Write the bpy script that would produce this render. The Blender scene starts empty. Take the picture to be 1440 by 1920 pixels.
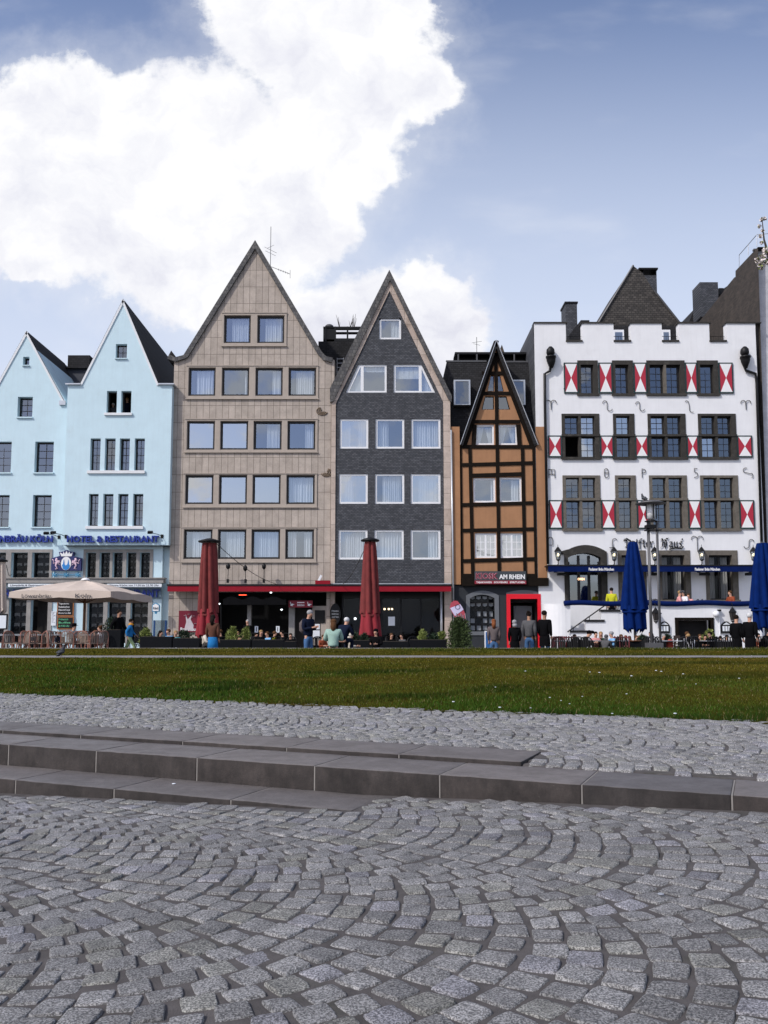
import bpy, bmesh, math, random
import numpy as np
from mathutils import Vector, Matrix
from mathutils.geometry import tessellate_polygon
random.seed(7); rng = np.random.default_rng(7)
R = math.radians
S = bpy.context.scene
COL = S.collection
# ------------------------------------------------------------------ camera
F, CY, HC = 1600.0, 1040.0, 1.25
PIT = math.atan(150 / F)
CP, SP = math.cos(PIT), math.sin(PIT)
cd = bpy.data.cameras.new('camera'); cam = bpy.data.objects.new('camera', cd); COL.objects.link(cam)
cd.sensor_fit = 'VERTICAL'; cd.sensor_height = 36; cd.lens = F / 1920 * 36; cd.shift_y = (CY - 960) / 1920
cd.clip_start = .1; cd.clip_end = 3000
cam.location = (0, 0, HC); cam.rotation_euler = (math.pi / 2 + PIT, 0, 0)
S.camera = cam
# ------------------------------------------------------------------ light
SUN_EL, SUN_AZ = 42, 231       # azimuth of the sun, clockwise from +Y: to the left of the camera, a little behind
EXPO = 0.0
S.view_settings.view_transform = 'Standard'; S.view_settings.look = 'None'
S.view_settings.exposure = EXPO; S.view_settings.gamma = 1
sl = bpy.data.lights.new('sun', 'SUN'); sun = bpy.data.objects.new('sun', sl); COL.objects.link(sun)
sl.energy = 2.9; sl.angle = R(1.5); sl.color = (1, .96, .9)
sd = Vector((math.sin(R(SUN_AZ)) * math.cos(R(SUN_EL)), math.cos(R(SUN_AZ)) * math.cos(R(SUN_EL)), math.sin(R(SUN_EL))))
sun.rotation_euler = sd.to_track_quat('Z', 'Y').to_euler(); sun.location = (-30, -30, 60)

def ray(px, py):
    u = (px - 720) / F; v = (CY - py) / F
    return u, CP - v * SP, SP + v * CP
def at(px, py, Y):
    d = ray(px, py); t = Y / d[1]
    return (d[0] * t, HC + d[2] * t)
def gp(px, py, z=0.0):
    d = ray(px, py); t = (z - HC) / d[2]
    return (d[0] * t, d[1] * t)
def fx(px, py, Y): return at(px, py, Y)[0]
def fz(py, Y): return at(720, py, Y)[1]

# ------------------------------------------------------------------ node helpers
class NT:
    def __init__(s, tree): s.t = tree; s.n = tree.nodes; s.l = tree.links
    def add(s, typ, _props=None, **ins):
        n = s.n.new(typ)
        for k, v in (_props or {}).items(): setattr(n, k, v)
        for k, v in ins.items(): s.set(n, k, v)
        return n
    def set(s, n, k, v):
        sk = n.inputs[int(k[1:])] if k[0] == '_' and k[1:].isdigit() else n.inputs[k.replace('_', ' ')]
        if isinstance(v, bpy.types.NodeSocket): s.l.new(v, sk)
        else:
            if hasattr(sk, 'default_value') and hasattr(sk.default_value, '__len__') and len(sk.default_value) == 4 and len(v) == 3: v = (*v, 1)
            sk.default_value = v
    def math(s, op, a, b=0.0, c=None, clamp=False):
        n = s.add('ShaderNodeMath', {'operation': op, 'use_clamp': clamp}, _0=a, _1=b)
        if c is not None: s.set(n, '_2', c)
        return n.outputs[0]
    def vm(s, op, a, b=None, c=None, out=0):
        n = s.add('ShaderNodeVectorMath', {'operation': op}, _0=a)
        if b is not None: s.set(n, '_1', b)
        if c is not None: s.set(n, '_2', c)
        return n.outputs[out]
    def mix(s, f, a, b, blend='MIX'):
        n = s.add('ShaderNodeMix', {'data_type': 'RGBA', 'blend_type': blend}, _0=f, _6=a, _7=b)
        return n.outputs[2]
    def ramp(s, f, *stops):
        n = s.n.new('ShaderNodeValToRGB'); s.l.new(f, n.inputs[0]); e = n.color_ramp.elements
        while len(e) < len(stops): e.new(.5)
        for i, (p, c) in enumerate(stops):
            e[i].position = p; e[i].color = (*c, 1) if isinstance(c, (tuple, list)) else (c, c, c, 1)
        return n.outputs[0]
    def noise(s, vec, scale, detail=4, rough=.55, out=0, dist=0):
        n = s.add('ShaderNodeTexNoise', Scale=scale, Detail=detail, Roughness=rough, Distortion=dist)
        if vec is not None: s.l.new(vec, n.inputs['Vector'])
        return n.outputs[out]
    def smooth(s, v, a, b):
        n = s.add('ShaderNodeMapRange', {'interpolation_type': 'SMOOTHSTEP'}, Value=v, From_Min=a, From_Max=b)
        return n.outputs[0]

# ------------------------------------------------------------------ sky
w = bpy.data.worlds.new('World'); S.world = w; w.use_nodes = True
nt = NT(w.node_tree); nt.n.clear()
out = nt.add('ShaderNodeOutputWorld'); bg = nt.add('ShaderNodeBackground', Strength=.14)
nt.l.new(bg.outputs[0], out.inputs[0])
sky = nt.add('ShaderNodeTexSky', {'sky_type': 'NISHITA', 'sun_disc': False, 'sun_elevation': R(SUN_EL), 'sun_rotation': R(SUN_AZ), 'air_density': 1.0, 'dust_density': 1.6, 'ozone_density': 1.5})
tc = nt.add('ShaderNodeTexCoord')
D = tc.outputs['Generated']
sx = nt.add('ShaderNodeSeparateXYZ', _0=D)
yc = nt.math('MAXIMUM', sx.outputs[1], .05)
u = nt.math('DIVIDE', sx.outputs[0], yc); v = nt.math('DIVIDE', sx.outputs[2], yc)
uv = nt.add('ShaderNodeCombineXYZ', _0=u, _1=v).outputs[0]
w1 = nt.noise(uv, 3.2, 5, .6, 1)
warp = nt.vm('MULTIPLY_ADD', nt.vm('SUBTRACT', w1, (.5, .5, .5)), (.16, .16, 0), uv)
w2 = nt.noise(uv, 16, 6, .65, 1)
warp = nt.vm('MULTIPLY_ADD', nt.vm('SUBTRACT', w2, (.5, .5, .5)), (.05, .05, 0), warp)
acc = None
for (cx, cy, rx, ry) in [(140, 190, 210, 120), (30, 330, 200, 200), (300, 300, 320, 220), (120, 450, 270, 120), (330, 510, 230, 130), (540, 20, 190, 210), (660, 70, 180, 160), (770, 160, 95, 95), (620, 220, 190, 190),
                         (520, 400, 170, 150), (420, 470, 240, 130), (130, 410, 220, 100), (50, 525, 75, 40), (720, 590, 130, 105), (820, 560, 85, 95), (850, 640, 90, 110), (700, 300, 70, 75),
                         (640, 640, 260, 110), (760, 20, 60, 60)]:
    dd = ray(cx, cy); cu, cv = dd[0] / dd[1], dd[2] / dd[1]; a, b = rx / F, ry / F
    q = nt.vm('MULTIPLY_ADD', warp, (1 / a, 1 / b, 0), (-cu / a, -cv / b, 0))
    ln = nt.vm('LENGTH', q, out=1)
    acc = ln if acc is None else nt.math('SMOOTH_MIN', acc, ln, .12)
nf = nt.noise(uv, 7, 9, .62)
nf2 = nt.noise(uv, 30, 6, .65)
f1 = nt.math('ADD', nt.math('SUBTRACT', 1.06, acc), nt.math('MULTIPLY', nt.math('SUBTRACT', nf, .5), 1.1))
f1 = nt.math('ADD', f1, nt.math('MULTIPLY', nt.math('SUBTRACT', nf2, .5), .34))
front = nt.smooth(f1, -.06, .26)
halo = nt.math('MULTIPLY', nt.smooth(f1, -.5, .3), .3)
nb = nt.noise(nt.vm('MULTIPLY', D, (1, 1, 1.8)), 3.4, 9, .6)
nb2 = nt.noise(nt.vm('MULTIPLY', D, (1, 1, 1.6)), 13, 7, .6)
back = nt.smooth(nt.math('ADD', nt.math('MULTIPLY', nb, .5), nt.math('MULTIPLY', nb2, .5)), .49, .58)
fr = nt.smooth(sx.outputs[1], .02, .2)
dome = nt.math('MULTIPLY', back, nt.math('SUBTRACT', 1, fr))
wisp = nt.math('MULTIPLY', nt.smooth(nt.noise(nt.vm('MULTIPLY', uv, (1.2, 3.2, 1)), 3.5, 6, .5), .5, .85), .28)
m = nt.math('MAXIMUM', nt.math('MULTIPLY', nt.math('MAXIMUM', front, nt.math('MAXIMUM', halo, wisp)), fr), dome)
shade = nt.noise(warp, 6.5, 9, .62)
lowd = nt.smooth(v, .1, .62)
core = nt.smooth(f1, .1, .9)
sh = nt.math('ADD', nt.math('MULTIPLY', nt.math('SUBTRACT', shade, .5), 1.7), nt.math('ADD', .62, nt.math('MULTIPLY', lowd, .28)))
sh = nt.math('ADD', sh, nt.math('MULTIPLY', core, -.12))
ccol = nt.ramp(sh, (.40, (5.1, 5.15, 5.9)), (.66, (6.3, 6.35, 6.8)), (.9, (7.3, 7.3, 7.4)))
# horizon brightening and a slight violet cast of the blue
skc = nt.mix(1.0, sky.outputs[0], (1.14, 1.09, 1.2), 'MULTIPLY')
grad = nt.smooth(v, .90, .28)
skc = nt.mix(nt.math('MULTIPLY', grad, .85), skc, (5.2, 5.75, 6.9))
fin = nt.mix(m, skc, ccol)
nt.l.new(fin, bg.inputs[0])

# ------------------------------------------------------------------ materials
MATS = {}
def newmat(name):
    m = bpy.data.materials.new(name); m.use_nodes = True; MATS[name] = m
    t = NT(m.node_tree); b = t.n['Principled BSDF']
    return m, t, b
def pm(name, col, rough=.7, var=.12, scale=3.0, bump=.15, bscale=40, metal=0, spec=.4, streak=0, dirt=None):
    if name in MATS: return MATS[name]
    m, t, b = newmat(name)
    co = t.add('ShaderNodeTexCoord').outputs['Object']
    n1 = t.noise(co, scale, 6, .6)
    f = t.ramp(n1, (.3, 1 - var), (.7, 1 + var * .6))
    c = t.mix(1.0, (*col, 1), f, 'MULTIPLY')
    if streak:
        sc = t.vm('MULTIPLY', co, (3.0, 3.0, .25))
        s2 = t.ramp(t.noise(sc, 2.2, 6, .65), (.45, 1.0), (.75, 1 - streak))
        c = t.mix(1.0, c, s2, 'MULTIPLY')
    if dirt:
        dn = t.ramp(t.noise(co, dirt[1], 7, .7), (.55, 0.0), (.72, 1.0))
        c = t.mix(t.math('MULTIPLY', dn, dirt[2]), c, (*dirt[0], 1))
    t.set(b, 'Base Color', c)
    b.inputs['Roughness'].default_value = rough; b.inputs['Metallic'].default_value = metal
    b.inputs['Specular IOR Level'].default_value = spec
    if bump:
        bn = t.noise(co, bscale, 5, .6)
        bp = t.add('ShaderNodeBump', Strength=bump, Distance=.01, Height=bn)
        t.set(b, 'Normal', bp.outputs[0])
    return m
def xz(t, sc=1.0):
    co = t.add('ShaderNodeTexCoord').outputs['Object']
    s = t.add('ShaderNodeSeparateXYZ', _0=co)
    return t.add('ShaderNodeCombineXYZ', _0=s.outputs[0], _1=s.outputs[2], _2=s.outputs[1]).outputs[0], co
def brickmat(name, c1, c2, mortar, bw, rh, off=.5, ms=.02, rough=.8, bump=.3, stain=None, bias=0.0):
    m, t, b = newmat(name)
    v, co = xz(t)
    br = t.add('ShaderNodeTexBrick', {'offset': off, 'squash': 1}, Vector=v, Color1=c1, Color2=c2, Mortar=mortar, Scale=1.0, Mortar_Size=ms, Mortar_Smooth=.2, Bias=bias, Brick_Width=bw, Row_Height=rh)
    n = t.ramp(t.noise(co, 2.0, 6, .65), (.3, .8), (.7, 1.15))
    c = t.mix(1.0, br.outputs[0], n, 'MULTIPLY')
    n2 = t.ramp(t.noise(co, 14.0, 5, .7), (.3, .86), (.7, 1.08))
    c = t.mix(1.0, c, n2, 'MULTIPLY')
    if stain:
        sn = t.ramp(t.noise(t.vm('MULTIPLY', co, (1.2, 1, .5)), 1.4, 8, .7), (.56, 0.0), (.72, 1.0))
        c = t.mix(t.math('MULTIPLY', sn, stain[1]), c, (*stain[0], 1))
    t.set(b, 'Base Color', c); b.inputs['Roughness'].default_value = rough
    h = t.math('ADD', t.math('MULTIPLY', br.outputs[1], -1.0), t.math('MULTIPLY', t.noise(co, 30, 4), .3))
    bp = t.add('ShaderNodeBump', Strength=bump, Distance=.012, Height=h)
    t.set(b, 'Normal', bp.outputs[0])
    return m
def glassmat(name, refl, tint=(.55, .6, .65), wav=.02, rough=.03, gcol=(.8, .88, 1)):
    m, t, b = newmat(name); t.n.remove(b); o = t.n['Material Output']
    co = t.add('ShaderNodeTexCoord').outputs['Object']
    bp = t.add('ShaderNodeBump', Strength=wav, Distance=.05, Height=t.noise(co, 1.6, 2, .4))
    g = t.add('ShaderNodeBsdfGlossy', Color=gcol, Roughness=rough, Normal=bp.outputs[0])
    tr = t.add('ShaderNodeBsdfTransparent', Color=tint)
    mx = t.add('ShaderNodeMixShader', _0=refl, _1=tr.outputs[0], _2=g.outputs[0])
    t.l.new(mx.outputs[0], o.inputs[0]); return m
def emis(name, col, st):
    m, t, b = newmat(name)
    b.inputs['Base Color'].default_value = (*col, 1); b.inputs['Emission Color'].default_value = (*col, 1); b.inputs['Emission Strength'].default_value = st
    return m

M_blue = pm('blue_plaster', (.56, .72, .79), .85, .05, 1.2, .1, 60, streak=.05, dirt=((.42, .50, .53), .8, .3))
M_white = pm('white_plaster', (.78, .785, .80), .85, .04, 1.5, .12, 50, streak=.05, dirt=((.58, .58, .58), .8, .3))
M_trim = pm('white_painted_sill', (.72, .74, .76), .6, .05)
M_stone = pm('grey_window_stone', (.30, .285, .27), .85, .18, 4, .3, 30)
M_dstone = pm('dark_trachyte', (.036, .033, .029), .85, .3, 5, .3, 30, dirt=((.13, .12, .10), 3, .4))
M_tstone = pm('tan_trachyte', (.135, .12, .10), .85, .3, 5, .3, 30, dirt=((.07, .06, .05), 3, .5))
M_black = pm('black_painted_wood', (.012, .011, .012), .5, .1)
M_timber = pm('dark_timber', (.011, .008, .006), .85, .3, 6, .3, 20, spec=.1)
M_orange = pm('ochre_plaster', (.37, .19, .095), .85, .1, 1.6, .15, 40, streak=.1, dirt=((.24, .12, .06), 1.3, .4))
M_slate = brickmat('slate_shingle', (.05, .055, .066), (.115, .12, .135), (.02, .021, .025), .17, .083, ms=.012, bump=.5, bias=-.2)
M_roof = brickmat('black_slate_roof', (.012, .012, .014), (.024, .024, .027), (.004, .004, .005), .22, .13, ms=.012, bump=.5, rough=.95)
M_roofo = brickmat('old_slate_roof', (.035, .031, .028), (.085, .075, .066), (.01, .009, .008), .24, .14, ms=.014, bump=.7, stain=((.02, .018, .016), .5))
M_brick = brickmat('dark_brown_brick', (.05, .035, .025), (.085, .062, .045), (.05, .044, .038), .24, .08, ms=.01)
M_coping = brickmat('slate_coping', (.06, .06, .065), (.13, .125, .12), (.03, .03, .03), .16, .2, ms=.01, bump=.4)
M_panel = brickmat('sandstone_panel', (.385, .33, .282), (.465, .40, .345), (.11, .09, .075), .352, .965, off=0, ms=.011, bump=.25, stain=((.23, .19, .155), .45))
M_pil = brickmat('pale_sandstone', (.44, .35, .29), (.54, .45, .385), (.2, .16, .13), .7, .86, off=0, ms=.011, bump=.2, stain=((.2, .14, .1), .7))
M_ltrim = pm('sandstone_trim', (.40, .345, .295), .8, .1, 3)
M_gwall = brickmat('grey_wall_slab', (.5, .5, .53), (.56, .56, .59), (.4, .4, .42), 2.4, 1.7, off=.5, ms=.008, bump=.1)
M_wframe = pm('white_window_frame', (.78, .79, .81), .4, .04)
M_glass = glassmat('window_glass', .30, (.72, .76, .8))
M_glassd = glassmat('dark_window_glass', .22, (.35, .38, .42), .05, gcol=(.74, .8, .9))
M_glassw = glassmat('bright_window_glass', .5, (.5, .53, .57), .03, gcol=(.95, .97, 1))
M_glassg = glassmat('shop_glass', .018, (.6, .6, .6))
M_dark = pm('dark_interior', (.012, .011, .011), .9, .2, bump=0)
M_dark2 = pm('dim_interior', (.03, .026, .024), .9, .2, bump=0)
def curtmat():
    m, t, b = newmat('sheer_curtain'); o = t.n['Material Output']
    co = t.add('ShaderNodeTexCoord').outputs['Object']
    st = t.ramp(t.noise(t.vm('MULTIPLY', co, (14, 14, .4)), 1.0, 3), (.35, .62), (.65, .95))
    c = t.mix(1.0, (.86, .87, .86, 1), st, 'MULTIPLY')
    t.set(b, 'Base Color', c); b.inputs['Roughness'].default_value = .9
    return m
M_curt = curtmat()
M_net = pm('net_valance', (.42, .41, .40), .9, .3, 20)
M_redf = pm('red_fascia', (.26, .005, .016), .5, .1, spec=.2)
M_redp = pm('red_parasol_cloth', (.17, .026, .025), .85, .25, 4, .2, 30)
M_redpv = pm('red_parasol_valance', (.26, .02, .03), .85, .15, 4, .2, 30)
M_bluep = pm('blue_parasol_cloth', (.002, .016, .105), .95, .2, 4, .2, 30, spec=.08)
M_beigep = pm('beige_parasol_cloth', (.56, .47, .40), .85, .08, 3, .15, 30)
M_navy = pm('navy_fabric', (.002, .011, .075), .9, .2, spec=.1)
M_bsign = pm('deep_blue_letter', (.012, .035, .27), .35, .05)
M_teal = pm('blue_metalwork', (.06, .25, .42), .4, .1)
M_anth = pm('anthracite_plaster', (.024, .028, .034), .8, .12, 2)
M_anthl = pm('grey_plaster_surround', (.13, .14, .155), .8, .1, 2)
M_redd = pm('red_door_frame', (.72, .008, .022), .4, .05)
M_blk = pm('black_metal', (.008, .008, .009), .5, .1, spec=.25)
M_blkf = pm('black_cloth', (.006, .006, .007), .95, .2, spec=.08)
M_green = pm('dark_green_paint', (.012, .035, .035), .5, .1)
M_shred = pm('red_shutter_paint', (.40, .022, .045), .5, .06)
M_shwht = pm('white_shutter_paint', (.8, .8, .8), .5, .04)
M_wtxt = pm('white_letter', (.8, .8, .8), .5, .02)
M_btxt = pm('dark_letter', (.03, .035, .05), .5, .02)
M_steel = pm('grey_steel', (.10, .10, .105), .5, .15, metal=.2)
M_galv = pm('galvanised_metal', (.5, .52, .55), .35, .1, metal=.5)
M_wood = pm('brown_wood', (.16, .07, .03), .5, .2)
M_chair = pm('wicker', (.20, .15, .12), .7, .2, 20)
M_chair2 = pm('bent_wood_frame', (.32, .14, .10), .5, .2, 20)
M_chred = pm('dark_red_slat', (.12, .018, .022), .5, .2, 20)
M_plant = pm('black_planter', (.007, .008, .010), .8, .1, spec=.1)
M_leaf = pm('conifer_leaf', (.055, .085, .025), .7, .5, 6, 0)
M_leafl = pm('light_conifer_leaf', (.2, .24, .06), .7, .4, 6, 0)
M_leafd = pm('dark_leaf', (.02, .04, .018), .7, .5, 6, 0)
M_bark = pm('tree_bark', (.05, .04, .03), .9, .3, 10)
M_bloss = pm('white_blossom', (.75, .68, .66), .8, .15, 10, 0)
M_paper = pm('white_paper', (.72, .76, .8), .7, .04)
M_gold = emis('warm_bulb', (1, .8, .5), 4)
M_cool = emis('cool_bulb', (.9, .95, 1), 3)
M_redglow = emis('red_heater_glow', (1, .08, .03), 3)
M_pigeon = pm('pigeon_feather', (.035, .037, .042), .6, .4, 20)
def granite(name, light, darkc, spk):
    m, t, b = newmat(name)
    co = t.add('ShaderNodeTexCoord').outputs['Object']
    at_ = t.add('ShaderNodeAttribute', {'attribute_name': 'tone'})
    n1 = t.noise(co, spk, 3, .75)
    c = t.mix(t.ramp(n1, (.43, 0.0), (.6, 1.0)), darkc, light)
    vo = t.add('ShaderNodeTexVoronoi', Vector=co, Scale=spk * 1.1)
    c = t.mix(t.ramp(vo.outputs[0], (.1, .6), (.25, 0.0)), c, (.025, .025, .026, 1))
    big = t.ramp(t.noise(co, 9, 5, .6), (.3, .72), (.7, 1.2))
    c = t.mix(1.0, c, big, 'MULTIPLY')
    c = t.mix(1.0, c, at_.outputs[0], 'MULTIPLY')
    t.set(b, 'Base Color', c); b.inputs['Roughness'].default_value = .65; b.inputs['Specular IOR Level'].default_value = .3
    h = t.math('ADD', t.noise(co, 55, 6, .7), t.math('MULTIPLY', t.noise(co, 260, 3, .7), .45))
    bp = t.add('ShaderNodeBump', Strength=.85, Distance=.010, Height=h)
    t.set(b, 'Normal', bp.outputs[0]); return m
M_gran = granite('granite_sett', (.385, .38, .375), (.085, .084, .085), 125)
M_joint = pm('sandy_joint', (.085, .077, .075), .95, .35, 8, .6, 120, dirt=((.03, .035, .02), 2.2, .6))
def slabmat(name, c1, c2, rough, st):
    m, t, b = newmat(name); co = t.add('ShaderNodeTexCoord').outputs['Object']; oi = t.add('ShaderNodeObjectInfo').outputs['Random']
    n1 = t.noise(co, 3.2, 8, .68); n2 = t.noise(t.vm('MULTIPLY', co, (5, 5, 1.2)), 4.0, 7, .7); n3 = t.noise(co, 85, 4, .7); n4 = t.noise(co, 11, 7, .75)
    c = t.mix(t.ramp(n1, (.36, 0.0), (.66, 1.0)), c1, c2)
    c = t.mix(1.0, c, t.ramp(n2, (.4, 1.0), (.72, 1 - st)), 'MULTIPLY'); c = t.mix(1.0, c, t.ramp(n3, (.3, .78), (.7, 1.2)), 'MULTIPLY')
    c = t.mix(t.ramp(n4, (.66, 0.0), (.74, .55)), c, (.2, .19, .18, 1)); c = t.mix(1.0, c, t.ramp(oi, (0, (.8, .8, .82)), (.5, (1.0, .97, .96)), (1, (1.16, 1.12, 1.1))), 'MULTIPLY')
    t.set(b, 'Base Color', c); t.set(b, 'Roughness', t.ramp(n1, (.3, rough - .12), (.7, rough + .1)))
    h = t.math('ADD', n3, t.math('MULTIPLY', n4, 1.5)); t.set(b, 'Normal', t.add('ShaderNodeBump', Strength=.45, Distance=.006, Height=h).outputs[0]); return m
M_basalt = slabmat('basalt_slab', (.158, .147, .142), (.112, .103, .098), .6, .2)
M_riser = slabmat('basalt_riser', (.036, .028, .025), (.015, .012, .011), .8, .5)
M_grout = pm('pale_grout', (.22, .205, .19), .9, .2)
M_path = pm('pale_path', (.22, .21, .205), .95, .25, 4, .4, 60)
M_kerbs = pm('kerb_stone', (.25, .24, .235), .9, .2, 3)
M_terr = pm('terrace_paving', (.13, .125, .12), .9, .2, 3)
def soilmat():
    m, t, b = newmat('lawn_soil')
    co = t.add('ShaderNodeTexCoord').outputs['Object']
    n = t.noise(co, .8, 6, .6)
    c = t.ramp(n, (.35, (.035, .042, .006)), (.55, (.052, .046, .007)), (.7, (.08, .058, .014)))
    c = t.mix(1.0, c, t.ramp(t.noise(co, 40, 5, .7), (.3, .5), (.7, 1.4)), 'MULTIPLY')
    t.set(b, 'Base Color', c); b.inputs['Roughness'].default_value = .95; b.inputs['Specular IOR Level'].default_value = .0
    t.set(b, 'Normal', t.add('ShaderNodeBump', Strength=.8, Distance=.03, Height=t.noise(co, 25, 5, .7)).outputs[0])
    return m
M_soil = soilmat()
def blademat():
    m, t, b = newmat('grass_blade')
    a = t.add('ShaderNodeAttribute', {'attribute_name': 'tone'})
    t.set(b, 'Base Color', a.outputs[0]); b.inputs['Roughness'].default_value = .9; b.inputs['Specular IOR Level'].default_value = .0
    return m
M_blade = blademat()

# ------------------------------------------------------------------ object helpers
ORG = {}
def tagit(o, label=None, cat=None, group=None, kind=None):
    if label: o['label'] = label
    if cat: o['category'] = cat
    if group: o['group'] = group
    if kind: o['kind'] = kind
    return o
def thing(name, label, cat, loc=(0, 0, 0), group=None, rotz=0):
    o = bpy.data.objects.new(name, None); COL.objects.link(o); o.location = loc; o.rotation_euler = (0, 0, rotz)
    o.empty_display_size = .2
    ORG[o] = Vector(loc); return tagit(o, label, cat, group)
class MB:
    def __init__(s): s.v = []; s.f = []; s.m = []
    def poly(s, pts, m=0):
        i = len(s.v); s.v += [tuple(p) for p in pts]; s.f.append(tuple(range(i, i + len(pts)))); s.m.append(m)
    def box(s, x0, x1, y0, y1, z0, z1, m=0):
        i = len(s.v)
        s.v += [(x0, y0, z0), (x1, y0, z0), (x1, y1, z0), (x0, y1, z0), (x0, y0, z1), (x1, y0, z1), (x1, y1, z1), (x0, y1, z1)]
        for q in ((0, 3, 2, 1), (4, 5, 6, 7), (0, 1, 5, 4), (1, 2, 6, 5), (2, 3, 7, 6), (3, 0, 4, 7)):
            s.f.append(tuple(i + k for k in q)); s.m.append(m)
    def obox(s, c, size, rz=0, m=0, rx=0, ry=0):
        i = len(s.v); M = Matrix.Rotation(rz, 3, 'Z') @ Matrix.Rotation(ry, 3, 'Y') @ Matrix.Rotation(rx, 3, 'X')
        for sz in (-.5, .5):
            for a, b in ((-.5, -.5), (.5, -.5), (.5, .5), (-.5, .5)):
                s.v.append(tuple(Vector(c) + M @ Vector((a * size[0], b * size[1], sz * size[2]))))
        for q in ((0, 3, 2, 1), (4, 5, 6, 7), (0, 1, 5, 4), (1, 2, 6, 5), (2, 3, 7, 6), (3, 0, 4, 7)):
            s.f.append(tuple(i + k for k in q)); s.m.append(m)
    def prism(s, outer, y0, y1, m=0, holes=(), ms=None, cap=True, back=True):
        ms = m if ms is None else ms
        loops = [list(outer)] + [list(h) for h in holes]
        flat = [p for l in loops for p in l]
        i = len(s.v); n = len(flat)
        s.v += [(x, y0, z) for x, z in flat] + [(x, y1, z) for x, z in flat]
        if cap:
            tris = tessellate_polygon([[Vector((x, z, 0)) for x, z in l] for l in loops])
            for a, b, c in tris:
                A, B, Cc = flat[a], flat[b], flat[c]
                cr = (B[0] - A[0]) * (Cc[1] - A[1]) - (B[1] - A[1]) * (Cc[0] - A[0])
                if cr < 0: b, c = c, b
                s.f.append((i + a, i + b, i + c)); s.m.append(m)
                if back: s.f.append((i + n + a, i + n + c, i + n + b)); s.m.append(m)
        k = 0
        for l in loops:
            L = len(l)
            for j in range(L):
                a, b = k + j, k + (j + 1) % L
                s.f.append((i + a, i + n + a, i + n + b, i + b)); s.m.append(ms)
            k += L
    def tube(s, pts, r, n=8, m=0, cap=True):
        pts = [Vector(p) for p in pts]; rs = r if isinstance(r, (list, tuple)) else [r] * len(pts)
        i0 = len(s.v); up = None
        for k, p in enumerate(pts):
            d = (pts[min(k + 1, len(pts) - 1)] - pts[max(k - 1, 0)]).normalized()
            if up is None: up = Vector((0, 0, 1)) if abs(d.z) < .9 else Vector((1, 0, 0))
            a = d.cross(up).normalized(); b = a.cross(d).normalized(); up = b
            for q in range(n):
                t = 2 * math.pi * q / n; s.v.append(tuple(p + (a * math.cos(t) + b * math.sin(t)) * rs[k]))
        for k in range(len(pts) - 1):
            for q in range(n):
                a = i0 + k * n + q; b = i0 + k * n + (q + 1) % n
                s.f.append((a, b, b + n, a + n)); s.m.append(m)
        if cap:
            s.f.append(tuple(i0 + q for q in range(n))[::-1]); s.m.append(m)
            e = i0 + (len(pts) - 1) * n; s.f.append(tuple(e + q for q in range(n))); s.m.append(m)
    def lathe(s, prof, c=(0, 0, 0), n=16, m=0, ax=None):
        i0 = len(s.v)
        for r_, z in prof:
            for q in range(n):
                t = 2 * math.pi * q / n; s.v.append((c[0] + r_ * math.cos(t), c[1] + r_ * math.sin(t), c[2] + z))
        for k in range(len(prof) - 1):
            for q in range(n):
                a = i0 + k * n + q; b = i0 + k * n + (q + 1) % n
                s.f.append((a, b, b + n, a + n)); s.m.append(m)
        s.f.append(tuple(i0 + q for q in range(n))[::-1]); s.m.append(m)
        e = i0 + (len(prof) - 1) * n; s.f.append(tuple(e + q for q in range(n))); s.m.append(m)
    def ball(s, c, r, n=10, m=0, sc=(1, 1, 1)):
        i0 = len(s.v)
        for k in range(1, n):
            ph = math.pi * k / n
            for q in range(n):
                t = 2 * math.pi * q / n
                s.v.append((c[0] + r * sc[0] * math.sin(ph) * math.cos(t), c[1] + r * sc[1] * math.sin(ph) * math.sin(t), c[2] + r * sc[2] * math.cos(ph)))
        for k in range(n - 2):
            for q in range(n):
                a = i0 + k * n + q; b = i0 + k * n + (q + 1) % n
                s.f.append((a, a + n, b + n, b)); s.m.append(m)
        s.f.append(tuple(i0 + q for q in range(n))); s.m.append(m)
        e = i0 + (n - 2) * n; s.f.append(tuple(e + q for q in range(n))[::-1]); s.m.append(m)
    def build(s, name, mats, parent=None, smooth=False, bevel=0, fix=False):
        me = bpy.data.meshes.new(name)
        org = ORG.get(parent, Vector((0, 0, 0))) if parent else Vector((0, 0, 0))
        vv = [(a - org.x, b - org.y, c - org.z) for a, b, c in s.v] if parent else s.v
        me.from_pydata(vv, [], s.f)
        for mt in (mats if isinstance(mats, (list, tuple)) else [mats]): me.materials.append(mt)
        me.polygons.foreach_set('material_index', s.m)
        if smooth: me.polygons.foreach_set('use_smooth', [True] * len(s.f))
        if fix:
            bm = bmesh.new(); bm.from_mesh(me); bmesh.ops.remove_doubles(bm, verts=bm.verts, dist=1e-5); bmesh.ops.recalc_face_normals(bm, faces=bm.faces); bm.to_mesh(me); bm.free()
        me.update()
        o = bpy.data.objects.new(name, me); COL.objects.link(o)
        if parent: o.parent = parent
        ORG[o] = org
        if bevel:
            b = o.modifiers.new('bevel', 'BEVEL'); b.width = bevel; b.segments = 2; b.limit_method = 'ANGLE'
        return o
def copy_tree(o, parent=None):
    c = o.copy(); COL.objects.link(c)
    if parent is not None: c.parent = parent
    for ch in o.children: copy_tree(ch, c)
    return c
ORD = ['first', 'second', 'third', 'fourth', 'fifth', 'sixth', 'seventh', 'eighth', 'ninth', 'tenth', 'eleventh', 'twelfth', 'thirteenth', 'fourteenth', 'fifteenth', 'sixteenth', 'seventeenth', 'eighteenth', 'nineteenth', 'twentieth']
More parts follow.
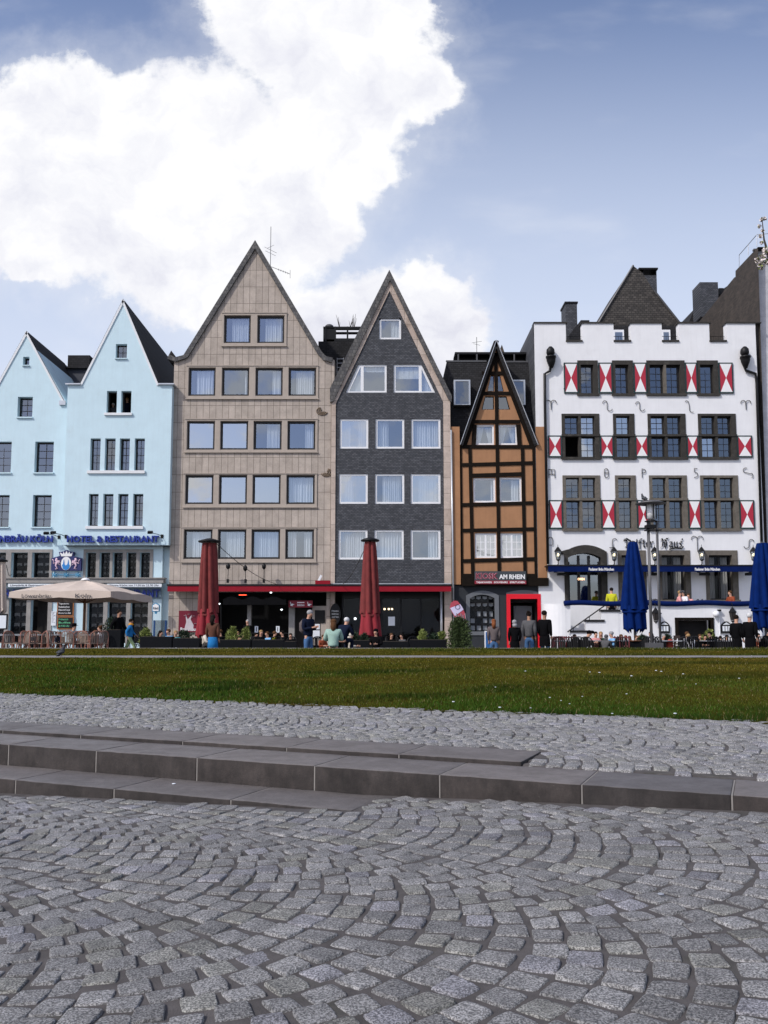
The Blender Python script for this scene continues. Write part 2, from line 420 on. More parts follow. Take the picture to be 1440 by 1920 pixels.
def text(s, px0, py0, px1, py1, Y, mat, parent, name='lettering', off=0.0, ex=.015, rz=0, xz4=None):
    """letters fitted into a pixel rectangle of the plane Y (or world rect xz4), facing -Y"""
    cu = bpy.data.curves.new('t', 'FONT'); cu.body = s; cu.size = 1; cu.extrude = ex; cu.offset = off; cu.resolution_u = 2
    to = bpy.data.objects.new('t', cu); COL.objects.link(to)
    bpy.context.view_layer.update()
    me = bpy.data.meshes.new_from_object(to.evaluated_get(bpy.context.evaluated_depsgraph_get()))
    bpy.data.objects.remove(to); bpy.data.curves.remove(cu)
    n = len(me.vertices); co = np.empty(n * 3); me.vertices.foreach_get('co', co); co = co.reshape(-1, 3)
    if xz4: x0, x1, z0, z1 = xz4
    else:
        my = (py0 + py1) / 2; x0, x1 = fx(px0, my, Y), fx(px1, my, Y); z1, z0 = fz(py0, Y), fz(py1, Y)
    mn, mx = co.min(0), co.max(0)
    X = x0 + (co[:, 0] - mn[0]) / (mx[0] - mn[0]) * (x1 - x0); Z = z0 + (co[:, 1] - mn[1]) / (mx[1] - mn[1]) * (z1 - z0)
    Yv = Y - co[:, 2]
    org = ORG.get(parent, Vector()) if parent else Vector()
    me.vertices.foreach_set('co', np.stack([X - org.x, Yv - org.y, Z - org.z], 1).ravel())
    me.materials.clear(); me.materials.append(mat); me.update(); me.name = name
    o = bpy.data.objects.new(name, me); COL.objects.link(o)
    if parent: o.parent = parent
    ORG[o] = org
    return o
# ================================================================== GROUND
EX = Vector((.916, -.402)).normalized(); EN = Vector((-EX.y, EX.x))      # along the steps, and away from the camera
D_LOW, D_MAIN, D_BACK, D_UP, D_LAWN = 5.70, 6.31, 6.99, 7.70, 10.42
TZ = .3
def dn(x, y): return x * EN.x + y * EN.y
def tn(x, y): return x * EX.x + y * EX.y
def wp(t, d): return (EX.x * t + EN.x * d, EX.y * t + EN.y * d)
def zlow(x, y=0): return -.012 + .038 * np.clip(x, -9, 5)
def zup(x, y): return .192 + .028 * np.clip(dn(x, y) - 7, 0, 4)
def terr(X, Y): return .3 + .2 * min(1, max(0, (-8 - X)))
def vnoise(x, y, seed=0, oct=4, f0=1.0):
    r_ = np.random.default_rng(seed); o = np.zeros_like(x, dtype=float); a = 1; f = f0
    for k in range(oct):
        for j in range(4):
            th = r_.uniform(0, 6.28); ph = r_.uniform(0, 6.28); ff = f * r_.uniform(.7, 1.4)
            o += a * np.sin((x * math.cos(th) + y * math.sin(th)) * ff + ph + 1.3 * np.sin((y * math.cos(th) - x * math.sin(th)) * ff * .6 + ph * 2))
        a *= .5; f *= 2.1
    return o / 4
def np_mesh(name, V, Fq, mats, parent=None, smooth=True, tone=None, mi=None):
    me = bpy.data.meshes.new(name); nV, nF, k = len(V), len(Fq), Fq.shape[1]
    me.vertices.add(nV); me.vertices.foreach_set('co', V.astype(np.float32).ravel())
    me.loops.add(nF * k); me.loops.foreach_set('vertex_index', Fq.astype(np.int32).ravel())
    me.polygons.add(nF); me.polygons.foreach_set('loop_start', np.arange(0, nF * k, k, dtype=np.int32))
    me.polygons.foreach_set('use_smooth', np.full(nF, smooth))
    for m in mats: me.materials.append(m)
    if mi is not None: me.polygons.foreach_set('material_index', mi.astype(np.int32))
    me.update(calc_edges=True)
    if tone is not None:
        a = me.attributes.new('tone', 'FLOAT_COLOR', 'POINT'); a.data.foreach_set('color', tone.astype(np.float32).ravel())
    o = bpy.data.objects.new(name, me); COL.objects.link(o); ORG[o] = Vector()
    if parent: o.parent = parent
    return o
def gridmesh(name, xs, ys, fz_, mat, kind='structure', keep=None):
    X, Y = np.meshgrid(xs, ys); Z = fz_(X, Y); V = np.stack([X, Y, Z], -1).reshape(-1, 3)
    nx, ny = len(xs), len(ys); i = np.arange(nx * ny).reshape(ny, nx)
    Fq = np.stack([i[:-1, :-1], i[:-1, 1:], i[1:, 1:], i[1:, :-1]], -1).reshape(-1, 4)
    if keep is not None:
        c = V[Fq].mean(1); Fq = Fq[keep(c[:, 0], c[:, 1])]
    o = np_mesh(name, V, Fq, [mat]); o['kind'] = kind; return o

b = MB(); b.box(-900, 900, -700, 1200, -.9, -.6)
tagit(b.build('ground', M_terr), kind='structure')
o = gridmesh('lower_paving', np.concatenate([np.linspace(-60, -10, 12), np.linspace(-9, 5, 140), np.linspace(6, 60, 12)]), np.concatenate([np.linspace(-60, 0, 8), np.linspace(1, 14, 170), np.linspace(14.3, 26, 30)]),
             lambda x, y: zlow(x) - .0045 + .002 * vnoise(x, y, 3, 3, 6) - .08 * ((dn(x, y) > D_LOW + .1) & (tn(x, y) < tn(-.45, 6.6) - .1)), M_joint, keep=lambda x, y: dn(x, y) < D_MAIN + .3)
# ---- cobblestones
AX = Vector((1.8, -1.2)).normalized(); AN = Vector((-AX.y, AX.x))
def cobbles(name, ax, d0, W, zf, keep, row, tang, ngrid_near, seed, trange=(-14, 14), drange=(-4, 4)):
    r_ = np.random.default_rng(seed); an = (-ax[1], ax[0]); half = math.radians(46); Rr = W / 2 / math.sin(half)
    C = []
    for k in range(*drange):
        tc_ = d0 + k * W; s = trange[0] + r_.uniform(0, row)
        while s < trange[1]:
            n = int(round(Rr * 2 * half / tang)); off = r_.uniform(-.2, .2)
            for j in range(n):
                ph = -half + (j + .5 + off) * 2 * half / n
                if abs(ph) > half: continue
                rad = Rr + r_.normal(0, .006)
                ss = s + rad * math.cos(ph) - Rr; tt = tc_ + rad * math.sin(ph)
                x = ax[0] * ss + an[0] * tt; y = ax[1] * ss + an[1] * tt
                # stone axes: radial & tangential
                rx_, ry_ = ax[0] * math.cos(ph) + an[0] * math.sin(ph), ax[1] * math.cos(ph) + an[1] * math.sin(ph)
                C.append((x, y, rx_, ry_, row * math.cos(ph) ** .9, 2 * half * Rr / n))
            s += row * r_.uniform(.95, 1.06)
    C = np.array(C); x, y = C[:, 0], C[:, 1]
    vis = keep(x, y) & (np.abs(x) < .5 * y + 3.6) & (y > 1.4)
    C = C[vis]; N = len(C)
    n = ngrid_near; g = np.linspace(-1, 1, n); U, Vv = np.meshgrid(g, g); U = U.ravel(); Vv = Vv.ravel()
    gap = .010
    hx = (C[:, 4] / 2 - gap / 2) * r_.uniform(.99, 1.05, N); hy = (C[:, 5] / 2 - gap / 2) * r_.uniform(.86, .95, N)
    # edge clustering so that rim rows are steep
    Uc = np.sign(U) * np.abs(U) ** .38; Vc = np.sign(Vv) * np.abs(Vv) ** .38
    cj = r_.normal(0, .006, (N, 4, 2))
    bu, bv = (Uc + 1) / 2, (Vc + 1) / 2
    wts = np.stack([(1 - bu) * (1 - bv), bu * (1 - bv), bu * bv, (1 - bu) * bv], 1)        # P,4
    dj = np.einsum('pk,nkc->npc', wts, cj)
    rnd = 1 - .08 * (Uc ** 2) * (Vc ** 2)
    lx = hx[:, None] * (Uc * rnd)[None] + dj[..., 0]; ly = hy[:, None] * (Vc * rnd)[None] + dj[..., 1]
    rot = r_.normal(0, .04, N); cr, sr = np.cos(rot), np.sin(rot)
    ax_, ay_ = C[:, 2] * cr - C[:, 3] * sr, C[:, 2] * sr + C[:, 3] * cr
    X = C[:, 0][:, None] + lx * ax_[:, None] - ly * ay_[:, None]; Y = C[:, 1][:, None] + lx * ay_[:, None] + ly * ax_[:, None]
    e = .007
    X += e * vnoise(X * 1.0, Y, seed + 1, 3, 38) * .5; Y += e * vnoise(X, Y * 1.0, seed + 2, 3, 38) * .5
    prof = (1 - np.abs(U) ** 9) * (1 - np.abs(Vv) ** 9)
    top = .019 * (1 - np.clip(1 - prof, 0, 1) ** 2.2)
    crown = .002 * (1 - U ** 2) * (1 - Vv ** 2)
    hst = r_.normal(0, .002, N); tx, ty = r_.normal(0, .028, N), r_.normal(0, .028, N)
    Z = zf(X, Y) - .0240 + (top * 1.42 + crown)[None] + hst[:, None] + tx[:, None] * lx + ty[:, None] * ly + .0034 * vnoise(X, Y, seed + 5, 3, 45) * prof[None]
    V = np.stack([X, Y, Z], -1).reshape(-1, 3)
    i = np.arange(n * n).reshape(n, n); q = np.stack([i[:-1, :-1], i[:-1, 1:], i[1:, 1:], i[1:, :-1]], -1).reshape(-1, 4)
    Fq = (q[None] + (np.arange(N) * n * n)[:, None, None]).reshape(-1, 4)
    tn_ = np.clip(r_.normal(1 if seed == 11 else 1.12, .13, N), .6, 1.5); bl = r_.random(N) < .12; wm = np.where(r_.random(N) < .15, .93, 1.0)
    t3 = np.stack([tn_ * 1.0, tn_ * 1.0, tn_ * np.where(bl, 1.08, 1.0) * wm, np.ones(N)], 1)
    tone = np.repeat(t3, n * n, 0)
    o = np_mesh(name, V, Fq, [M_gran], tone=tone); o['kind'] = 'structure'; return o
xe = [gp(p, y_, -.02) for p, y_ in ((670, 1516), (705, 1488))]
T_LOWEND = tn(*xe[0]); T_UPEND = tn(*gp(985, 1425, .21))
keepL = lambda x, y: (dn(x, y) < D_MAIN - .05) & ~((dn(x, y) > D_LOW - .05) & (tn(x, y) < T_LOWEND + .06))
cobbles('cobblestone_paving', (AX.x, AX.y), 2.96, 1.585, lambda x, y: zlow(x), keepL, .158, .157, 12, 11, drange=(-3, 4))
o = gridmesh('upper_paving', np.linspace(-10, 9, 260), np.linspace(3.5, 16, 200), lambda x, y: zup(x, y) - .011 + .0025 * vnoise(x, y, 5, 3, 6) - .1 * ((dn(x, y) < D_BACK - .02) | ((dn(x, y) < D_UP - .03) & (tn(x, y) < T_UPEND - .03))), M_joint, keep=lambda x, y: (dn(x, y) > D_BACK - .12) & (dn(x, y) < D_LAWN + .35))
keepU = lambda x, y: (dn(x, y) > D_BACK + .045) & (dn(x, y) < D_LAWN + .07 + .05 * np.sin(x * 5)) & ~((dn(x, y) < D_UP + .06) & (tn(x, y) < T_UPEND + .07))
cobbles('cobblestone_paving', (EX.x, EX.y), 8.42, 1.38, zup, keepU, .142, .145, 8, 23, trange=(-12, 12), drange=(-2, 3))

# ---- stone steps: every slab its own object
def slab(t0, t1, d0, d1, ztop, h, seed):
    rr = random.Random(seed); n = 8; bm = bmesh.new()
    gap = .007; t0 += gap; t1 -= gap
    nt_, nd = 14, 6
    vs = {}
    for k in range(2):
        for i in range(nt_ + 1):
            for j in range(nd + 1):
                t = t0 + (t1 - t0) * i / nt_; d = d0 + (d1 - d0) * j / nd
                if j == 0: d += rr.uniform(-.004, .006)
                x, y = wp(t, d); z = ztop - (h if k else 0) + (0 if k else rr.uniform(-.0015, .0015))
                vs[k, i, j] = bm.verts.new((x, y, z))
    for i in range(nt_):
        for j in range(nd): bm.faces.new((vs[0, i, j], vs[0, i + 1, j], vs[0, i + 1, j + 1], vs[0, i, j + 1]))
    for i in range(nt_):
        bm.faces.new((vs[1, i, 0], vs[1, i + 1, 0], vs[0, i + 1, 0], vs[0, i, 0])); bm.faces.new((vs[1, i, nd], vs[0, i, nd], vs[0, i + 1, nd], vs[1, i + 1, nd]))
    for j in range(nd):
        bm.faces.new((vs[1, 0, j], vs[0, 0, j], vs[0, 0, j + 1], vs[1, 0, j + 1])); bm.faces.new((vs[1, nt_, j], vs[1, nt_, j + 1], vs[0, nt_, j + 1], vs[0, nt_, j]))
    me = bpy.data.meshes.new('step_slab'); bm.to_mesh(me); bm.free()
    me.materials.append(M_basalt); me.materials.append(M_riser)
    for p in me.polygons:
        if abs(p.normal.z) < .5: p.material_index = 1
    o = bpy.data.objects.new('step_slab', me); COL.objects.link(o)
    bv = o.modifiers.new('bevel', 'BEVEL'); bv.width = .009; bv.segments = 2; bv.limit_method = 'ANGLE'; bv.angle_limit = R(50)
    for p in me.polygons: p.use_smooth = True
    o['kind'] = 'structure'
def tpx(lst, z): return [tn(*gp(a, b_, z)) for a, b_ in lst]
mj = tpx([(172, 1409), (368, 1421), (583, 1438), (825, 1452), (1087, 1474), (1372, 1492)], .176)
js = [mj[0] - 2.2, mj[0] - 1.1] + mj + [mj[-1] + 1.15, mj[-1] + 2.3, mj[-1] + 3.4]
js = [js[0] - 1.15 * k for k in range(5, 0, -1)] + js
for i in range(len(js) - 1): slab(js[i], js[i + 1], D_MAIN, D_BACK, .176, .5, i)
lj = tpx([(15, 1465), (210, 1480), (430, 1500)], -.02)
js2 = [lj[0] - 1.1 * k for k in range(5, 0, -1)] + lj + [T_LOWEND]
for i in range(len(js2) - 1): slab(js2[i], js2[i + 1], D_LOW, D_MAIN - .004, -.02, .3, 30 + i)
uj = tpx([(157, 1377), (334, 1391), (530, 1403), (742, 1416)], .21)
js3 = [uj[0] - 1.1 * k for k in range(6, 0, -1)] + uj + [T_UPEND]
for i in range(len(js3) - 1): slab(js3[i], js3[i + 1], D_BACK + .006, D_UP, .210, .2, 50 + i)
b = MB()
for js_, d0, d1, z in ((js, D_MAIN + .006, D_BACK - .004, .172), (js2[:-1], D_LOW + .006, D_MAIN - .01, -.024), (js3[:-1], D_BACK + .012, D_UP - .006, .206)):
    for t in js_[1:]:
        p = [wp(t - .006, d0), wp(t + .006, d0), wp(t + .006, d1), wp(t - .006, d1)]
        b.poly([(x, y, z) for x, y in p]); b.poly([(p[0][0], p[0][1], z), (p[0][0], p[0][1], z - .3), (p[1][0], p[1][1], z - .3), (p[1][0], p[1][1], z)])
tagit(b.build('step_joints', M_grout), kind='structure')

# ---- lawn height: rises towards a crest, then drops to the terrace
YP0, YP1, YK, ZP, ZK = 20.6, 22.6, 26.0, .70, .835
def zlawn(x, y):
    d = dn(x, y); e = 1 - np.clip((d - D_LAWN) / (EN.y * 20.6 + EN.x * x - D_LAWN), 0, 1)
    z = .285 + (ZP - .285) * (1 - e)
    z = np.where(y > YP1, ZP + (ZK - ZP) * (y - YP1) / (YK - YP1), z)
    return z
def zl(x, y): return zlawn(x, y) + np.where((y > YP0 - .2) & (y < YP1 + .2), 0, .012 * vnoise(x, y, 9, 4, 1.6)) 
gx = np.linspace(-24, 24, 240)
gridmesh('lawn', gx, np.linspace(6, YP0, 130), zl, M_soil, keep=lambda x, y: dn(x, y) > D_LAWN - .1)
gridmesh('lawn', gx, np.linspace(YP1, YK, 20), zl, M_soil)
o = gridmesh('path', np.linspace(-24, 24, 80), np.linspace(YP0, YP1, 8), lambda x, y: np.full_like(x, ZP) + .004 + .006 * vnoise(x, y, 4, 4, 5), M_path)
b = MB(); x = -24
while x < 24:
    b.box(x + .008, x + .992, YK, YK + .32, -.2, ZK + .012); x += 1
tagit(b.build('kerb', M_kerbs, bevel=.01), kind='structure')
b = MB()
b.poly([(-60, YK + .32, .5), (-9, YK + .32, .5), (-9, 60, .5), (-60, 60, .5)]); b.poly([(-9, YK + .32, .5), (-8, YK + .32, .3), (-8, 60, .3), (-9, 60, .5)])
b.poly([(-8, YK + .32, .3), (60, YK + .32, .3), (60, 60, .3), (-8, 60, .3)])
tagit(b.build('terrace_ground', M_terr), kind='structure')
# ---- grass
def grass():
    r_ = np.random.default_rng(5); n = 430000
    Y = 8.6 + (YK - 8.6) * r_.random(n) ** 1.25; X = r_.uniform(-.5, .5, n) * (Y * 1.1 + 3.5)
    d = dn(X, Y); edge = D_LAWN + .03 * vnoise(X, Y, 3, 3, 5) - .02
    k = (d > edge) & ~((Y > YP0 + .06 * vnoise(X, X, 8, 3, 4)) & (Y < YP1 + .05 * vnoise(X, X, 9, 3, 4)))
    X, Y, d = X[k], Y[k], d[k]
    tuft = vnoise(X, Y * 1.4, 12, 4, .9); lush = vnoise(X, Y * 1.2, 21, 3, .35); clump = vnoise(X, Y * 1.5, 31, 3, 2.4)
    nearf = np.clip(1 - (d - D_LAWN) / 6.5, 0, 1)
    # dense, tall and green where lush; thin elsewhere
    keep = r_.random(len(X)) < np.clip(.62 + .35 * tuft + .35 * nearf, .25, 1)
    X, Y, d, tuft, lush, nearf, clump = [q[keep] for q in (X, Y, d, tuft, lush, nearf, clump)]
    N = len(X); h = (.014 + .016 * np.clip(tuft + .5, 0, 1.6) + .010 * nearf + .03 * np.clip(vnoise(X * .8, Y * 2.0, 77, 3, 1.1) * 2 - .3, 0, 1)) * r_.uniform(.6, 1.3, N)
    wd = (.0028 + .00042 * (Y - 8)) * r_.uniform(.7, 1.4, N)
    th = r_.uniform(0, 6.283, N); ln = h * r_.uniform(.2, .9, N); lt = r_.uniform(0, 6.283, N)
    Z = zl(X, Y)
    A = np.stack([X - wd * np.cos(th), Y - wd * np.sin(th), Z - .004], 1); B = np.stack([X + wd * np.cos(th), Y + wd * np.sin(th), Z - .004], 1)
    Cc = np.stack([X + ln * np.cos(lt), Y + ln * np.sin(lt), Z + h], 1)
    V = np.stack([A, B, Cc], 1).reshape(-1, 3); Fq = np.arange(3 * N).reshape(-1, 3)
    g = np.clip(.42 + .5 * tuft + .85 * (nearf - .4) + .45 * lush + r_.normal(0, .18, N), 0, 1)[:, None]
    dry = np.array([.122, .100, .017]); wet = np.array([.040, .082, .012])
    dk = np.clip(vnoise(X * .8, Y * 2.0, 77, 3, 1.1) * 2.6 - .35, 0, 1)[:, None]
    c = (dry * (1 - g) + wet * g) * (1 - .62 * dk) + np.array([.012, .035, .008]) * .5 * dk; c *= r_.uniform(.65, 1.35, (N, 1))
    br = r_.random(N) < .04; c[br] = np.array([.22, .19, .09])
    tone = np.repeat(np.concatenate([c, np.ones((N, 1))], 1), 3, 0)
    o = np_mesh('grass', V, Fq, [M_blade], tone=tone, smooth=False)
    tagit(o, 'short patchy green grass covering the lawn', 'grass', kind='stuff')
grass()
# small white litter and petals on the lawn and setts
b = MB(); r_ = random.Random(4)
spots = [(330, 60 / 2 + 1180), (161, 1213), (640, 1315 + 20), (1052, 1320), (1068, 1326), (1031, 1314), (1124, 1264), (1240, 1262), (1281, 1268), (929, 1414 - 120), (1386, 1277), (1148, 1345), (1092, 1312), (1409, 1224), (995, 1334), (1184, 1272), (1266, 1345), (937, 1333), (850, 1322), (1305, 1288), (1175, 1307), (1106, 1262), (985, 1245), (1230, 1255)]
for a, c in spots:
    Yg = 15.0
    for _ in range(12):
        zz = float(zlawn(np.array(fx(a, c, Yg)), np.array(Yg))); Yg = gp(a, c, zz)[1]
        Yg = min(max(Yg, 9), 25.5)
    xx = fx(a, c, Yg); zz = float(zlawn(np.array(xx), np.array(Yg))) + .045
    b.ball((xx, Yg, zz), .007 + r_.random() * .008, 5, 0, (1.6, 1, .6))
for a, c in ((508, 1898 / 1 - 98), (1007 / 2, 1800), (620, 1472), (685, 1500), (1010, 1390)): pass
tagit(b.build('litter', M_paper), 'tiny white petals and scraps scattered over the grass', 'petals', kind='stuff')
def small(name, label, cat, px, py, z, size, mat):
    x, y = gp(px, py, z); b = MB()
    b.lathe([(size, 0), (size * 1.02, size * .2), (size * .9, size * .28), (size * .2, size * .34)], (x, y, z + .001), 12)
    o = b.build(name, mat); tagit(o, label, cat)
small('bottle_cap', 'small white bottle cap lying on the low basalt step', 'bottle cap', 326, 1470, -.018, .016, M_paper)
small('bottle_cap', 'shiny metal bottle cap wedged between the cobbles in the foreground', 'bottle cap', 1239, 1677, .05, .014, M_galv)
x, y = gp(275, 1498, -.09); b = MB(); b.obox((x, y, zlow(x) + .012), (.07, .03, .004), .4, 0, .1, .1); b.obox((x + .012, y - .01, zlow(x) + .018), (.04, .022, .003), .8, 0, .3, .1)
tagit(b.build('wrapper', pm('orange_wrapper', (.6, .1, .04), .4)), 'torn orange wrapper on the cobbles beside the lowest step', 'wrapper')
# ================================================================== HOUSES
def rect(px0, py0, px1, py1, Y):
    my = (py0 + py1) / 2
    return fx(px0, my, Y), fx(px1, my, Y), fz(py1, Y), fz(py0, Y)
def curtain(par, x0, x1, z0, z1, y, kind, rr):
    w_ = x1 - x0; sp = []
    if kind == 'full': sp = [(x0, x1)]
    elif kind == 'left': sp = [(x0, x0 + w_ * rr.uniform(.3, .55))]
    elif kind == 'right': sp = [(x1 - w_ * rr.uniform(.3, .6), x1)]
    elif kind == 'both': sp = [(x0, x0 + w_ * .34), (x1 - w_ * .34, x1)]
    elif kind == 'mid': sp = [(x0 + w_ * .22, x1 - w_ * .05)]
    elif kind == 'sliver': sp = [(x1 - w_ * .12, x1)]
    elif kind == 'halfblind': sp = [(x0, x1)]; z0 = z0 + (z1 - z0) * .52
    elif kind == 'topblind': sp = [(x0, x1)]; z0 = z0 + (z1 - z0) * .8
    elif kind == 'tied':
        for sgn, a in ((1, x0), (-1, x1)):
            b = MB(); n = 14; pr = []
            for k in range(n + 1):
                f = k / n; pr.append((a + sgn * w_ * .46 * f, a + sgn * w_ * .2 * f))
            for k in range(n):
                yy = y + .02 * math.sin(k * 2.2); y2 = y + .02 * math.sin((k + 1) * 2.2)
                b.poly([(pr[k][1], yy, z0), (pr[k + 1][1], y2, z0), (pr[k + 1][0], y2, z1), (pr[k][0], yy, z1)])
            b.build('curtain', M_curt, par)
        return
    for a, c in sp:
        b = MB(); n = max(6, int((c - a) / .022)); ph = rr.uniform(0, 6); fr = rr.uniform(40, 60)
        xs = [a + (c - a) * k / n for k in range(n + 1)]
        amp = .004 if 'blind' in kind else .03
        ys = [y + amp * math.sin(fr * xx + ph) + amp * .5 * math.sin(fr * .43 * xx + 2 * ph) for xx in xs]
        for k in range(n): b.poly([(xs[k], ys[k], z0), (xs[k + 1], ys[k + 1], z0), (xs[k + 1], ys[k + 1], z1), (xs[k], ys[k], z1)])
        b.build('window_blind' if 'blind' in kind else 'curtain', M_curt, par, smooth=True)
class House:
    def __init__(s, label, Y, ox, seed=1, cat='house', name='town_house'):
        s.Y = Y; s.t = thing(name, label, cat, (ox, Y, .3)); s.holes = []; s.rr = random.Random(seed)
    def hole(s, *r): s.holes.append(r)
    def win(s, px0, py0, px1, py1, fm=None, gm=None, fw=.07, rec=.16, nx=1, nz=1, mw=.028, curt=None, sill=None, sillm=None, mid=0, name='window', Y=None, world=None, addhole=True, cutop=0, valance=0, open_=False, stone=None, sd=.03):
        """recessed window: frame (+muntins) > pane, curtain, sill; optional stone surround"""
        Y = s.Y if Y is None else Y; fm = fm or M_black; gm = gm or M_glass
        x0, x1, z0, z1 = world or rect(px0, py0, px1, py1, Y)
        if stone:
            sm, swl, swr, swt, swb = stone
            b = MB(); o = [(x0, z0), (x1, z0), (x1, z1), (x0, z1)]
            ix0, ix1, iz0, iz1 = x0 + swl, x1 - swr, z0 + swb, z1 - swt
            hs = [[(ix0, iz0), (ix1, iz0), (ix1, iz1), (ix0, iz1)]]
            b.prism(o, Y - .035, Y + rec + .04, 0, hs); b.box(x0 - .06, x1 + .06, Y - .1, Y - .036, z0 - .02, z0 + swb * .95)
            b.build('window_surround', sm, s.t)
            if addhole: s.holes.append([(x0 + .005, z0 + .005), (x1 - .005, z0 + .005), (x1 - .005, z1 - .005), (x0 + .005, z1 - .005)])
            x0, x1, z0, z1 = ix0, ix1, iz0, iz1
        elif addhole: s.holes.append([(x0, z0), (x1, z0), (x1, z1), (x0, z1)])
        yf = Y + rec; b = MB()
        if cutop:
            k = cutop; O = [(x0, z0), (x1, z0), (x1, z1 - k), (x1 - k, z1), (x0 + k, z1), (x0, z1 - k)]
        else: O = [(x0, z0), (x1, z0), (x1, z1), (x0, z1)]
        I = [(x0 + fw, z0 + fw), (x1 - fw, z0 + fw), (x1 - fw, z1 - fw), (x0 + fw, z1 - fw)]
        b.prism(O, yf, yf + .07, 0, [I])
        ix0, ix1, iz0, iz1 = x0 + fw, x1 - fw, z0 + fw, z1 - fw
        cells = [(ix0, ix1)]
        if mid:
            c = (ix0 + ix1) / 2; b.box(c - mid / 2, c + mid / 2, yf - .003, yf + .066, iz0, iz1)
            cells = [(ix0, c - mid / 2), (c + mid / 2, ix1)]
        for (c0, c1) in cells:
            for k in range(1, nx):
                xx = c0 + (c1 - c0) * k / nx; b.box(xx - mw / 2, xx + mw / 2, yf + .015, yf + .045, iz0, iz1)
        for k in range(1, nz):
            zz = iz0 + (iz1 - iz0) * k / nz; b.box(ix0, ix1, yf + .012, yf + .048, zz - mw / 2, zz + mw / 2)
        w_ = b.build(name, fm, s.t)
        if not open_:
            p = MB(); tl = s.rr.uniform(-.008, .008); tv = s.rr.uniform(-.02, .02)
            for (c0, c1) in cells:
                p.poly([(c0, yf + .03 + tl, iz0), (c1, yf + .03 - tl, iz0), (c1, yf + .03 - tl + tv, iz1), (c0, yf + .03 + tl + tv, iz1)])
            p.build('pane', gm, w_)
        if curt: curtain(w_, ix0 + .01, ix1 - .01, iz0 + .01, iz1 - .01, yf + .2, curt, s.rr)
        if valance:
            q = MB(); n = valance
            for r_ in range(n):
                zt = iz1 - (iz1 - iz0) * (r_ + .12) / n
                for (c0, c1) in [(ix0 + (ix1 - ix0) * i / 2, ix0 + (ix1 - ix0) * (i + 1) / 2) for i in range(2)]:
                    m_ = 8; hh = (iz1 - iz0) / n * .42
                    for i in range(m_):
                        f0, f1 = i / m_, (i + 1) / m_; e = .06
                        xa, xb = c0 + e + (c1 - c0 - 2 * e) * f0, c0 + e + (c1 - c0 - 2 * e) * f1
                        d0, d1 = hh * (.6 + .5 * abs(f0 - .5)), hh * (.6 + .5 * abs(f1 - .5))
                        ya, yb = yf + .12 + .015 * math.sin(i * 2), yf + .12 + .015 * math.sin(i * 2 + 2)
                        q.poly([(xa, ya, zt - d0), (xb, yb, zt - d1), (xb, yb, zt), (xa, ya, zt)])
            q.build('net_curtain', M_net, w_)
        if sill:
            q = MB(); a0, a1, h_ = sill; q.box(x0 - a0, x1 + a1, Y - .09, Y + rec - .003, z0 - h_, z0 - .002); q.build('window_sill', sillm or M_trim, w_)
        return w_, (x0, x1, z0, z1)
    def wall(s, outline, mat, th=.3, name='wall', Y=None, ms=None):
        b = MB(); Y = s.Y if Y is None else Y
        b.prism(outline, Y, Y + th, 0, s.holes, 1 if ms else 0)
        return b.build(name, [mat, ms] if ms else mat, s.t)
    def body(s, outline, depth, mat, y0=.3, inner=1.5, lining=M_dark):
        Y = s.Y; b = MB(); n = len(outline); b.prism(outline, Y + y0, Y + depth, 0, cap=False)
        b.prism(outline, Y + depth - .01, Y + depth, 0)
        b.prism(outline, Y + inner, Y + inner + .02, 1)
        cx = sum(p[0] for p in outline) / n; cz = sum(p[1] for p in outline) / n
        ins = [(cx + (x - cx) * .992, cz + (z - cz) * .995) for x, z in outline]
        b.prism(ins, Y + y0 + .01, Y + inner - .01, 1, cap=False)
        b.build('rear_building', [mat, lining], s.t)
    def pbox(s, name, px0, py0, px1, py1, mat, y0=-.05, y1=0.0, Y=None, bevel=0):
        Y = s.Y if Y is None else Y; x0, x1, z0, z1 = rect(px0, py0, px1, py1, Y); b = MB(); b.box(x0, x1, Y + y0, Y + y1, z0, z1); return b.build(name, mat, s.t, bevel=bevel)
def PT(Y, *pts): return [at(a, b_, Y) for a, b_ in pts]
def slope_roof(h, pts, y0, y1, th, mat, name='roof'):
    """pts: polyline of the gable edge (x,z) left to right; slab of thickness th laid on top"""
    b = MB(); up = []
    for i, (x, z) in enumerate(pts):
        a = pts[max(i - 1, 0)]; c = pts[min(i + 1, len(pts) - 1)]
        def nrm(p, q):
            dx, dz = q[0] - p[0], q[1] - p[1]; l = math.hypot(dx, dz); return (-dz / l, dx / l)
        n1 = nrm(a, (x, z)) if i > 0 else nrm((x, z), c); n2 = nrm((x, z), c) if i < len(pts) - 1 else n1
        bx, bz = n1[0] + n2[0], n1[1] + n2[1]; l = math.hypot(bx, bz); bx /= l; bz /= l; k = th / max(.35, bx * n1[0] + bz * n1[1])
        up.append((x + bx * k, z + bz * k))
    b.prism(list(pts) + up[::-1], y0, y1, 0); return b.build(name, mat, h.t)
GZ = .25
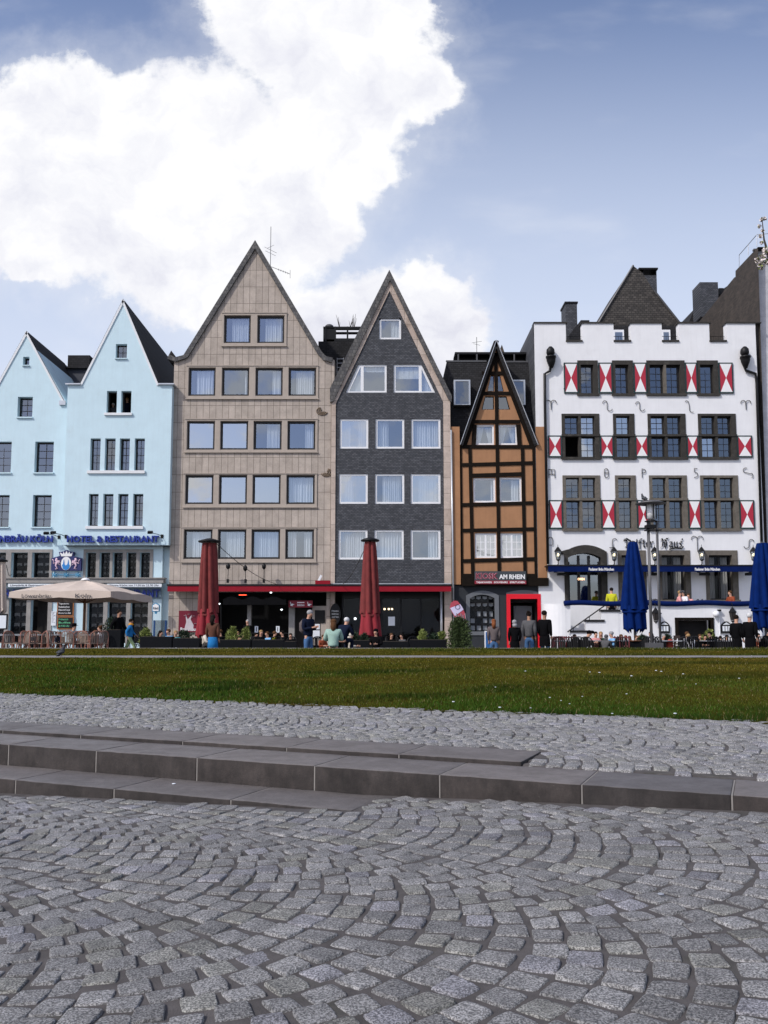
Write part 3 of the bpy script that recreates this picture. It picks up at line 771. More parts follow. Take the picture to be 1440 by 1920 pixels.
# ---------------------------------------------------------------- light blue houses
def blue_left():
    Y = 46.15; h = House('pale blue gabled house at the left edge, its gable lower than its blue neighbour', Y, fx(60, 900, Y), 3)
    A = PT(Y, (-25, 757), (50, 622), (123, 757)); xl = A[0][0]; xr = fx(121, 900, Y)
    out = [(xl - 3, GZ), (xr, GZ), (xr, A[2][1]), A[1], A[0], (xl - 3, A[0][1])]
    K = dict(fm=M_black, gm=M_glassd, fw=.075, rec=.3, sillm=M_blue)
    h.win(43, 669, 55, 685, **K, sill=(.03, .03, .05)); h.win(33, 744, 61, 782, **K, nx=2, nz=3, sill=(.03, .03, .07))
    for a, c in ((-16, 21), (65, 100)): h.win(a, 828, c, 886, **K, nx=2, nz=4, sill=(.06, .06, .07))
    for a, c in ((-19, 17), (61, 96)): h.win(a, 928, c, 988, **K, nx=2, nz=4, sill=(.06, .06, .07))
    G = dict(fm=M_black, gm=M_glassg, fw=.06, rec=.34)
    for a, c in ((-26, 11), (21, 52), (60, 93)): h.win(a, 1036, c, 1084, **G, valance=3)
    for a, c in ((-25, 5), (16, 49)): h.win(a, 1106, c, 1206, **G, valance=5, nx=2, nz=5)
    dx0, dx1, dz0, dz1 = rect(57, 1116, 89, 1222, Y); h.hole((dx0, GZ + .05), (dx1, GZ + .05), (dx1, dz1), (dx0, dz1))
    b = MB(); b.box(dx0, dx1, Y + .9, Y + .95, GZ, dz1); b.box(dx1 - .12, dx1 - .09, Y + .85, Y + .9, 1.2, 1.5); b.build('door', M_dark2, h.t)
    h.wall(out, M_blue); h.body([p for p in out], 6.5, M_blue)
    # stone frames of the first floor window band
    st = MB(); x0, x1, z0, z1 = rect(-34, 1030, 98, 1085, Y)
    hs = []
    for a, c in ((-26, 11), (21, 52), (60, 93)):
        q = rect(a, 1036, c, 1084, Y); hs.append([(q[0], q[2]), (q[1], q[2]), (q[1], q[3]), (q[0], q[3])])
    st.prism([(x0, z0), (x1, z0), (x1, z1), (x0, z1)], Y - .04, Y + .002, 0, hs); st.build('window_surround', M_stone, h.t)
    st = MB()
    for a, c in ((49, 57), (89, 97), (5, 16)):
        q = rect(a, 1112, c, 1222, Y); st.box(q[0], q[1], Y - .04, Y - .002, GZ, q[3])
    st.build('door_surround', M_stone, h.t)
    slope_roof(h, [A[0], A[1], A[2]], Y - .03, Y + 5.7, .02, M_roof)
    b = MB(); w_ = .11
    for (p, q, s_) in ((A[0], A[1], 1), (A[1], A[2], 1)):
        dx, dz = q[0] - p[0], q[1] - p[1]; l = math.hypot(dx, dz); nx_, nz_ = dz / l * w_, -dx / l * w_
        b.prism([p, q, (q[0] + nx_, q[1] + nz_), (p[0] + nx_, p[1] + nz_)][::-1], Y - .05, Y - .004, 0)
    b.build('gable_trim', M_trim, h.t)
    h.pbox('gutter', 112, 752, 124, 760, M_galv, -.12, -.02)
    # lower dormer roof and flat topped chimney block behind
    Y2 = Y + 5.2; b = MB(); x0, x1, z0, z1 = rect(127, 666, 168, 688, Y2); b.box(x0, x1, Y2, Y2 + 2.5, z0, z1); b.box(x0 - .1, x1 + .1, Y2 - .1, Y2 + 2.6, z0 - .1, z0)
    b.build('chimney', M_roof, h.t)
    b = MB(); x0, x1, z0, z1 = rect(120, 686, 176, 760, Y2); b.box(x0, x1, Y2 + .1, Y2 + 2, z0, z1 - .1); b.build('dormer', pm('slate_blue_sheet', (.04, .045, .06), .6), h.t)
    return h
def blue_right():
    Yu, Yl = 45.6, 46.15; h = House('tall pale blue gabled house with hotel lettering and a jutting upper front', Yu, fx(225, 900, Yu), 4)
    A = PT(Yu, (150, 722), (231, 562), (298, 722)); xl = fx(122, 870, Yu); xr = fx(319.5, 870, Yu); zj = fz(1022, Yu); zt = A[0][1]
    out = [(xl, zj), (xr, zj), (xr, zt), A[2], A[1], A[0], (xl, zt)]
    K = dict(fm=M_black, gm=M_glassd, fw=.075, rec=.28)
    h.win(217, 645, 238, 672, **K, nx=2, nz=2, sill=(.03, .03, .05), sillm=M_blue)
    for a, c in ((200, 219), (227, 246)): h.win(a, 733, c, 774, **K, open_=True)
    h.pbox('window_sill', 196, 774.5, 248, 779, M_trim, -.1, -.003)
    for a, c in ((169, 188), (196.5, 216), (224, 243), (252, 271)): h.win(a, 822, c, 882, **K, nx=2, nz=4, curt=None)
    h.pbox('window_sill', 164, 882.5, 272, 888, M_trim, -.1, -.003)
    for a, c in ((166, 184), (193, 212), (221, 240), (249, 268)): h.win(a, 926, c, 986, **K, nx=2, nz=4, curt=None)
    h.pbox('window_sill', 161, 986.5, 269, 992, M_trim, -.1, -.003)
    b = MB()
    for a, c, y0, y1 in ((166, 271, 822, 882), (163, 268, 926, 986)):
        pass
    h.wall(out, M_blue, th=.32); h.body(out, 13.5, M_blue, y0=.32)
    slope_roof(h, [A[0], A[1], A[2]], Yu - .03, Yu + 13.2, .02, M_roof)
    b = MB(); w_ = .11
    for (p, q) in ((A[0], A[1]), (A[1], A[2])):
        dx, dz = q[0] - p[0], q[1] - p[1]; l = math.hypot(dx, dz); nx_, nz_ = dz / l * w_, -dx / l * w_
        b.prism([p, q, (q[0] + nx_, q[1] + nz_), (p[0] + nx_, p[1] + nz_)][::-1], Yu - .05, Yu - .004, 0)
    b.build('gable_trim', M_trim, h.t)
    b = MB(); b.box(xl - .1, A[0][0] + .05, Yu - .14, Yu + .3, zt, zt + .07); b.box(A[2][0] - .02, xr + .12, Yu - .14, Yu + 6, zt, zt + .07); b.build('gutter', M_galv, h.t)
    # ground storeys, set back
    G = dict(fm=M_black, gm=M_glassg, fw=.05, rec=.3, Y=Yl)
    h.holes = []; P5 = ((161, 180), (186.5, 206), (211, 230), (237, 255.5), (262, 281))
    for a, c in P5: h.win(a, 1036, c, 1084, **G, valance=4, nx=2)
    for a, c in ((163, 193), (201, 236), (244, 277)): h.win(a, 1128, c, 1206, **G, valance=4, nx=2, nz=4)
    x0 = fx(121.3, 900, 46.15); x1 = fx(303, 1120, Yl)
    h.wall([(x0, GZ), (x1, GZ), (x1, zj + .3), (x0, zj + .3)], M_blue, Y=Yl, name='lower_wall')
    b = MB(); b.box(x1, fx(316, 1120, Yl), Yl + .25, Yl + .5, GZ, zj + .3); b.box(x0, xr, Yl + .6, Yl + 5, GZ, zj); b.box(xl, xr, Yu + .3, Yl + .35, zj, zj + .04); b.build('side_wall', M_blue, h.t)
    b = MB(); b.box(x0 + .1, x1 - .1, Yl + .56, Yl + .6, GZ, zj); b.build('interior', M_dark, h.t)
    st = MB(); hs = []
    for a, c in P5:
        q = rect(a, 1036, c, 1084, Yl); hs.append([(q[0], q[2]), (q[1], q[2]), (q[1], q[3]), (q[0], q[3])])
    x0, x1, z0, z1 = rect(156.5, 1030, 287, 1085.5, Yl); st.prism([(x0, z0), (x1, z0), (x1, z1), (x0, z1)], Yl - .04, Yl + .002, 0, hs); st.build('window_surround', M_stone, h.t)
    st = MB()
    for a, c in ((155, 163), (193, 201), (236, 244), (277, 285)):
        q = rect(a, 1126, c, 1222, Yl); st.box(q[0], q[1], Yl - .04, Yl - .002, GZ, q[3])
    q = rect(155, 1120, 285, 1129, Yl); st.box(q[0], q[1], Yl - .05, Yl - .001, q[2], q[3]); st.build('pier', M_stone, h.t)
    # cornice with awning boxes
    b = MB(); x0, x1, z0, z1 = rect(-30, 1086, 311, 1094, Yl); b.box(x0, x1, Yl - .55, Yl - .045, z0, z1); b.box(x0, x1 + .08, Yl - .62, Yl - .045, z1, z1 + .05)
    b.build('cornice', M_stone, h.t)
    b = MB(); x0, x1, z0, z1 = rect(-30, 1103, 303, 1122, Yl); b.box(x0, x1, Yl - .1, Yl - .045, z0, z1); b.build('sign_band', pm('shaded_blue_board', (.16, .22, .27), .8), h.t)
    text('RESTAURANT', 196, 1105, 299, 1120, Yl - .14, M_bsign, h.t, off=.02, ex=.04)
    text('RESTAURANT', -60, 1105, 60, 1120, Yl - .14, M_bsign, h.t, off=.02, ex=.04)
    return h
hb1 = blue_left(); hb2 = blue_right()
# lettering on the blue fronts
t = thing('hotel_lettering', 'raised blue capitals reading Hotel & Restaurant on the right blue house', 'sign', (fx(212, 1010, 45.6), 45.6, fz(1010, 45.6)), 'blue capitals on the blue houses')
text('HOTEL & RESTAURANT', 126, 1004.5, 298, 1017, 45.50, M_bsign, t, off=.025, ex=.07)
t = thing('brewery_lettering', 'raised blue capitals ending in Köln on the left blue house', 'sign', (fx(30, 1010, 46.15), 46.15, fz(1010, 46.15)), 'blue capitals on the blue houses')
text('LÖWENBRÄU KÖLN', -45, 1001.5, 99, 1017, 46.05, M_bsign, t, off=.025, ex=.07)
def banner(txt, px0, px1, lab):
    Y = 45.55; x0, x1, z0, z1 = rect(px0, 1094.5, px1, 1100.5, Y); t = thing('banner_strip', lab, 'banner', ((x0 + x1) / 2, Y, z0), 'white text strips under the cornice')
    b = MB(); b.box(x0, x1, Y, Y + .04, z0, z1); b.build('strip', M_paper, t)
    text(txt, 0, 0, 0, 0, Y - .004, M_btxt, t, off=.008, ex=.003, xz4=(x0 + (x1 - x0) * .04, x1 - (x1 - x0) * .05, z0 + .035, z1 - .03))
banner('Warme Küche von 11:30 bis 22.30 Uhr', 200, 303, 'white strip with kitchen hours below the cornice, behind the open parasol')
banner('Löwenbräu & Gastronomie im Herzen Kölns', 15, 130, 'white strip of small dark writing below the cornice of the left blue house')
def spot(px, py, Y, dx, lab, name='spotlight', tall=0):
    x, z = at(px, py, Y); t = thing(name, lab, 'lamp', (x, Y, z), 'small black spotlights on the fronts')
    b = MB(); 
    if tall:
        b.tube([(x, Y - .45, z), (x + dx * .05, Y - .45, z + tall)], .018, 6); b.box(x - .06, x + .06, Y - .52, Y - .38, z - .05, z + .14); b.build('arm', M_blk, t)
        b = MB(); b.lathe([(.03, 0), (.1, .08), (.12, .2), (.07, .3), (.02, .34)], (x + dx * .05, Y - .5, z + tall - .06), 10); b.build('lamp_head', M_blk, t, smooth=True)
    else:
        b.tube([(x, Y, z - .08), (x + dx * .15, Y - .3, z), (x + dx * .5, Y - .5, z + .06)], .018, 6); b.box(x - .07, x + .07, Y - .03, Y, z - .17, z + .02); b.build('arm', M_blk, t)
        b = MB(); b.obox((x + dx * .5, Y - .52, z + .08), (.26, .16, .12), 0, 0, .5); b.build('lamp_head', M_blk, t)
spot(111, 1004.5, 46.15, -1, 'black arm spotlight over the end of the left blue lettering')
spot(124, 1003.5, 45.6, -1, 'black arm spotlight at the left end of the hotel lettering')
spot(304, 1003, 45.6, -1, 'black arm spotlight at the right end of the hotel lettering')
# crest sign
def crest():
    Y = 46.0; x0, x1, z0, z1 = rect(97, 1031, 153, 1072, Y); W_ = x1 - x0; H_ = z1 - z0; t = thing('brewery_crest', 'dark blue crest board with white crown, pale lions and church spires', 'sign', ((x0 + x1) / 2, Y, z0))
    def P(a, c): return (x0 + W_ * a, z0 + H_ * c)
    b = MB(); b.prism([P(0, .05), P(1, .05), P(1, .62), P(.88, .66), P(.72, .72), P(.76, .9), P(.6, .93), P(.5, 1), P(.4, .93), P(.24, .9), P(.28, .72), P(.12, .66), P(0, .62)], Y - .06, Y + .14); b.build('board', pm('crest_navy', (.02, .025, .12), .5), t)
    b = MB(); n = 22; b.prism([P(.5 + .17 * math.cos(2 * math.pi * k / n), .37 + .31 * math.sin(2 * math.pi * k / n)) for k in range(n)], Y - .08, Y - .062)
    pts = [(.33, .7), (.67, .7), (.72, .88), (.66, .84), (.62, .8), (.6, .92), (.55, .8), (.5, .96), (.45, .8), (.4, .92), (.38, .8), (.34, .84), (.28, .88)]
    b.prism([P(*p) for p in pts], Y - .08, Y - .062); b.build('crown_and_shield', M_wtxt, t)
    b = MB(); b.prism([P(.37, .3), P(.4, .14), (P(.5, .06)), P(.6, .14), P(.63, .3), P(.6, .34), P(.575, .56), P(.55, .34), P(.5, .28), P(.45, .34), P(.425, .56), P(.4, .34)], Y - .1, Y - .082); b.build('spires', pm('bright_blue_paint', (.02, .22, .6), .5), t)
    b = MB()
    for s_ in (-1, 1):
        def Q(a, c): return P(.5 + s_ * a, c)
        b.tube([(*Q(.2, .45)[:1], Y - .07, Q(.2, .45)[1]), (Q(.26, .4)[0], Y - .07, Q(.26, .4)[1]), (Q(.33, .52)[0], Y - .07, Q(.33, .52)[1]), (Q(.31, .62)[0], Y - .07, Q(.31, .62)[1])], [.05, .08, .08, .06], 8)
        b.tube([(Q(.3, .42)[0], Y - .07, Q(.3, .42)[1]), (Q(.34, .28)[0], Y - .07, Q(.34, .28)[1]), (Q(.28, .14)[0], Y - .07, Q(.28, .14)[1]), (Q(.35, .12)[0], Y - .07, Q(.35, .12)[1])], [.07, .05, .035, .03], 7)
        b.tube([(Q(.35, .42)[0], Y - .07, Q(.35, .42)[1]), (Q(.43, .36)[0], Y - .07, Q(.43, .36)[1]), (Q(.42, .5)[0], Y - .07, Q(.42, .5)[1]), (Q(.46, .56)[0], Y - .07, Q(.46, .56)[1])], [.03, .02, .02, .03], 6)
        for k in range(3): b.tube([(Q(.28, .5 - .06 * k)[0], Y - .08, Q(.28, .5 - .06 * k)[1]), (Q(.2, .5 - .1 * k)[0], Y - .08, Q(.2, .5 - .1 * k)[1])], .022, 6)
    b.build('lion', pm('pale_pink_paint', (.7, .5, .6), .5), t, smooth=True)
crest()
def ornbar():
    Y = 46.1; x0, x1, z0, z1 = rect(103, 1076, 147, 1080, Y); t = thing('ornamental_bar', 'blue wrought bar with three fleurs below the crest board', 'ornament', ((x0 + x1) / 2, Y, z0)); b = MB(); zc = (z0 + z1) / 2
    b.box(x0, x1, Y - .04, Y, zc - .02, zc + .02)
    for k in range(3):
        x = x0 + (x1 - x0) * k / 2
        for a in range(6):
            c_, s_ = math.cos(a * math.pi / 3 + .52), math.sin(a * math.pi / 3 + .52); b.tube([(x, Y - .05, zc), (x + c_ * .17, Y - .05, zc + s_ * .17)], [.04, .02], 6)
    b.build('bar', M_teal, t)
ornbar()
# hanging house-shaped crest at the right end
Y = 45.4; x0, x1, z0, z1 = rect(285, 1130, 299, 1147, Y); t = thing('hanging_sign', 'small white house shaped beer sign on the blue wall beside the parasol', 'sign', (x0, Y, z0)); xc = (x0 + x1) / 2
b = MB(); b.prism([(x0, z0), (x1, z0), (x1, z1 - .13), (xc, z1), (x0, z1 - .13)], Y, Y + .12); b.prism([(xc - .04, z0 - .12), (xc + .04, z0 - .12), (xc + .07, z0), (xc - .07, z0)], Y + .02, Y + .1); b.build('sign_box', M_teal, t)
b = MB(); b.prism([(x0 + .04, z0 + .04), (x1 - .04, z0 + .04), (x1 - .04, z1 - .15), (xc, z1 - .05), (x0 + .04, z1 - .15)], Y - .015, Y - .001); b.build('sign_face', M_wtxt, t)
text('Kölsch', 0, 0, 0, 0, Y - .02, M_btxt, t, off=.02, ex=.003, xz4=(x0 + .06, x1 - .06, z0 + .12, z0 + .25))
# two chalk boards
for k, (y0, y1, lab, cl, tx) in enumerate(((1127, 1155, 'upper black menu chalkboard in an orange frame on the blue wall', M_wtxt, ['Tageskarte', 'Reibekuchen', 'Haxe & Kraut', 'Himmel un Ääd']), (1156, 1180, 'lower chalkboard with green writing in an orange frame', pm('green_chalk', (.15, .55, .3), .8), ['Frühstück', 'Buffet', 'ab 9.00 Uhr']))):
    Y = 46.05; x0, x1, z0, z1 = rect(107, y0, 138, y1, Y); t = thing('menu_board', lab, 'chalkboard', (x0, Y, z0), 'chalkboards by the door')
    b = MB(); b.box(x0, x1, Y, Y + .06, z0, z1, 1); b.box(x0 + .05, x1 - .05, Y - .01, Y - .001, z0 + .05, z1 - .05, 0); b.build('board', [M_blk, pm('orange_frame', (.38, .14, .04), .6)], t)
    n = len(tx)
    for i, s_ in enumerate(tx):
        zt = z1 - .1 - (z1 - z0 - .16) * i / n; text(s_, 0, 0, 0, 0, Y - .014, cl, t, 'writing', ex=.002, off=.006, xz4=(x0 + .09, x0 + .12 + (x1 - x0 - .2) * (.6 + .05 * len(s_) % .35), zt - .1, zt))
Y = 46.05; x0, x1, z0, z1 = rect(96, 1146, 105, 1173, Y); t = thing('notice', 'tall white paper notice taped beside the chalkboards', 'notice', (x0, Y, z0)); b = MB(); b.box(x0, x1, Y - .01, Y + .04, z0, z1); b.build('sheet', M_paper, t)
b = MB(); [b.box(x0 + .04, x1 - .04 - .05 * (k % 3), Y - .013, Y - .0105, z1 - .06 - .06 * k, z1 - .045 - .06 * k) for k in range(10)]; b.build('writing', M_btxt, t)

# ---------------------------------------------------------------- beige house
def beige():
    Y = 46.0; h = House('tall sandstone clad house with a steep dark edged gable and black windows', Y, fx(475, 900, Y), 5)
    xl = fx(322, 880, Y); xr = fx(626, 880, Y); zt = fz(668, Y); G = PT(Y, (345, 668), (479, 462), (604, 662), (612, 670))
    out = [(xl, GZ), (xr, GZ), (xr, fz(675, Y)), G[3], G[2], G[1], G[0], (xl, fz(674, Y))]
    rows = [((592, 643), ((420.5, 470), (483, 533)), 538 - .5, ('mid', 'mid'), (587, 649)),
            ((690, 742), ((354, 404), (416.5, 467), (479.5, 530), (541.5, 592.5)), 0, ('mid', 'sliver', 'right', 'mid'), (686, 748)),
            ((790, 843), ((351, 402.5), (413.5, 465), (476, 528), (539.5, 591)), 0, ('none', 'none', 'right', 'right'), (786, 848)),
            ((891, 945), ((348, 400), (411, 463), (474, 526), (537.5, 590)), 0, (None, None, None, 'full'), (888, 951)),
            ((993, 1048), ((345, 398), (409, 461.5), (472, 525), (535.5, 588.5)), 0, ('mid', 'mid', 'full', 'both'), (989, 1054))]
    gl = {(2, 0): M_glassw, (2, 1): M_glassw, (3, 0): M_glassw, (3, 1): M_glassw, (3, 2): M_glassw}
    for ri, ((y0, y1), ws, _, cu, (gy0, gy1)) in enumerate(rows):
        tb = MB(); x0 = fx(ws[0][0] - 4.5, (y0 + y1) / 2, Y); x1 = fx(ws[-1][1] + 4.5, (y0 + y1) / 2, Y); z0, z1 = fz(gy1, Y), fz(gy0, Y); hs = []
        for i, (a, c) in enumerate(ws):
            k = cu[i]; k = None if k == 'none' else k
            _, (wx0, wx1, wz0, wz1) = h.win(a, y0, c, y1, fm=M_black, gm=gl.get((ri, i), M_glass), fw=.105, rec=.1, curt=k)
            hs.append([(wx0 - .02, wz0 - .02), (wx1 + .02, wz0 - .02), (wx1 + .02, wz1 + .02), (wx0 - .02, wz1 + .02)])
        tb.prism([(x0, z0), (x1, z0), (x1, z1), (x0, z1)], Y - .045, Y + .001, 0, hs); tb.box(x0 - .03, x1 + .03, Y - .09, Y - .046, z0 - .035, z0 + .02); tb.box(x0 - .02, x1 + .02, Y - .075, Y - .046, z1 - .02, z1 + .02)
        tb.build('window_trim', M_ltrim, h.t)
    zg = fz(1098, Y); x0, x1 = fx(405, 1150, Y), fx(612, 1150, Y)
    h.hole((x0, GZ + .02), (x1, GZ + .02), (x1, zg - .35), (x0, zg - .35))
    h.wall(out, M_panel, ms=M_ltrim); h.body(out, 12, M_panel, inner=2.5)
    # coping band along the gable
    for pts, w_ in (([(318, 666), (330, 671), (345, 667), (479, 452)], 9), ([(479, 452), (603, 660), (611, 669), (624, 672)], 9)):
        P = PT(Y, *pts); b = MB(); lo = []
        for i, p in enumerate(P):
            a = P[max(0, i - 1)]; c = P[min(len(P) - 1, i + 1)]; dx, dz = c[0] - a[0], c[1] - a[1]; l = math.hypot(dx, dz); k = .26
            if (p == P[-1] and pts[-1] == (479, 452)) or (p == P[0] and pts[0] == (479, 452)): lo.append((p[0], p[1] - .50))
            else: lo.append((p[0] + dz / l * k, p[1] - dx / l * k))
        b.prism(P + lo[::-1], Y - .14, Y + .5); b.build('gable_coping', M_coping, h.t)
    P = PT(Y, (345, 667), (479, 452.5), (603, 660)); slope_roof(h, P, Y + .51, Y + 12, .01, M_roof)
    # low shoulder roof at the left
    b = MB(); P = PT(Y + .3, (313, 672), (321, 657), (330, 671)); b.prism(P, Y + .3, Y + 2); b.build('chimney_cap', M_roof, h.t)
    for (px, py, py2) in ((443, 1120, 1215), (463, 1124, 1215), (541, 1128, 1215)):
        q = rect(px if px != 443 else 461, py, (px if px != 443 else 461) + 7 + (4 if px == 541 else 0), py2, Y)
        if px == 443: continue
        b = MB(); b.box(q[0], q[1], Y + .05, Y + .4, GZ, q[3]); b.build('pier', M_stone, h.t)
    q = rect(545, 1118, 612, 1215, Y + .02); b = MB(); b.box(q[0], fx(587, 1150, Y), Y + .6, Y + .65, GZ, fz(1141, Y)); b.build('door', M_dark2, h.t)
    q = rect(585, 1136, 612, 1210, Y); b = MB(); b.box(q[0], q[1], Y + .1, Y + .3, q[2], q[3]); b.build('side_panel', M_ltrim, h.t)
    q = rect(590, 1144, 609, 1168, Y); b = MB(); b.box(q[0], q[1], Y + .05, Y + .095, q[2], q[3]); b.build('dark_hatch', M_blk, h.t)
    # weathered carved stains of the boundary stones
    b = MB()
    for cx, cy, s_ in ((604, 771, 1), (612, 886, -1)):
        for k, rr_ in enumerate((.3, .2, .1)):
            pts = []
            for i in range(11):
                a = math.pi * (.1 + 1.3 * i / 10); x, z = at(cx, cy, Y); pts.append((x + s_ * rr_ * math.cos(a), Y - .02, z - rr_ * math.sin(a) * .7))
            b.tube(pts, .035, 6)
    b.build('carved_scroll', pm('weathered_scroll', (.16, .12, .085), .9), h.t, smooth=True)
    return h
hbg = beige()
# ---------------------------------------------------------------- slate house
def slate():
    Y = 45.95; h = House('grey slate faced house with a sharp gable and white framed windows', Y, fx(735, 900, Y), 6)
    xl, xr = fx(629, 900, Y), fx(832, 900, Y); I = PT(Y, (633, 757), (730.5, 546), (832, 754))
    out = [(xl, fz(1097, Y)), (xr, fz(1097, Y)), (xr, I[2][1]), (I[1][0], I[1][1]), (xl, I[0][1])]
    W = dict(fm=M_wframe, fw=.11, rec=.06)
    h.win(711, 597, 752, 636, **W, curt='right', cutop=.12)
    # upper pair with triangular side lights
    for s_, (a, c, d) in ((-1, (672, 725, 648)), (1, (790, 738, 816))):
        xa, z1 = at(a, 683, Y); xc, z0 = at(c, 736, Y); xd = fx(d, 736, Y)
        xm = fx(678 if s_ < 0 else 789, 710, Y)
        poly = [(xd, z0), (xc, z0), (xc, z1), (xa, z1)]
        if s_ > 0: poly = [(xc, z0), (xd, z0), (xa, z1), (xc, z1)]
        h.hole(*poly); fwd = .11; b = MB(); yf = Y + .06
        lo_, hi_ = sorted((xm, xc)); R_ = [(lo_ + fwd, z0 + fwd), (hi_ - fwd, z0 + fwd), (hi_ - fwd, z1 - fwd), (lo_ + fwd, z1 - fwd)]
        g_ = .05; sl_ = (xa - xd) / (z1 - z0)
        if s_ < 0: T_ = [(xd + fwd * 1.7, z0 + .08), (xm - g_, z0 + .08), (xm - g_, z0 + min(z1 - z0 - .1, (xm - g_ - xd) / sl_ - .22))]
        else: T_ = [(xm + g_, z0 + .08), (xd - fwd * 1.7, z0 + .08), (xm + g_, z0 + (xm + g_ - xd) / sl_ - .22)]
        b.prism(poly, yf, yf + .07, 0, [R_, T_]); w_ = b.build('window', M_wframe, h.t)
        p = MB(); p.poly([(x, yf + .03, z) for x, z in R_]); p.build('pane', M_glass, w_); p = MB(); p.poly([(x, yf + .035, z) for x, z in T_]); p.build('pane', M_glass, w_)
        curtain(w_, R_[0][0], R_[1][0], R_[0][1], R_[2][1], yf + .15, 'topblind' if s_ < 0 else 'halfblind', h.rr)
        p = MB(); p.poly([(x, yf + .16, z) for x, z in T_]); p.build('curtain', M_curt, w_)
    gl = {(1, 0): M_glassw, (1, 2): M_glassw, (0, 0): M_glassw}
    for ri, (y0, y1, xs, cu) in enumerate(((785, 841, ((637, 690.5), (704, 758), (771, 826)), ('both', 'left', 'full')), (888, 944.5, ((635.5, 689.5), (703, 758), (770, 826)), ('left', 'mid', 'mid')), (993, 1049, ((634.5, 689), (702, 757), (770, 826)), ('full', 'full', 'right')))):
        for i, (a, c) in enumerate(xs): h.win(a, y0, c, y1, **W, curt=cu[i], gm=gl.get((ri, i), M_glass))
    h.wall(out, M_slate); 
    big = [(fx(622, 900, Y), GZ), (fx(846, 900, Y), GZ), (fx(846, 900, Y), fz(748, Y)), at(730, 520, Y), (fx(622, 900, Y), fz(752, Y))]
    h.body(big, 12, M_slate, inner=2.2)
    # sandstone band following the gable and the sides
    O = PT(Y, (625, 754), (731, 527), (841, 751)); b = MB()
    xo, xi = fx(621, 900, Y), fx(629, 900, Y); b.prism([(xi, GZ), (xi, I[0][1]), I[1], O[1], (O[0]), (xo, O[0][1]), (xo, GZ)][::-1], Y - .06, Y + .31)
    xo2, xi2 = fx(845, 900, Y), fx(832, 900, Y); b.prism([(xi2, GZ), (xo2, GZ), (xo2, O[2][1]), O[2], O[1], I[1], (xi2, I[2][1])], Y - .06, Y + .31)
    b.build('stone_border', M_pil, h.t)
    # slate coping outside the band
    T = PT(Y, (619, 729), (730, 508), (847, 744)); L0 = PT(Y, (619, 755), (846, 755))
    b = MB(); b.prism([L0[0], O[0], O[1], T[1], T[0]][::-1], Y - .16, Y + .5); b.prism([O[1], O[2], L0[1], T[2], T[1]][::-1], Y - .16, Y + .5); b.build('gable_coping', M_coping, h.t)
    slope_roof(h, T, Y + .51, Y + 12, .01, M_roof)
    h.pbox('flashing', 622, 1094, 845, 1097, M_galv, -.14, -.062)
    # ground floor: glazed shop front
    zt = fz(1108, Y); x0, x1 = fx(642, 1150, Y), fx(826, 1150, Y); b = MB()
    for a in (642, 677, 715, 752, 790, 826): xx = fx(a, 1160, Y); b.box(xx - .05, xx + .05, Y + .3, Y + .4, GZ, zt)
    b.box(x0, x1, Y + .3, Y + .4, GZ, GZ + .5); b.box(x0, x1, Y + .29, Y + .41, fz(1122, Y), zt); w_ = b.build('shop_front', M_blk, h.t)
    p = MB(); p.poly([(x0, Y + .35, GZ), (x1, Y + .35, GZ), (x1, Y + .35, zt), (x0, Y + .35, zt)]); p.build('pane', M_glassg, w_)
    for a, m_ in ((642, 0), (832, 0)): pass
    b = MB(); xx = fx(828, 1160, Y); b.tube([(xx, Y + .1, GZ), (xx, Y + .1, zt)], .07, 10); b.build('downpipe', M_galv, h.t, smooth=True)
    x0, x1, z0, z1 = rect(728, 1156, 740.5, 1173, Y); b = MB(); b.box(x0, x1, Y + .27, Y + .29, z0, z1); b.build('paper_menu', M_paper, h.t)
    for a in (721, 729, 735): xx, zz = at(a, 1142, Y + 1); b = MB(); b.ball((xx, Y + 1, zz), .06, 8); b.build('lamp', M_gold, h.t)
    xx, zz = at(666, 1160, Y + .8); b = MB(); b.ball((xx, Y + .8, zz), .075, 8); b.build('lamp', M_cool, h.t)
    return h
hs = slate()
def fascia(px0, px1, Y, lab, n, group='red awning boxes'):
    x0, x1, z0, z1 = rect(px0, 1098.5, px1, 1109, Y - 1.0); t = thing('awning_box', lab, 'awning', ((x0 + x1) / 2, Y, z0), group)
    b = MB(); b.box(x0, x1, Y - 1.0, Y - .95, z0, z1); b.build('valance_board', M_redf, t)
    b = MB(); b.box(x0 + .01, x1 - .01, Y - .949, Y - .16, z0 + .12, z1 - .04); b.box(x0 - .04, x1 + .04, Y - 1.03, Y - .16, z1, z1 + .09); b.build('awning_case', M_blk, t)
    r_ = random.Random(n)
    for k in range(4):
        xx = x0 + (x1 - x0) * (.1 + .27 * k + r_.uniform(-.03, .03)); b = MB(); b.box(xx - .09, xx + .09, Y - .9, Y - .7, z0 + .05, z0 + .11); b.build('downlight', M_galv, t)
    return t
fascia(314, 615, 46.0, 'long red awning box across the sandstone house', 1)
fascia(612, 846, 45.95, 'shorter red awning box across the slate house', 2)
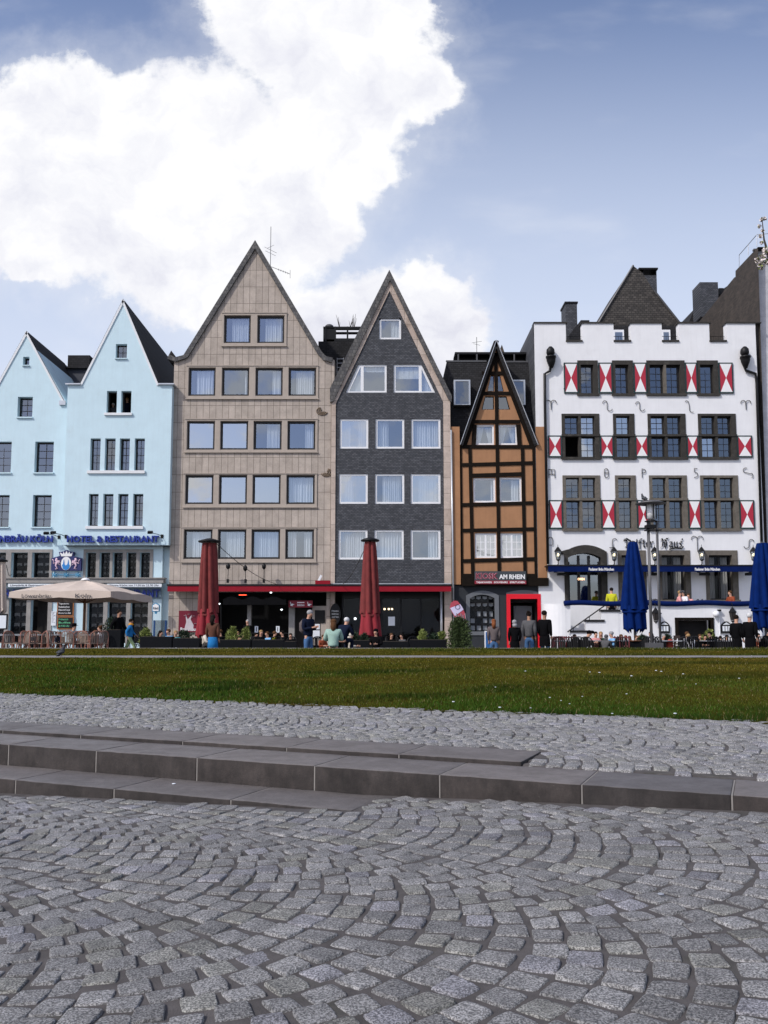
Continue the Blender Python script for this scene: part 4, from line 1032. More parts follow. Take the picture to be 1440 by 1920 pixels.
# ---------------------------------------------------------------- roof terraces between the gables
def rooftop():
    Y = 50.0; t = thing('rooftop_terrace', 'black roof terrace with beams, vent and white ladder between two gables', 'roof terrace', (fx(640, 650, Y), Y, fz(720, Y)))
    q = rect(596, 640, 700, 900, Y); b = MB(); b.box(q[0], q[1], Y, Y + 4, q[2], q[3]); b.build('wall', M_roof, t)
    b = MB()
    for a in (609, 627, 650, 690): q = rect(a, 612, a + 3, 640, Y); b.box(q[0], q[1], Y, Y + .15, q[2], q[3])
    for a, c, y0, y1 in ((606, 692, 612, 616), (606, 628, 614, 640), (627, 692, 622, 624), (627, 692, 634, 641), (606, 630, 636, 643)): 
        q = rect(a, y0, c, y1, Y); b.box(q[0], q[1], Y + .02, Y + .3 if a != 606 or c != 628 else Y + .03, q[2], q[3])
    b.build('beam_frame', M_blk, t)
    b = MB(); q = rect(608, 605, 626, 613, Y); b.ball(((q[0] + q[1]) / 2, Y + .2, q[2] + .1), .26, 8, 0, (1, .7, .55)); b.build('vent', M_steel, t, smooth=True)
    b = MB()
    for a in (632, 644): x_, z0 = at(a, 712, Y); z1 = fz(672, Y); b.tube([(x_, Y - .1, z0), (x_, Y - .1, z1)], .025, 6)
    for k in range(5): z0 = fz(706 - k * 8, Y); b.tube([(fx(632, 690, Y), Y - .1, z0), (fx(644, 690, Y), Y - .1, z0)], .02, 6)
    b.build('ladder', M_galv, t)
    r_ = random.Random(3); b = MB()
    for px in (636, 657, 661, 664):
        x_, z0 = at(px, 613, Y)
        for k in range(4): b.tube([(x_, Y + .1, z0), (x_ + r_.uniform(-.2, .2), Y + .1, z0 + r_.uniform(.3, .9))], [.02, .006], 5)
    b.build('bare_shrub', M_bark, t)
rooftop()
# ---------------------------------------------------------------- half timbered kiosk house
def kiosk():
    Y = 46.1; h = House('ochre half timbered house with a tiny pointed gable and a kiosk on the ground floor', Y, fx(932, 900, Y), 8)
    xl, xr = fx(863, 950, Y), fx(1005, 950, Y); zp = fz(836, Y); zb = fz(1098, Y)
    g0, ga, g1 = PT(Y, (868, 835), (930, 655), (999, 835))
    out = [(xl, zb), (xr, zb), (xr, zp), g1, ga, g0, (xl, zp)]
    W = dict(fm=M_wframe, fw=.1, rec=.07)
    wins = ((892, 796, 926.5, 834, 'left'), (934.5, 796, 970, 834, 'right'), (887.5, 896, 929, 942, 'sliver'), (936.5, 895, 978, 942, 'right'))
    for i, (a, c, d, e, k) in enumerate(wins): h.win(a, c, d, e, **W, curt=k if i > 1 else 'tied', gm=M_glass)
    for a, d in ((890.5, 931), (938.5, 981)): h.win(a, 999.5, d, 1046, **W, curt='full', nx=2, nz=3, mid=.1, mw=.035, gm=M_glassw)
    for a, c, e, (p, q) in ((703, 734, 0, (914, 926.5)), (703, 734, 1, (934, 945)), (743, 768, 0, (903, 926.5)), (743, 768, 1, (934.5, 957))):
        z1, z0 = fz(a, Y), fz(c, Y); dx = fx(926, a, Y) - fx(920, a, Y)
        X0, X1 = fx(p, c, Y), fx(q, c, Y); k = dx * 1.15
        poly = [(X0, z0), (X1, z0), (X1, z1), (X0 + k, z1)] if not e else [(X0, z0), (X1, z0), (X1 - k, z1), (X0, z1)]
        h.hole(*poly); b = MB(); cx = sum(v_[0] for v_ in poly) / 4; cz = sum(v_[1] for v_ in poly) / 4
        b.prism(poly, Y + .08, Y + .14, 0, [[(cx + (x - cx) * .86, cz + (z - cz) * .9) for x, z in poly]]); w_ = b.build('window', M_timber, h.t)
        b = MB(); b.poly([(x, Y + .11, z) for x, z in poly]); b.build('pane', M_glassd, w_)
    h.wall(out, M_orange); 
    body = [(xl, GZ), (xr, GZ), (xr, zp), g1, ga, g0, (xl, zp)]; h.body(body, 4, M_roof, inner=1.6)
    # side piers
    b = MB()
    for a, c in ((845.5, 862.5), (1006, 1023)):
        q = rect(a, 801, c, 1096, Y); b.box(q[0], q[1], Y - .12, Y + 3, q[2], q[3])
    b.build('side_pier', M_orange, h.t)
    # timbers
    def beam(pts, w_, yo=0.0):
        b = MB(); P = PT(Y, *pts)
        (x0, z0), (x1, z1) = P; dx, dz = x1 - x0, z1 - z0; l = math.hypot(dx, dz); nx_, nz_ = -dz / l * w_ / 2, dx / l * w_ / 2
        b.prism([(x0 + nx_, z0 + nz_), (x0 - nx_, z0 - nz_), (x1 - nx_, z1 - nz_), (x1 + nx_, z1 + nz_)], Y - .045 - yo, Y - .002); b.build('timber', M_timber, h.t, fix=True)
    V_ = .19
    for a, c in (((862.5, 838), (865.5, 1098)), ((881, 838), (887, 1098)), ((929.5, 670), (936, 1072)), ((979.5, 838), (985, 1098)), ((1001, 838), (1006, 1098))): beam((a, c), V_)
    for a, c in (((862, 838), (1006, 838)), ((863, 872), (1005, 868)), ((883, 892), (983, 889)), ((864, 947), (1005, 943)), ((865, 995), (1006, 992)), ((866, 1052), (1006, 1048)), ((903, 700), (950, 700)), ((900, 738), (958, 738)), ((885, 791), (975, 791))): beam((a, c), .2 if a[1] != 892 else .22, .004)
    for a, c in (((890, 796), (888, 835)), ((971.5, 796), (974, 835)), ((871, 835), (929, 662)), ((997, 835), (931, 662))): beam((a, c), .24, .008)
    q = rect(866, 1084, 1027, 1099, Y); b = MB(); b.box(q[0], q[1], Y - .3, Y - .01, q[2], q[3] - .002); q2 = rect(866, 1076, 1006, 1085, Y); b.box(q2[0], q2[1], Y - .1, Y - .05, q2[2], q2[3]); b.build('bressummer', M_timber, h.t)
    # gable roof edges and roof
    for k, P in enumerate((PT(Y, (862, 836), (929.5, 641)), PT(Y, (929.5, 641), (1007, 836)))):
        dx, dz = P[1][0] - P[0][0], P[1][1] - P[0][1]; l = math.hypot(dx, dz); nx_, nz_ = dz / l * .15, -dx / l * .15; b = MB()
        b.prism([P[0], P[1], (P[1][0] + nx_, P[1][1] + nz_), (P[0][0] + nx_, P[0][1] + nz_)][::-1], Y - .3, Y + 1.9); b.build('roof', M_roof, h.t)
        b = MB(); b.tube([(P[0][0], Y - .32, P[0][1]), (P[1][0], Y - .32, P[1][1])], .022, 5); b.build('roof_edge', M_galv, h.t)
    # mansard behind
    Yb, Yt = Y + .35, Y + 1.7; A = at(848, 836, Yb); B = at(1012, 836, Yb); C_ = at(1000, 680, Yt); D_ = at(838, 676, Yt)
    b = MB(); b.poly([(A[0], Yb, A[1]), (B[0], Yb, B[1]), (C_[0], Yt, C_[1]), (D_[0], Yt, D_[1])]); b.poly([(D_[0], Yt, D_[1]), (C_[0], Yt, C_[1]), (C_[0], Yt + 5, C_[1]), (D_[0], Yt + 5, D_[1])])
    b.poly([(A[0], Yb, A[1]), (D_[0], Yt, D_[1]), (D_[0], Yt + 5, D_[1]), (A[0], Yb + 6, A[1])]); b.poly([(B[0], Yb, B[1]), (C_[0], Yt, C_[1]), (C_[0], Yt + 5, C_[1]), (B[0], Yb + 6, B[1])])
    b.box(A[0], B[0], Yb, Yb + 5, 3, A[1] - .01); b.build('mansard_roof', M_roof, h.t)
    for a, c in ((851, 882), (957, 985)):
        Yd = Y + .6; q = rect(a, 712, c, 759, Yd); b = MB(); f_ = .09
        b.prism([(q[0], q[2]), (q[1], q[2]), (q[1], q[3]), (q[0], q[3])], Yd, Yd + .7, 0, [[(q[0] + f_, q[2] + .04), (q[1] - f_, q[2] + .04), (q[1] - f_, q[3] - f_), (q[0] + f_, q[3] - f_)]]); w_ = b.build('roof_window', M_galv, h.t)
        b = MB(); b.poly([(q[0], Yd + .05, q[2]), (q[1], Yd + .05, q[2]), (q[1], Yd + .05, q[3]), (q[0], Yd + .05, q[3])]); b.build('pane', M_glassd, w_)
    # terrace railing on top
    b = MB(); q = rect(853, 660, 1000, 664, Yt + .6); b.box(q[0], q[1], Yt + .6, Yt + 1.8, q[2], q[3]); b.build('terrace_canopy', M_blk, h.t)
    b = MB()
    for a in (858, 893, 963): q = rect(a, 664, a + 2.5, 680, Yt + .6); b.box(q[0], q[1], Yt + .6, Yt + .68, q[2], q[3])
    q = rect(836, 676, 912, 679, Yt); b.box(q[0], q[1], Yt - .05, Yt, q[2], q[3]); q = rect(945, 677, 989, 680, Yt); b.box(q[0], q[1], Yt - .05, Yt, q[2], q[3])
    b.build('terrace_railing', M_steel, h.t)
    b = MB(); q = rect(858, 670, 1000, 680, Yt + 1.2); b.box(q[0], q[1], Yt + 1.2, Yt + 1.4, q[2], q[3]); q = rect(905, 664, 1000, 674, Yt + 2); b.box(q[0], q[1], Yt + 2, Yt + 2.1, q[2], q[3]); b.build('parapet', M_blk, h.t)
    Yr = Yt + 1; p = PT(Yr, (937, 664), (941, 646), (947, 664)); b = MB(); b.prism(p, Yr, Yr + 1); b.build('skylight_peak', M_brick, h.t)
    # ground floor
    z1 = zb - .005; x0, x1 = fx(848, 1150, Y), fx(1026, 1150, Y)
    h.holes = []
    def arch(a, c, yt, yb, rise, n=10):
        X0, X1 = fx(a, (yt + yb) / 2, Y), fx(c, (yt + yb) / 2, Y); zt_, zb_ = fz(yt, Y), fz(yb, Y); ri = fz(yt, Y) - fz(yt + rise, Y)
        return [(X0, zb_), (X1, zb_)] + [(X1 + (X0 - X1) * k / n, zt_ - ri * (2 * k / n - 1) ** 2) for k in range(n + 1)]
    wa = arch(881, 927.5, 1115, 1184, 7); h.hole(*wa)
    dq = rect(957, 1123, 1008, 1223, Y); h.hole((dq[0], GZ + .01), (dq[1], GZ + .01), (dq[1], dq[3]), (dq[0], dq[3]))
    h.wall([(x0, GZ), (x1, GZ), (x1, z1), (x0, z1)], M_anth, name='lower_wall')
    b = MB(); so = arch(874, 935.5, 1107.5, 1191, 9); b.prism(so, Y - .05, Y - .001, 0, [arch(881, 927.5, 1115, 1184, 7)]); b.prism(arch(949, 1015, 1106.5, 1114.5, 5), Y - .05, Y - .001); b.build('arch_surround', M_anthl, h.t)
    b = MB(); q = rect(881, 1115, 927.5, 1184, Y); w_ = q[1] - q[0]; hh = q[3] - q[2]
    for k in range(5): b.box(q[0] + w_ * k / 4 - .025, q[0] + w_ * k / 4 + .025, Y + .1, Y + .15, q[2], q[3])
    for k in range(6): b.box(q[0], q[1], Y + .098, Y + .152, q[2] + hh * k / 5.15 - .025, q[2] + hh * k / 5.15 + .025)
    wn = b.build('window', M_blk, h.t); b = MB(); b.prism(wa, Y + .12, Y + .125, back=False); b.build('pane', M_glassg, wn)
    b = MB(); rr = random.Random(5)
    for i in range(4):
        for j in range(5):
            cx, cz = q[0] + w_ * (i + .5) / 4, q[2] + hh * (j + .5) / 5.15; f_ = .11 if j < 2 else .09
            if j >= 3: b.poly([(cx - .12, Y + .2, cz + .2), (cx + .12, Y + .2, cz + .2), (cx + .12, Y + .2, cz + .05), (cx, Y + .2, cz + .0), (cx - .12, Y + .2, cz + .05)][::-1])
            elif j == 0 or rr.random() < .75: b.box(cx - f_, cx + f_, Y + .2, Y + .22, cz - .14 + rr.uniform(-.03, .03), cz + .12)
    b.build('postcard', M_paper, wn)
    b = MB(); fr = rect(950, 1114, 1014, 1223, Y); b.box(fr[0], dq[0], Y - .12, Y + .3, GZ, fr[3]); b.box(dq[1], fr[1], Y - .12, Y + .3, GZ, fr[3]); b.box(dq[0], dq[1], Y - .12, Y + .3, dq[3], fr[3]); b.build('door_frame', M_redd, h.t)
    b = MB(); ax0, ax1 = fx(968, 1160, Y), fx(1003, 1160, Y); b.box(ax0, ax1, Y + .9, Y + .95, GZ, fz(1135, Y)); dr = b.build('door', pm('grey_door', (.16, .165, .175), .5), h.t)
    b = MB(); b.tube([(ax0 + .05, Y + .86, fz(1190, Y)), (ax0 + .05, Y + .86, fz(1136, Y))], .02, 6); b.build('handle', M_galv, dr)
    b = MB(); b.box(x0, x1, Y + 1.5, Y + 1.55, GZ, z1); b.build('interior', M_dark, h.t)
    b = MB(); b.tube([(fx(848.5, 900, Y), Y - .2, GZ), (fx(846, 900, Y), Y - .2, fz(808, Y))], .05, 8); b.build('downpipe', M_galv, h.t, smooth=True)
    return h
def _byz():
    m, t, b = newmat('dark_brown_brick_side'); co = t.add('ShaderNodeTexCoord').outputs['Object']; s = t.add('ShaderNodeSeparateXYZ', _0=co); v = t.add('ShaderNodeCombineXYZ', _0=s.outputs[1], _1=s.outputs[2]).outputs[0]
    br = t.add('ShaderNodeTexBrick', Vector=v, Color1=(.034, .026, .021), Color2=(.062, .047, .036), Mortar=(.045, .04, .036), Scale=1.0, Mortar_Size=.012, Brick_Width=.26, Row_Height=.09)
    n = t.ramp(t.noise(co, 1.6, 7, .7), (.3, .6), (.7, 1.25)); t.set(b, 'Base Color', t.mix(1.0, br.outputs[0], n, 'MULTIPLY')); b.inputs['Roughness'].default_value = .9; return m
brickmat_yz = _byz()
hk = kiosk()
def kiosk_sign():
    Y = 45.7; x0, x1, z0, z1 = rect(890, 1071, 986.5, 1095, Y); t = thing('kiosk_sign', 'dark sign reading KIOSK AM RHEIN above a red strip of smaller words', 'sign', ((x0 + x1) / 2, Y, z0))
    zs = z0 + (z1 - z0) * .27; b = MB(); b.box(x0, x1, Y, Y + .08, zs, z1); b.build('sign_board', pm('sign_grey', (.045, .055, .062), .5), t)
    b = MB(); b.box(x0, x1, Y - .005, Y + .08, z0, zs - .002); b.build('red_strip', pm('sign_red', (.25, .012, .03), .5), t)
    w_ = x1 - x0
    text('KIOSK', 0, 0, 0, 0, Y - .004, pm('outline_pink', (.55, .25, .3), .5), t, off=.045, ex=.004, xz4=(x0 + w_ * .022, x0 + w_ * .455, zs + .07, z1 - .09))
    text('KIOSK', 0, 0, 0, 0, Y - .012, pm('letter_crimson', (.16, .01, .025), .5), t, off=.008, ex=.004, xz4=(x0 + w_ * .028, x0 + w_ * .449, zs + .085, z1 - .105))
    text('AM RHEIN', 0, 0, 0, 0, Y - .006, M_wtxt, t, off=.035, ex=.004, xz4=(x0 + w_ * .475, x1 - w_ * .025, zs + .08, z1 - .17))
    for s_, a, c in (('TABAKWAREN', .03, .33), ('SOUVENIRS', .37, .64), ('SPIRITUOSEN', .68, .975)):
        text(s_, 0, 0, 0, 0, Y - .01, M_wtxt, t, off=.02, ex=.003, xz4=(x0 + w_ * a, x0 + w_ * c, z0 + .04, zs - .045))
kiosk_sign()
# ---------------------------------------------------------------- white house
def white():
    Y = 46.0; h = House('white crenellated inn with red and white shutters, stone windows and a raised terrace', Y, fx(1220, 900, Y), 9)
    xl, xr = fx(1003, 700, Y), fx(1424, 800, Y); zt = fz(606.5, Y); zc = fz(641, Y)
    out = [(xl, GZ), (xr, GZ), (xr, zt)]
    for a, c in ((1362.5, 1330), (1273, 1241), (1183, 1150.5), (1092, 1061)):
        xa, xc_ = fx(a, 622, Y), fx(c, 622, Y); out += [(xa, zt), (xa, zc), (xc_, zc), (xc_, zt)]
    out += [(xl, zt)]
    D_, T_ = (M_dstone, .19, .30, .12, .12), (M_tstone, .16, .3, .1, .12)
    # top row
    for i, (a, c, md) in enumerate(((1083, 1121, 0), (1148, 1187, 0), (1212.5, 1284, 1), (1307, 1346.5, 0))):
        w_, r_ = h.win(a, 676, c, 742, fm=M_black, gm=M_glassd, fw=.08, rec=.24, nx=2, nz=4, mid=.16 if md else 0, stone=(M_dstone, .17, .24, .24, .12))
        if md: mullion(h, r_, Y, M_tstone, .13)
    for ri, (y0, y1, L, ym) in enumerate(((776, 862, ((1053.5, 1124, 1), (1150, 1190, 0), (1215, 1286, 1), (1309.5, 1380.5, 1)), 816.5), (891.5, 996, ((1055.5, 1126, 1), (1154, 1193, 0), (1218, 1289, 1), (1314, 1385, 1)), 936.5))):
        for i, (a, c, md) in enumerate(L):
            sm = M_tstone if ri == 1 else M_dstone
            x0, x1, z0, z1 = rect(a, y0, c, y1, Y); zm = fz(ym, Y)
            b = MB(); O = [(x0, z0), (x1, z0), (x1, z1), (x0, z1)]; sl_, sr_ = (.17, .26); b_ = .15
            hs_ = []; xm = (x0 + sl_ + x1 - sr_) / 2
            cols = [(x0 + sl_, xm - .07), (xm + .07, x1 - sr_)] if md else [(x0 + sl_, x1 - sr_)]
            for c0, c1 in cols: hs_ += [[(c0, z0 + b_), (c1, z0 + b_), (c1, zm - .07), (c0, zm - .07)], [(c0, zm + .07), (c1, zm + .07), (c1, z1 - .13), (c0, z1 - .13)]]
            b.prism(O, Y - .04, Y + .26, 0, hs_); b.box(x0 - .08, x1 + .06, Y - .12, Y - .041, z0, z0 + .13); b.box(x0 - .03, x1 + .03, Y - .08, Y - .041, zm - .06, zm + .06); b.build('window_surround', sm, h.t)
            h.hole((x0 + .006, z0 + .006), (x1 - .006, z0 + .006), (x1 - .006, z1 - .006), (x0 + .006, z1 - .006))
            for ci, (c0, c1) in enumerate(cols):
                for k, (q0, q1, nz) in enumerate(((z0 + b_, zm - .07, 3 if ri == 0 else 4), (zm + .07, z1 - .13, 3))):
                    open_ = ri == 0 and i == 0 and ci == 0 and k == 0
                    gm = M_glassw if ((ri, i, ci, k) in {(0, 0, 1, 1), (0, 1, 0, 1), (0, 2, 0, 1), (0, 3, 0, 0), (0, 0, 1, 0)}) else M_glassd
                    if open_: continue
                    h.win(0, 0, 0, 0, world=(c0, c1, q0, q1), fm=M_black, gm=gm, fw=.055, rec=.19, nx=2, nz=nz, mw=.026, addhole=False)
    # ground storey windows
    Wd = dict(fm=M_black, gm=M_glassg, fw=.07)
    for a, c in ((1159, 1212), (1234, 1295), (1323, 1384)):
        h.win(a, 1032, c, 1128, **Wd, rec=.28, nx=1, nz=1, curt='both', mid=.08, stone=(M_tstone, .2, .3, .26, .1))
    # arched window
    def arch(a, c, yt, yb, rise, n=12):
        X0, X1 = fx(a, 1070, Y), fx(c, 1070, Y); zt_, zb_ = fz(yt, Y), fz(yb, Y); ri = fz(yt, Y) - fz(yt + rise, Y)
        return [(X0, zb_), (X1, zb_)] + [(X1 + (X0 - X1) * k / n, zt_ - ri * (2 * k / n - 1) ** 2) for k in range(n + 1)]
    inn = arch(1065, 1127, 1037, 1126, 9); b = MB(); b.prism(arch(1058, 1138, 1022, 1127, 13), Y - .08, Y + .22, 0, [inn]); b.prism(arch(1051, 1140, 1022, 1038, 13)[0:0] or [at(1051, 1040, Y), at(1065, 1040, Y), at(1065, 1030, Y), at(1051, 1034, Y)], Y - .1, Y - .081); b.build('arched_surround', M_dstone, h.t)
    h.hole(*arch(1059, 1137, 1023, 1126.5, 13))
    b = MB(); q = rect(1065, 1037, 1127, 1126, Y)
    for k in range(4): xx = q[0] + (q[1] - q[0]) * (.03 + .94 * k / 3); b.box(xx - .07, xx + .07, Y + .14, Y + .22, q[2], q[3] - (.12 if k in (1, 2) else .45))
    b.box(q[0], q[1], Y + .13, Y + .21, fz(1064, Y), fz(1058, Y)); wn = b.build('window', M_black, h.t)
    b = MB(); b.prism(inn, Y + .2, Y + .205, back=False); b.build('pane', M_glass, wn)
    for a, c in ((1070, 1083), (1112, 1120)):
        x0, x1 = fx(a, 1100, Y), fx(c, 1100, Y); b = MB(); zz0, zz1 = fz(1124, Y), fz(1072, Y); n = 8
        for k in range(n): f0, f1 = k / n, (k + 1) / n; b.poly([(x0 + (x1 - x0) * f0 - .25 * (1 - abs(f0 - .5)), Y + .5, zz0), (x0 + (x1 - x0) * f1 + .25 * f1, Y + .5, zz0), (x0 + (x1 - x0) * f1, Y + .5, zz1), (x0 + (x1 - x0) * f0, Y + .5, zz1)])
        b.build('curtain', M_dark2, wn)
    x_, z_ = at(1089, 1086, Y + .1); text('OPEN', 1083, 1083.5, 1096, 1088, Y + .12, emis('open_sign_light', (1, .6, .35), 2.2), wn, 'open_sign', off=.03, ex=.01)
    h.wall(out, M_white, th=.45, ms=M_white)
    low = [(xl, GZ), (xr, GZ), (xr, zc - .35), (xl, zc - .35)]; h.body(low, 9, M_white, y0=.45, inner=1.8)
    # copings of the crenellation
    b = MB(); e = [(1003, 1061), (1092, 1150.5), (1183, 1241), (1273, 1330), (1362.5, 1424)]
    for a, c in e: b.box(fx(a, 606, Y) - .08, fx(c, 606, Y) + .08, Y - .07, Y + .52, zt, zt + .07)
    for a, c in ((1061, 1092), (1150.5, 1183), (1241, 1273), (1330, 1362.5)): b.box(fx(a, 641, Y) + .002, fx(c, 641, Y) - .002, Y - .07, Y + .52, zc, zc + .09)
    b.build('coping', M_dstone, h.t)
    b = MB(); 
    for a, c in ((1061, 1092), (1150.5, 1183), (1241, 1273), (1330, 1362.5)):
        X0, X1 = fx(a, 630, Y), fx(c, 630, Y); b.tube([(X0, Y + .3, zc + .42), (X1, Y + .3, zc + .42)], .015, 5)
        for k in range(7): xx = X0 + (X1 - X0) * (k + .5) / 7; b.tube([(xx, Y + .3, zc + .08), (xx, Y + .3, zc + .42)], .01, 4)
    b.build('railing', M_blk, h.t)
    # slate clad left side, seen beside the kiosk roof
    b = MB(); p0 = at(1001, 606, Y + .02); b.box(xl - .04, xl - .005, Y + .02, Y + 7, GZ, zt); b.build('slate_side', M_slate, h.t)
    # shutters
    def shutter(a, y0, c, y1):
        x0, x1, z0, z1 = rect(a, y0, c, y1, Y); b = MB(); y = Y - .07; xm, zm = (x0 + x1) / 2, (z0 + z1) / 2; f_ = .075
        b.box(x0, x1, y, y + .05, z0, z1, 0); i0, i1, j0, j1 = x0 + f_, x1 - f_, z0 + f_, z1 - f_
        for tri, m_ in ((((i0, j0), (xm, zm), (i0, j1)), 1), (((i1, j0), (i1, j1), (xm, zm)), 1), (((i0, j0), (i1, j0), (xm, zm)), 2), (((i0, j1), (xm, zm), (i1, j1)), 2)):
            b.poly([(x, y - .004, z) for x, z in tri], m_)
        for zz in (z0 + .25, z1 - .25): b.box(x0 - .03, x0 + .03, y - .02, y - .004, zz - .03, zz + .03, 0)
        b.build('shutter', [M_green, M_shred, M_shwht], h.t)
    for a, c in ((1057, 1084), (1122, 1148), (1187.5, 1212.5), (1284, 1307), (1347, 1374)): shutter(a, 680.5, c, 738)
    for a, c in ((1027.5, 1053), (1125, 1150), (1190.5, 1215), (1287, 1309), (1381.5, 1410)): shutter(a, 817, c, 858)
    for a, c in ((1029, 1055), (1127, 1153.5), (1194, 1218), (1290, 1314), (1386, 1414)): shutter(a, 938, c, 992)
    # iron wall anchors
    def iron(strokes, px, py, s_=1.0, r_=.017):
        x, z = at(px, py, Y); b = MB()
        for st in strokes:
            b.tube([(x + a * s_, Y - .05, z + c * s_) for a, c in st], r_, 5)
        b.build('wall_anchor', M_blk, h.t)
    def arc(cx, cz, r, a0, a1, n=8): return [(cx + r * math.cos(R(a0 + (a1 - a0) * k / n)), cz + r * math.sin(R(a0 + (a1 - a0) * k / n))) for k in range(n + 1)]
    ram = [arc(-.15, .14, .14, 200, 10) + [(0, -.28)], arc(.15, .14, .14, -20, 170) + [(0, -.28)]]
    ess = [arc(-.12, .16, .12, 200, 0) + arc(.14, -.16, .14, 180, 350)]
    iron(ram, 1033, 760, 1.0); iron(ess, 1138, 761, 1.0); iron(ess, 1199, 762, .9); iron([arc(-.14, .2, .1, 150, 0) + [(0, 0)] + arc(.14, -.2, .14, 180, 300)], 1292, 762, 1.0); iron(ram, 1398, 760, .95)
    iron([[(-.15, -.26), (-.15, .26)], [(-.17, .22), (.17, .22), (.17, -.26)], [(0, .22), (0, -.04)], [(-.17, -.04), (.17, -.04)]], 1034, 888)
    iron([arc(0, .14, .1, 0, 180) + [(-.1, -.14)] + arc(0, -.16, .1, 180, 360) + [(.1, .14)], [(-.13, 0), (.13, 0)]], 1136.5, 887)
    iron([[(-.08, .24), (-.08, -.26)], [(-.08, .22)] + arc(.02, .1, .1, 80, -90) + [(-.1, 0)]], 1206, 887)
    iron([[(.09, .25), (-.07, .25), (-.07, .04)] + arc(-.02, -.1, .13, 70, -90) + [(-.1, -.25)]], 1304, 887)
    iron([arc(-.12, .14, .14, 60, 220) + [(.1, -.04)] + arc(.12, -.14, .14, 60, -60)], 1402, 887)
    iron([[(-.22, .2), (-.22, -.12), (0, -.12)], arc(-.11, .2, .11, 180, 0) + [(0, -.1)]], 1036, 1018)
    iron([arc(.1, .16, .13, 20, 180) + [(-.04, -.2)], [(-.2, -.2), (.05, -.2)]], 1149, 1020)
    iron([arc(-.15, .14, .14, 200, 10) + [(0, -.5)], arc(.15, .14, .14, -20, 170)], 1307, 1016, 1.1)
    iron([arc(.1, .12, .13, -10, 180) + [(-.04, -.08)] + arc(-.18, -.1, .14, 0, -170)], 1405, 1020)
    # downpipes with hoppers
    for pts, hx in ((((1031, 690), (1030, 697), (1020.5, 702), (1021, 760), (1026.5, 1058)), 1032), (((1395, 690), (1397, 696), (1415, 702), (1417, 720), (1427.5, 1058)), 1395)):
        P = [(*at(a, c, Y),) for a, c in pts]; b = MB(); b.tube([(x, Y - .12, z) for x, z in P], .075, 8); x, z = at(hx, 684, Y)
        b.lathe([(.1, -.25), (.24, .12), (.26, .32), (.3, .34), (.28, .42), (.1, .46)], (x, Y - .2, z), 10); dp = b.build('downpipe', M_blk, h.t, smooth=True)
        b = MB(); b.lathe([(.16, .44), (.24, .6), (.22, .8), (.1, .95), (.02, .98)], (x - .02, Y - .2, z), 9); b.build('finial', M_blk, dp, smooth=True)
    # raised terrace with stair parapet
    Yt = 44.0; x0 = fx(1024, 1150, Yt); x1 = fx(1427, 1150, Yt); ztp = fz(1131, Yt); b = MB()
    dq = rect(1272, 1163, 1333, 1223, Yt)
    xs_, zs_ = [fx(a, 1160, Yt) for a in (1024, 1070, 1098, 1127, 1161)], [fz(a, Yt) for a in (1184, 1164, 1145)]
    o_ = [(x0, GZ), (x1, GZ), (x1, ztp), (x0, ztp)]
    b.prism([(fx(1160, 1160, Yt), GZ), (x1, GZ), (x1, ztp), (fx(1160, 1160, Yt), ztp)], Yt, Yt + .3, 0, [[(dq[0], GZ + .01), (dq[1], GZ + .01), (dq[1], dq[3]), (dq[0], dq[3])]])
    b.box(x0, x1, Yt + .9, Yt + 1.2, GZ, ztp - .01)
    b.prism([(xs_[1], GZ), (fx(1159.9, 1160, Yt), GZ), (fx(1159.9, 1160, Yt), zs_[2]), (xs_[3], zs_[2]), (xs_[3], zs_[1]), (xs_[2], zs_[1]), (xs_[2], zs_[0]), (xs_[1], zs_[0])], Yt - .02, Yt + .25)
    n = 8
    for k in range(n):
        a0, a1 = math.pi / 2 * k / n, math.pi / 2 * (k + 1) / n
        b.poly([(x0 + 1.0 - math.cos(a0) * 1.0, Yt + .9 - math.sin(a0) * .9 + .0, GZ), (x0 + 1.0 - math.cos(a1), Yt + .9 - math.sin(a1) * .9, GZ), (x0 + 1.0 - math.cos(a1), Yt + .9 - math.sin(a1) * .9, ztp - .02), (x0 + 1.0 - math.cos(a0), Yt + .9 - math.sin(a0) * .9, ztp - .02)])
    b.box(x0 + 1.0, xs_[1] - .002, Yt + .01, Yt + .2, GZ, ztp - .02)
    b.build('terrace_parapet', M_white, h.t, smooth=False)
    zf = ztp - .75; b = MB(); b.box(x0 + .5, x1, Yt + 1.2, Y - .1, zf - .2, zf); b.build('terrace_floor', M_terr, h.t)
    for a, c, e in ((1127, 1161.5, 1145), (1098, 1132, 1164), (1069.5, 1101, 1184)):
        b = MB(); q = rect(a, e - 2, c, e + 2, Yt); b.box(q[0] - .03, q[1] + .03, Yt - .08, Yt + .3, q[2], q[3]); b.build('stair_cap', M_black, h.t)
    b = MB(); P = PT(Yt - .1, (1064, 1185), (1140, 1131)); b.tube([(P[0][0], Yt - .1, P[0][1]), (P[1][0], Yt - .1, P[1][1])], .035, 6)
    for a, c, d in ((1075, 1178, 1182), (1105, 1157, 1162), (1137, 1133.5, 1143)): xx, zz = at(a, c, Yt - .1); b.tube([(xx, Yt - .1, zz), (xx, Yt - .1, fz(d, Yt - .1))], .02, 5)
    b.build('handrail', M_blk, h.t)
    q = rect(1266, 1158, 1339, 1223, Yt); b = MB(); b.prism([(q[0], GZ), (q[1], GZ), (q[1], q[3]), (q[0], q[3])], Yt - .05, Yt + .31, 0, [[(dq[0], GZ + .02), (dq[1], GZ + .02), (dq[1], dq[3]), (dq[0], dq[3])]]); b.build('cellar_door_frame', M_timber, h.t)
    b = MB(); b.box(dq[0], dq[1], Yt + .5, Yt + .55, GZ, dq[3]); b.build('cellar_door', M_dark, h.t)
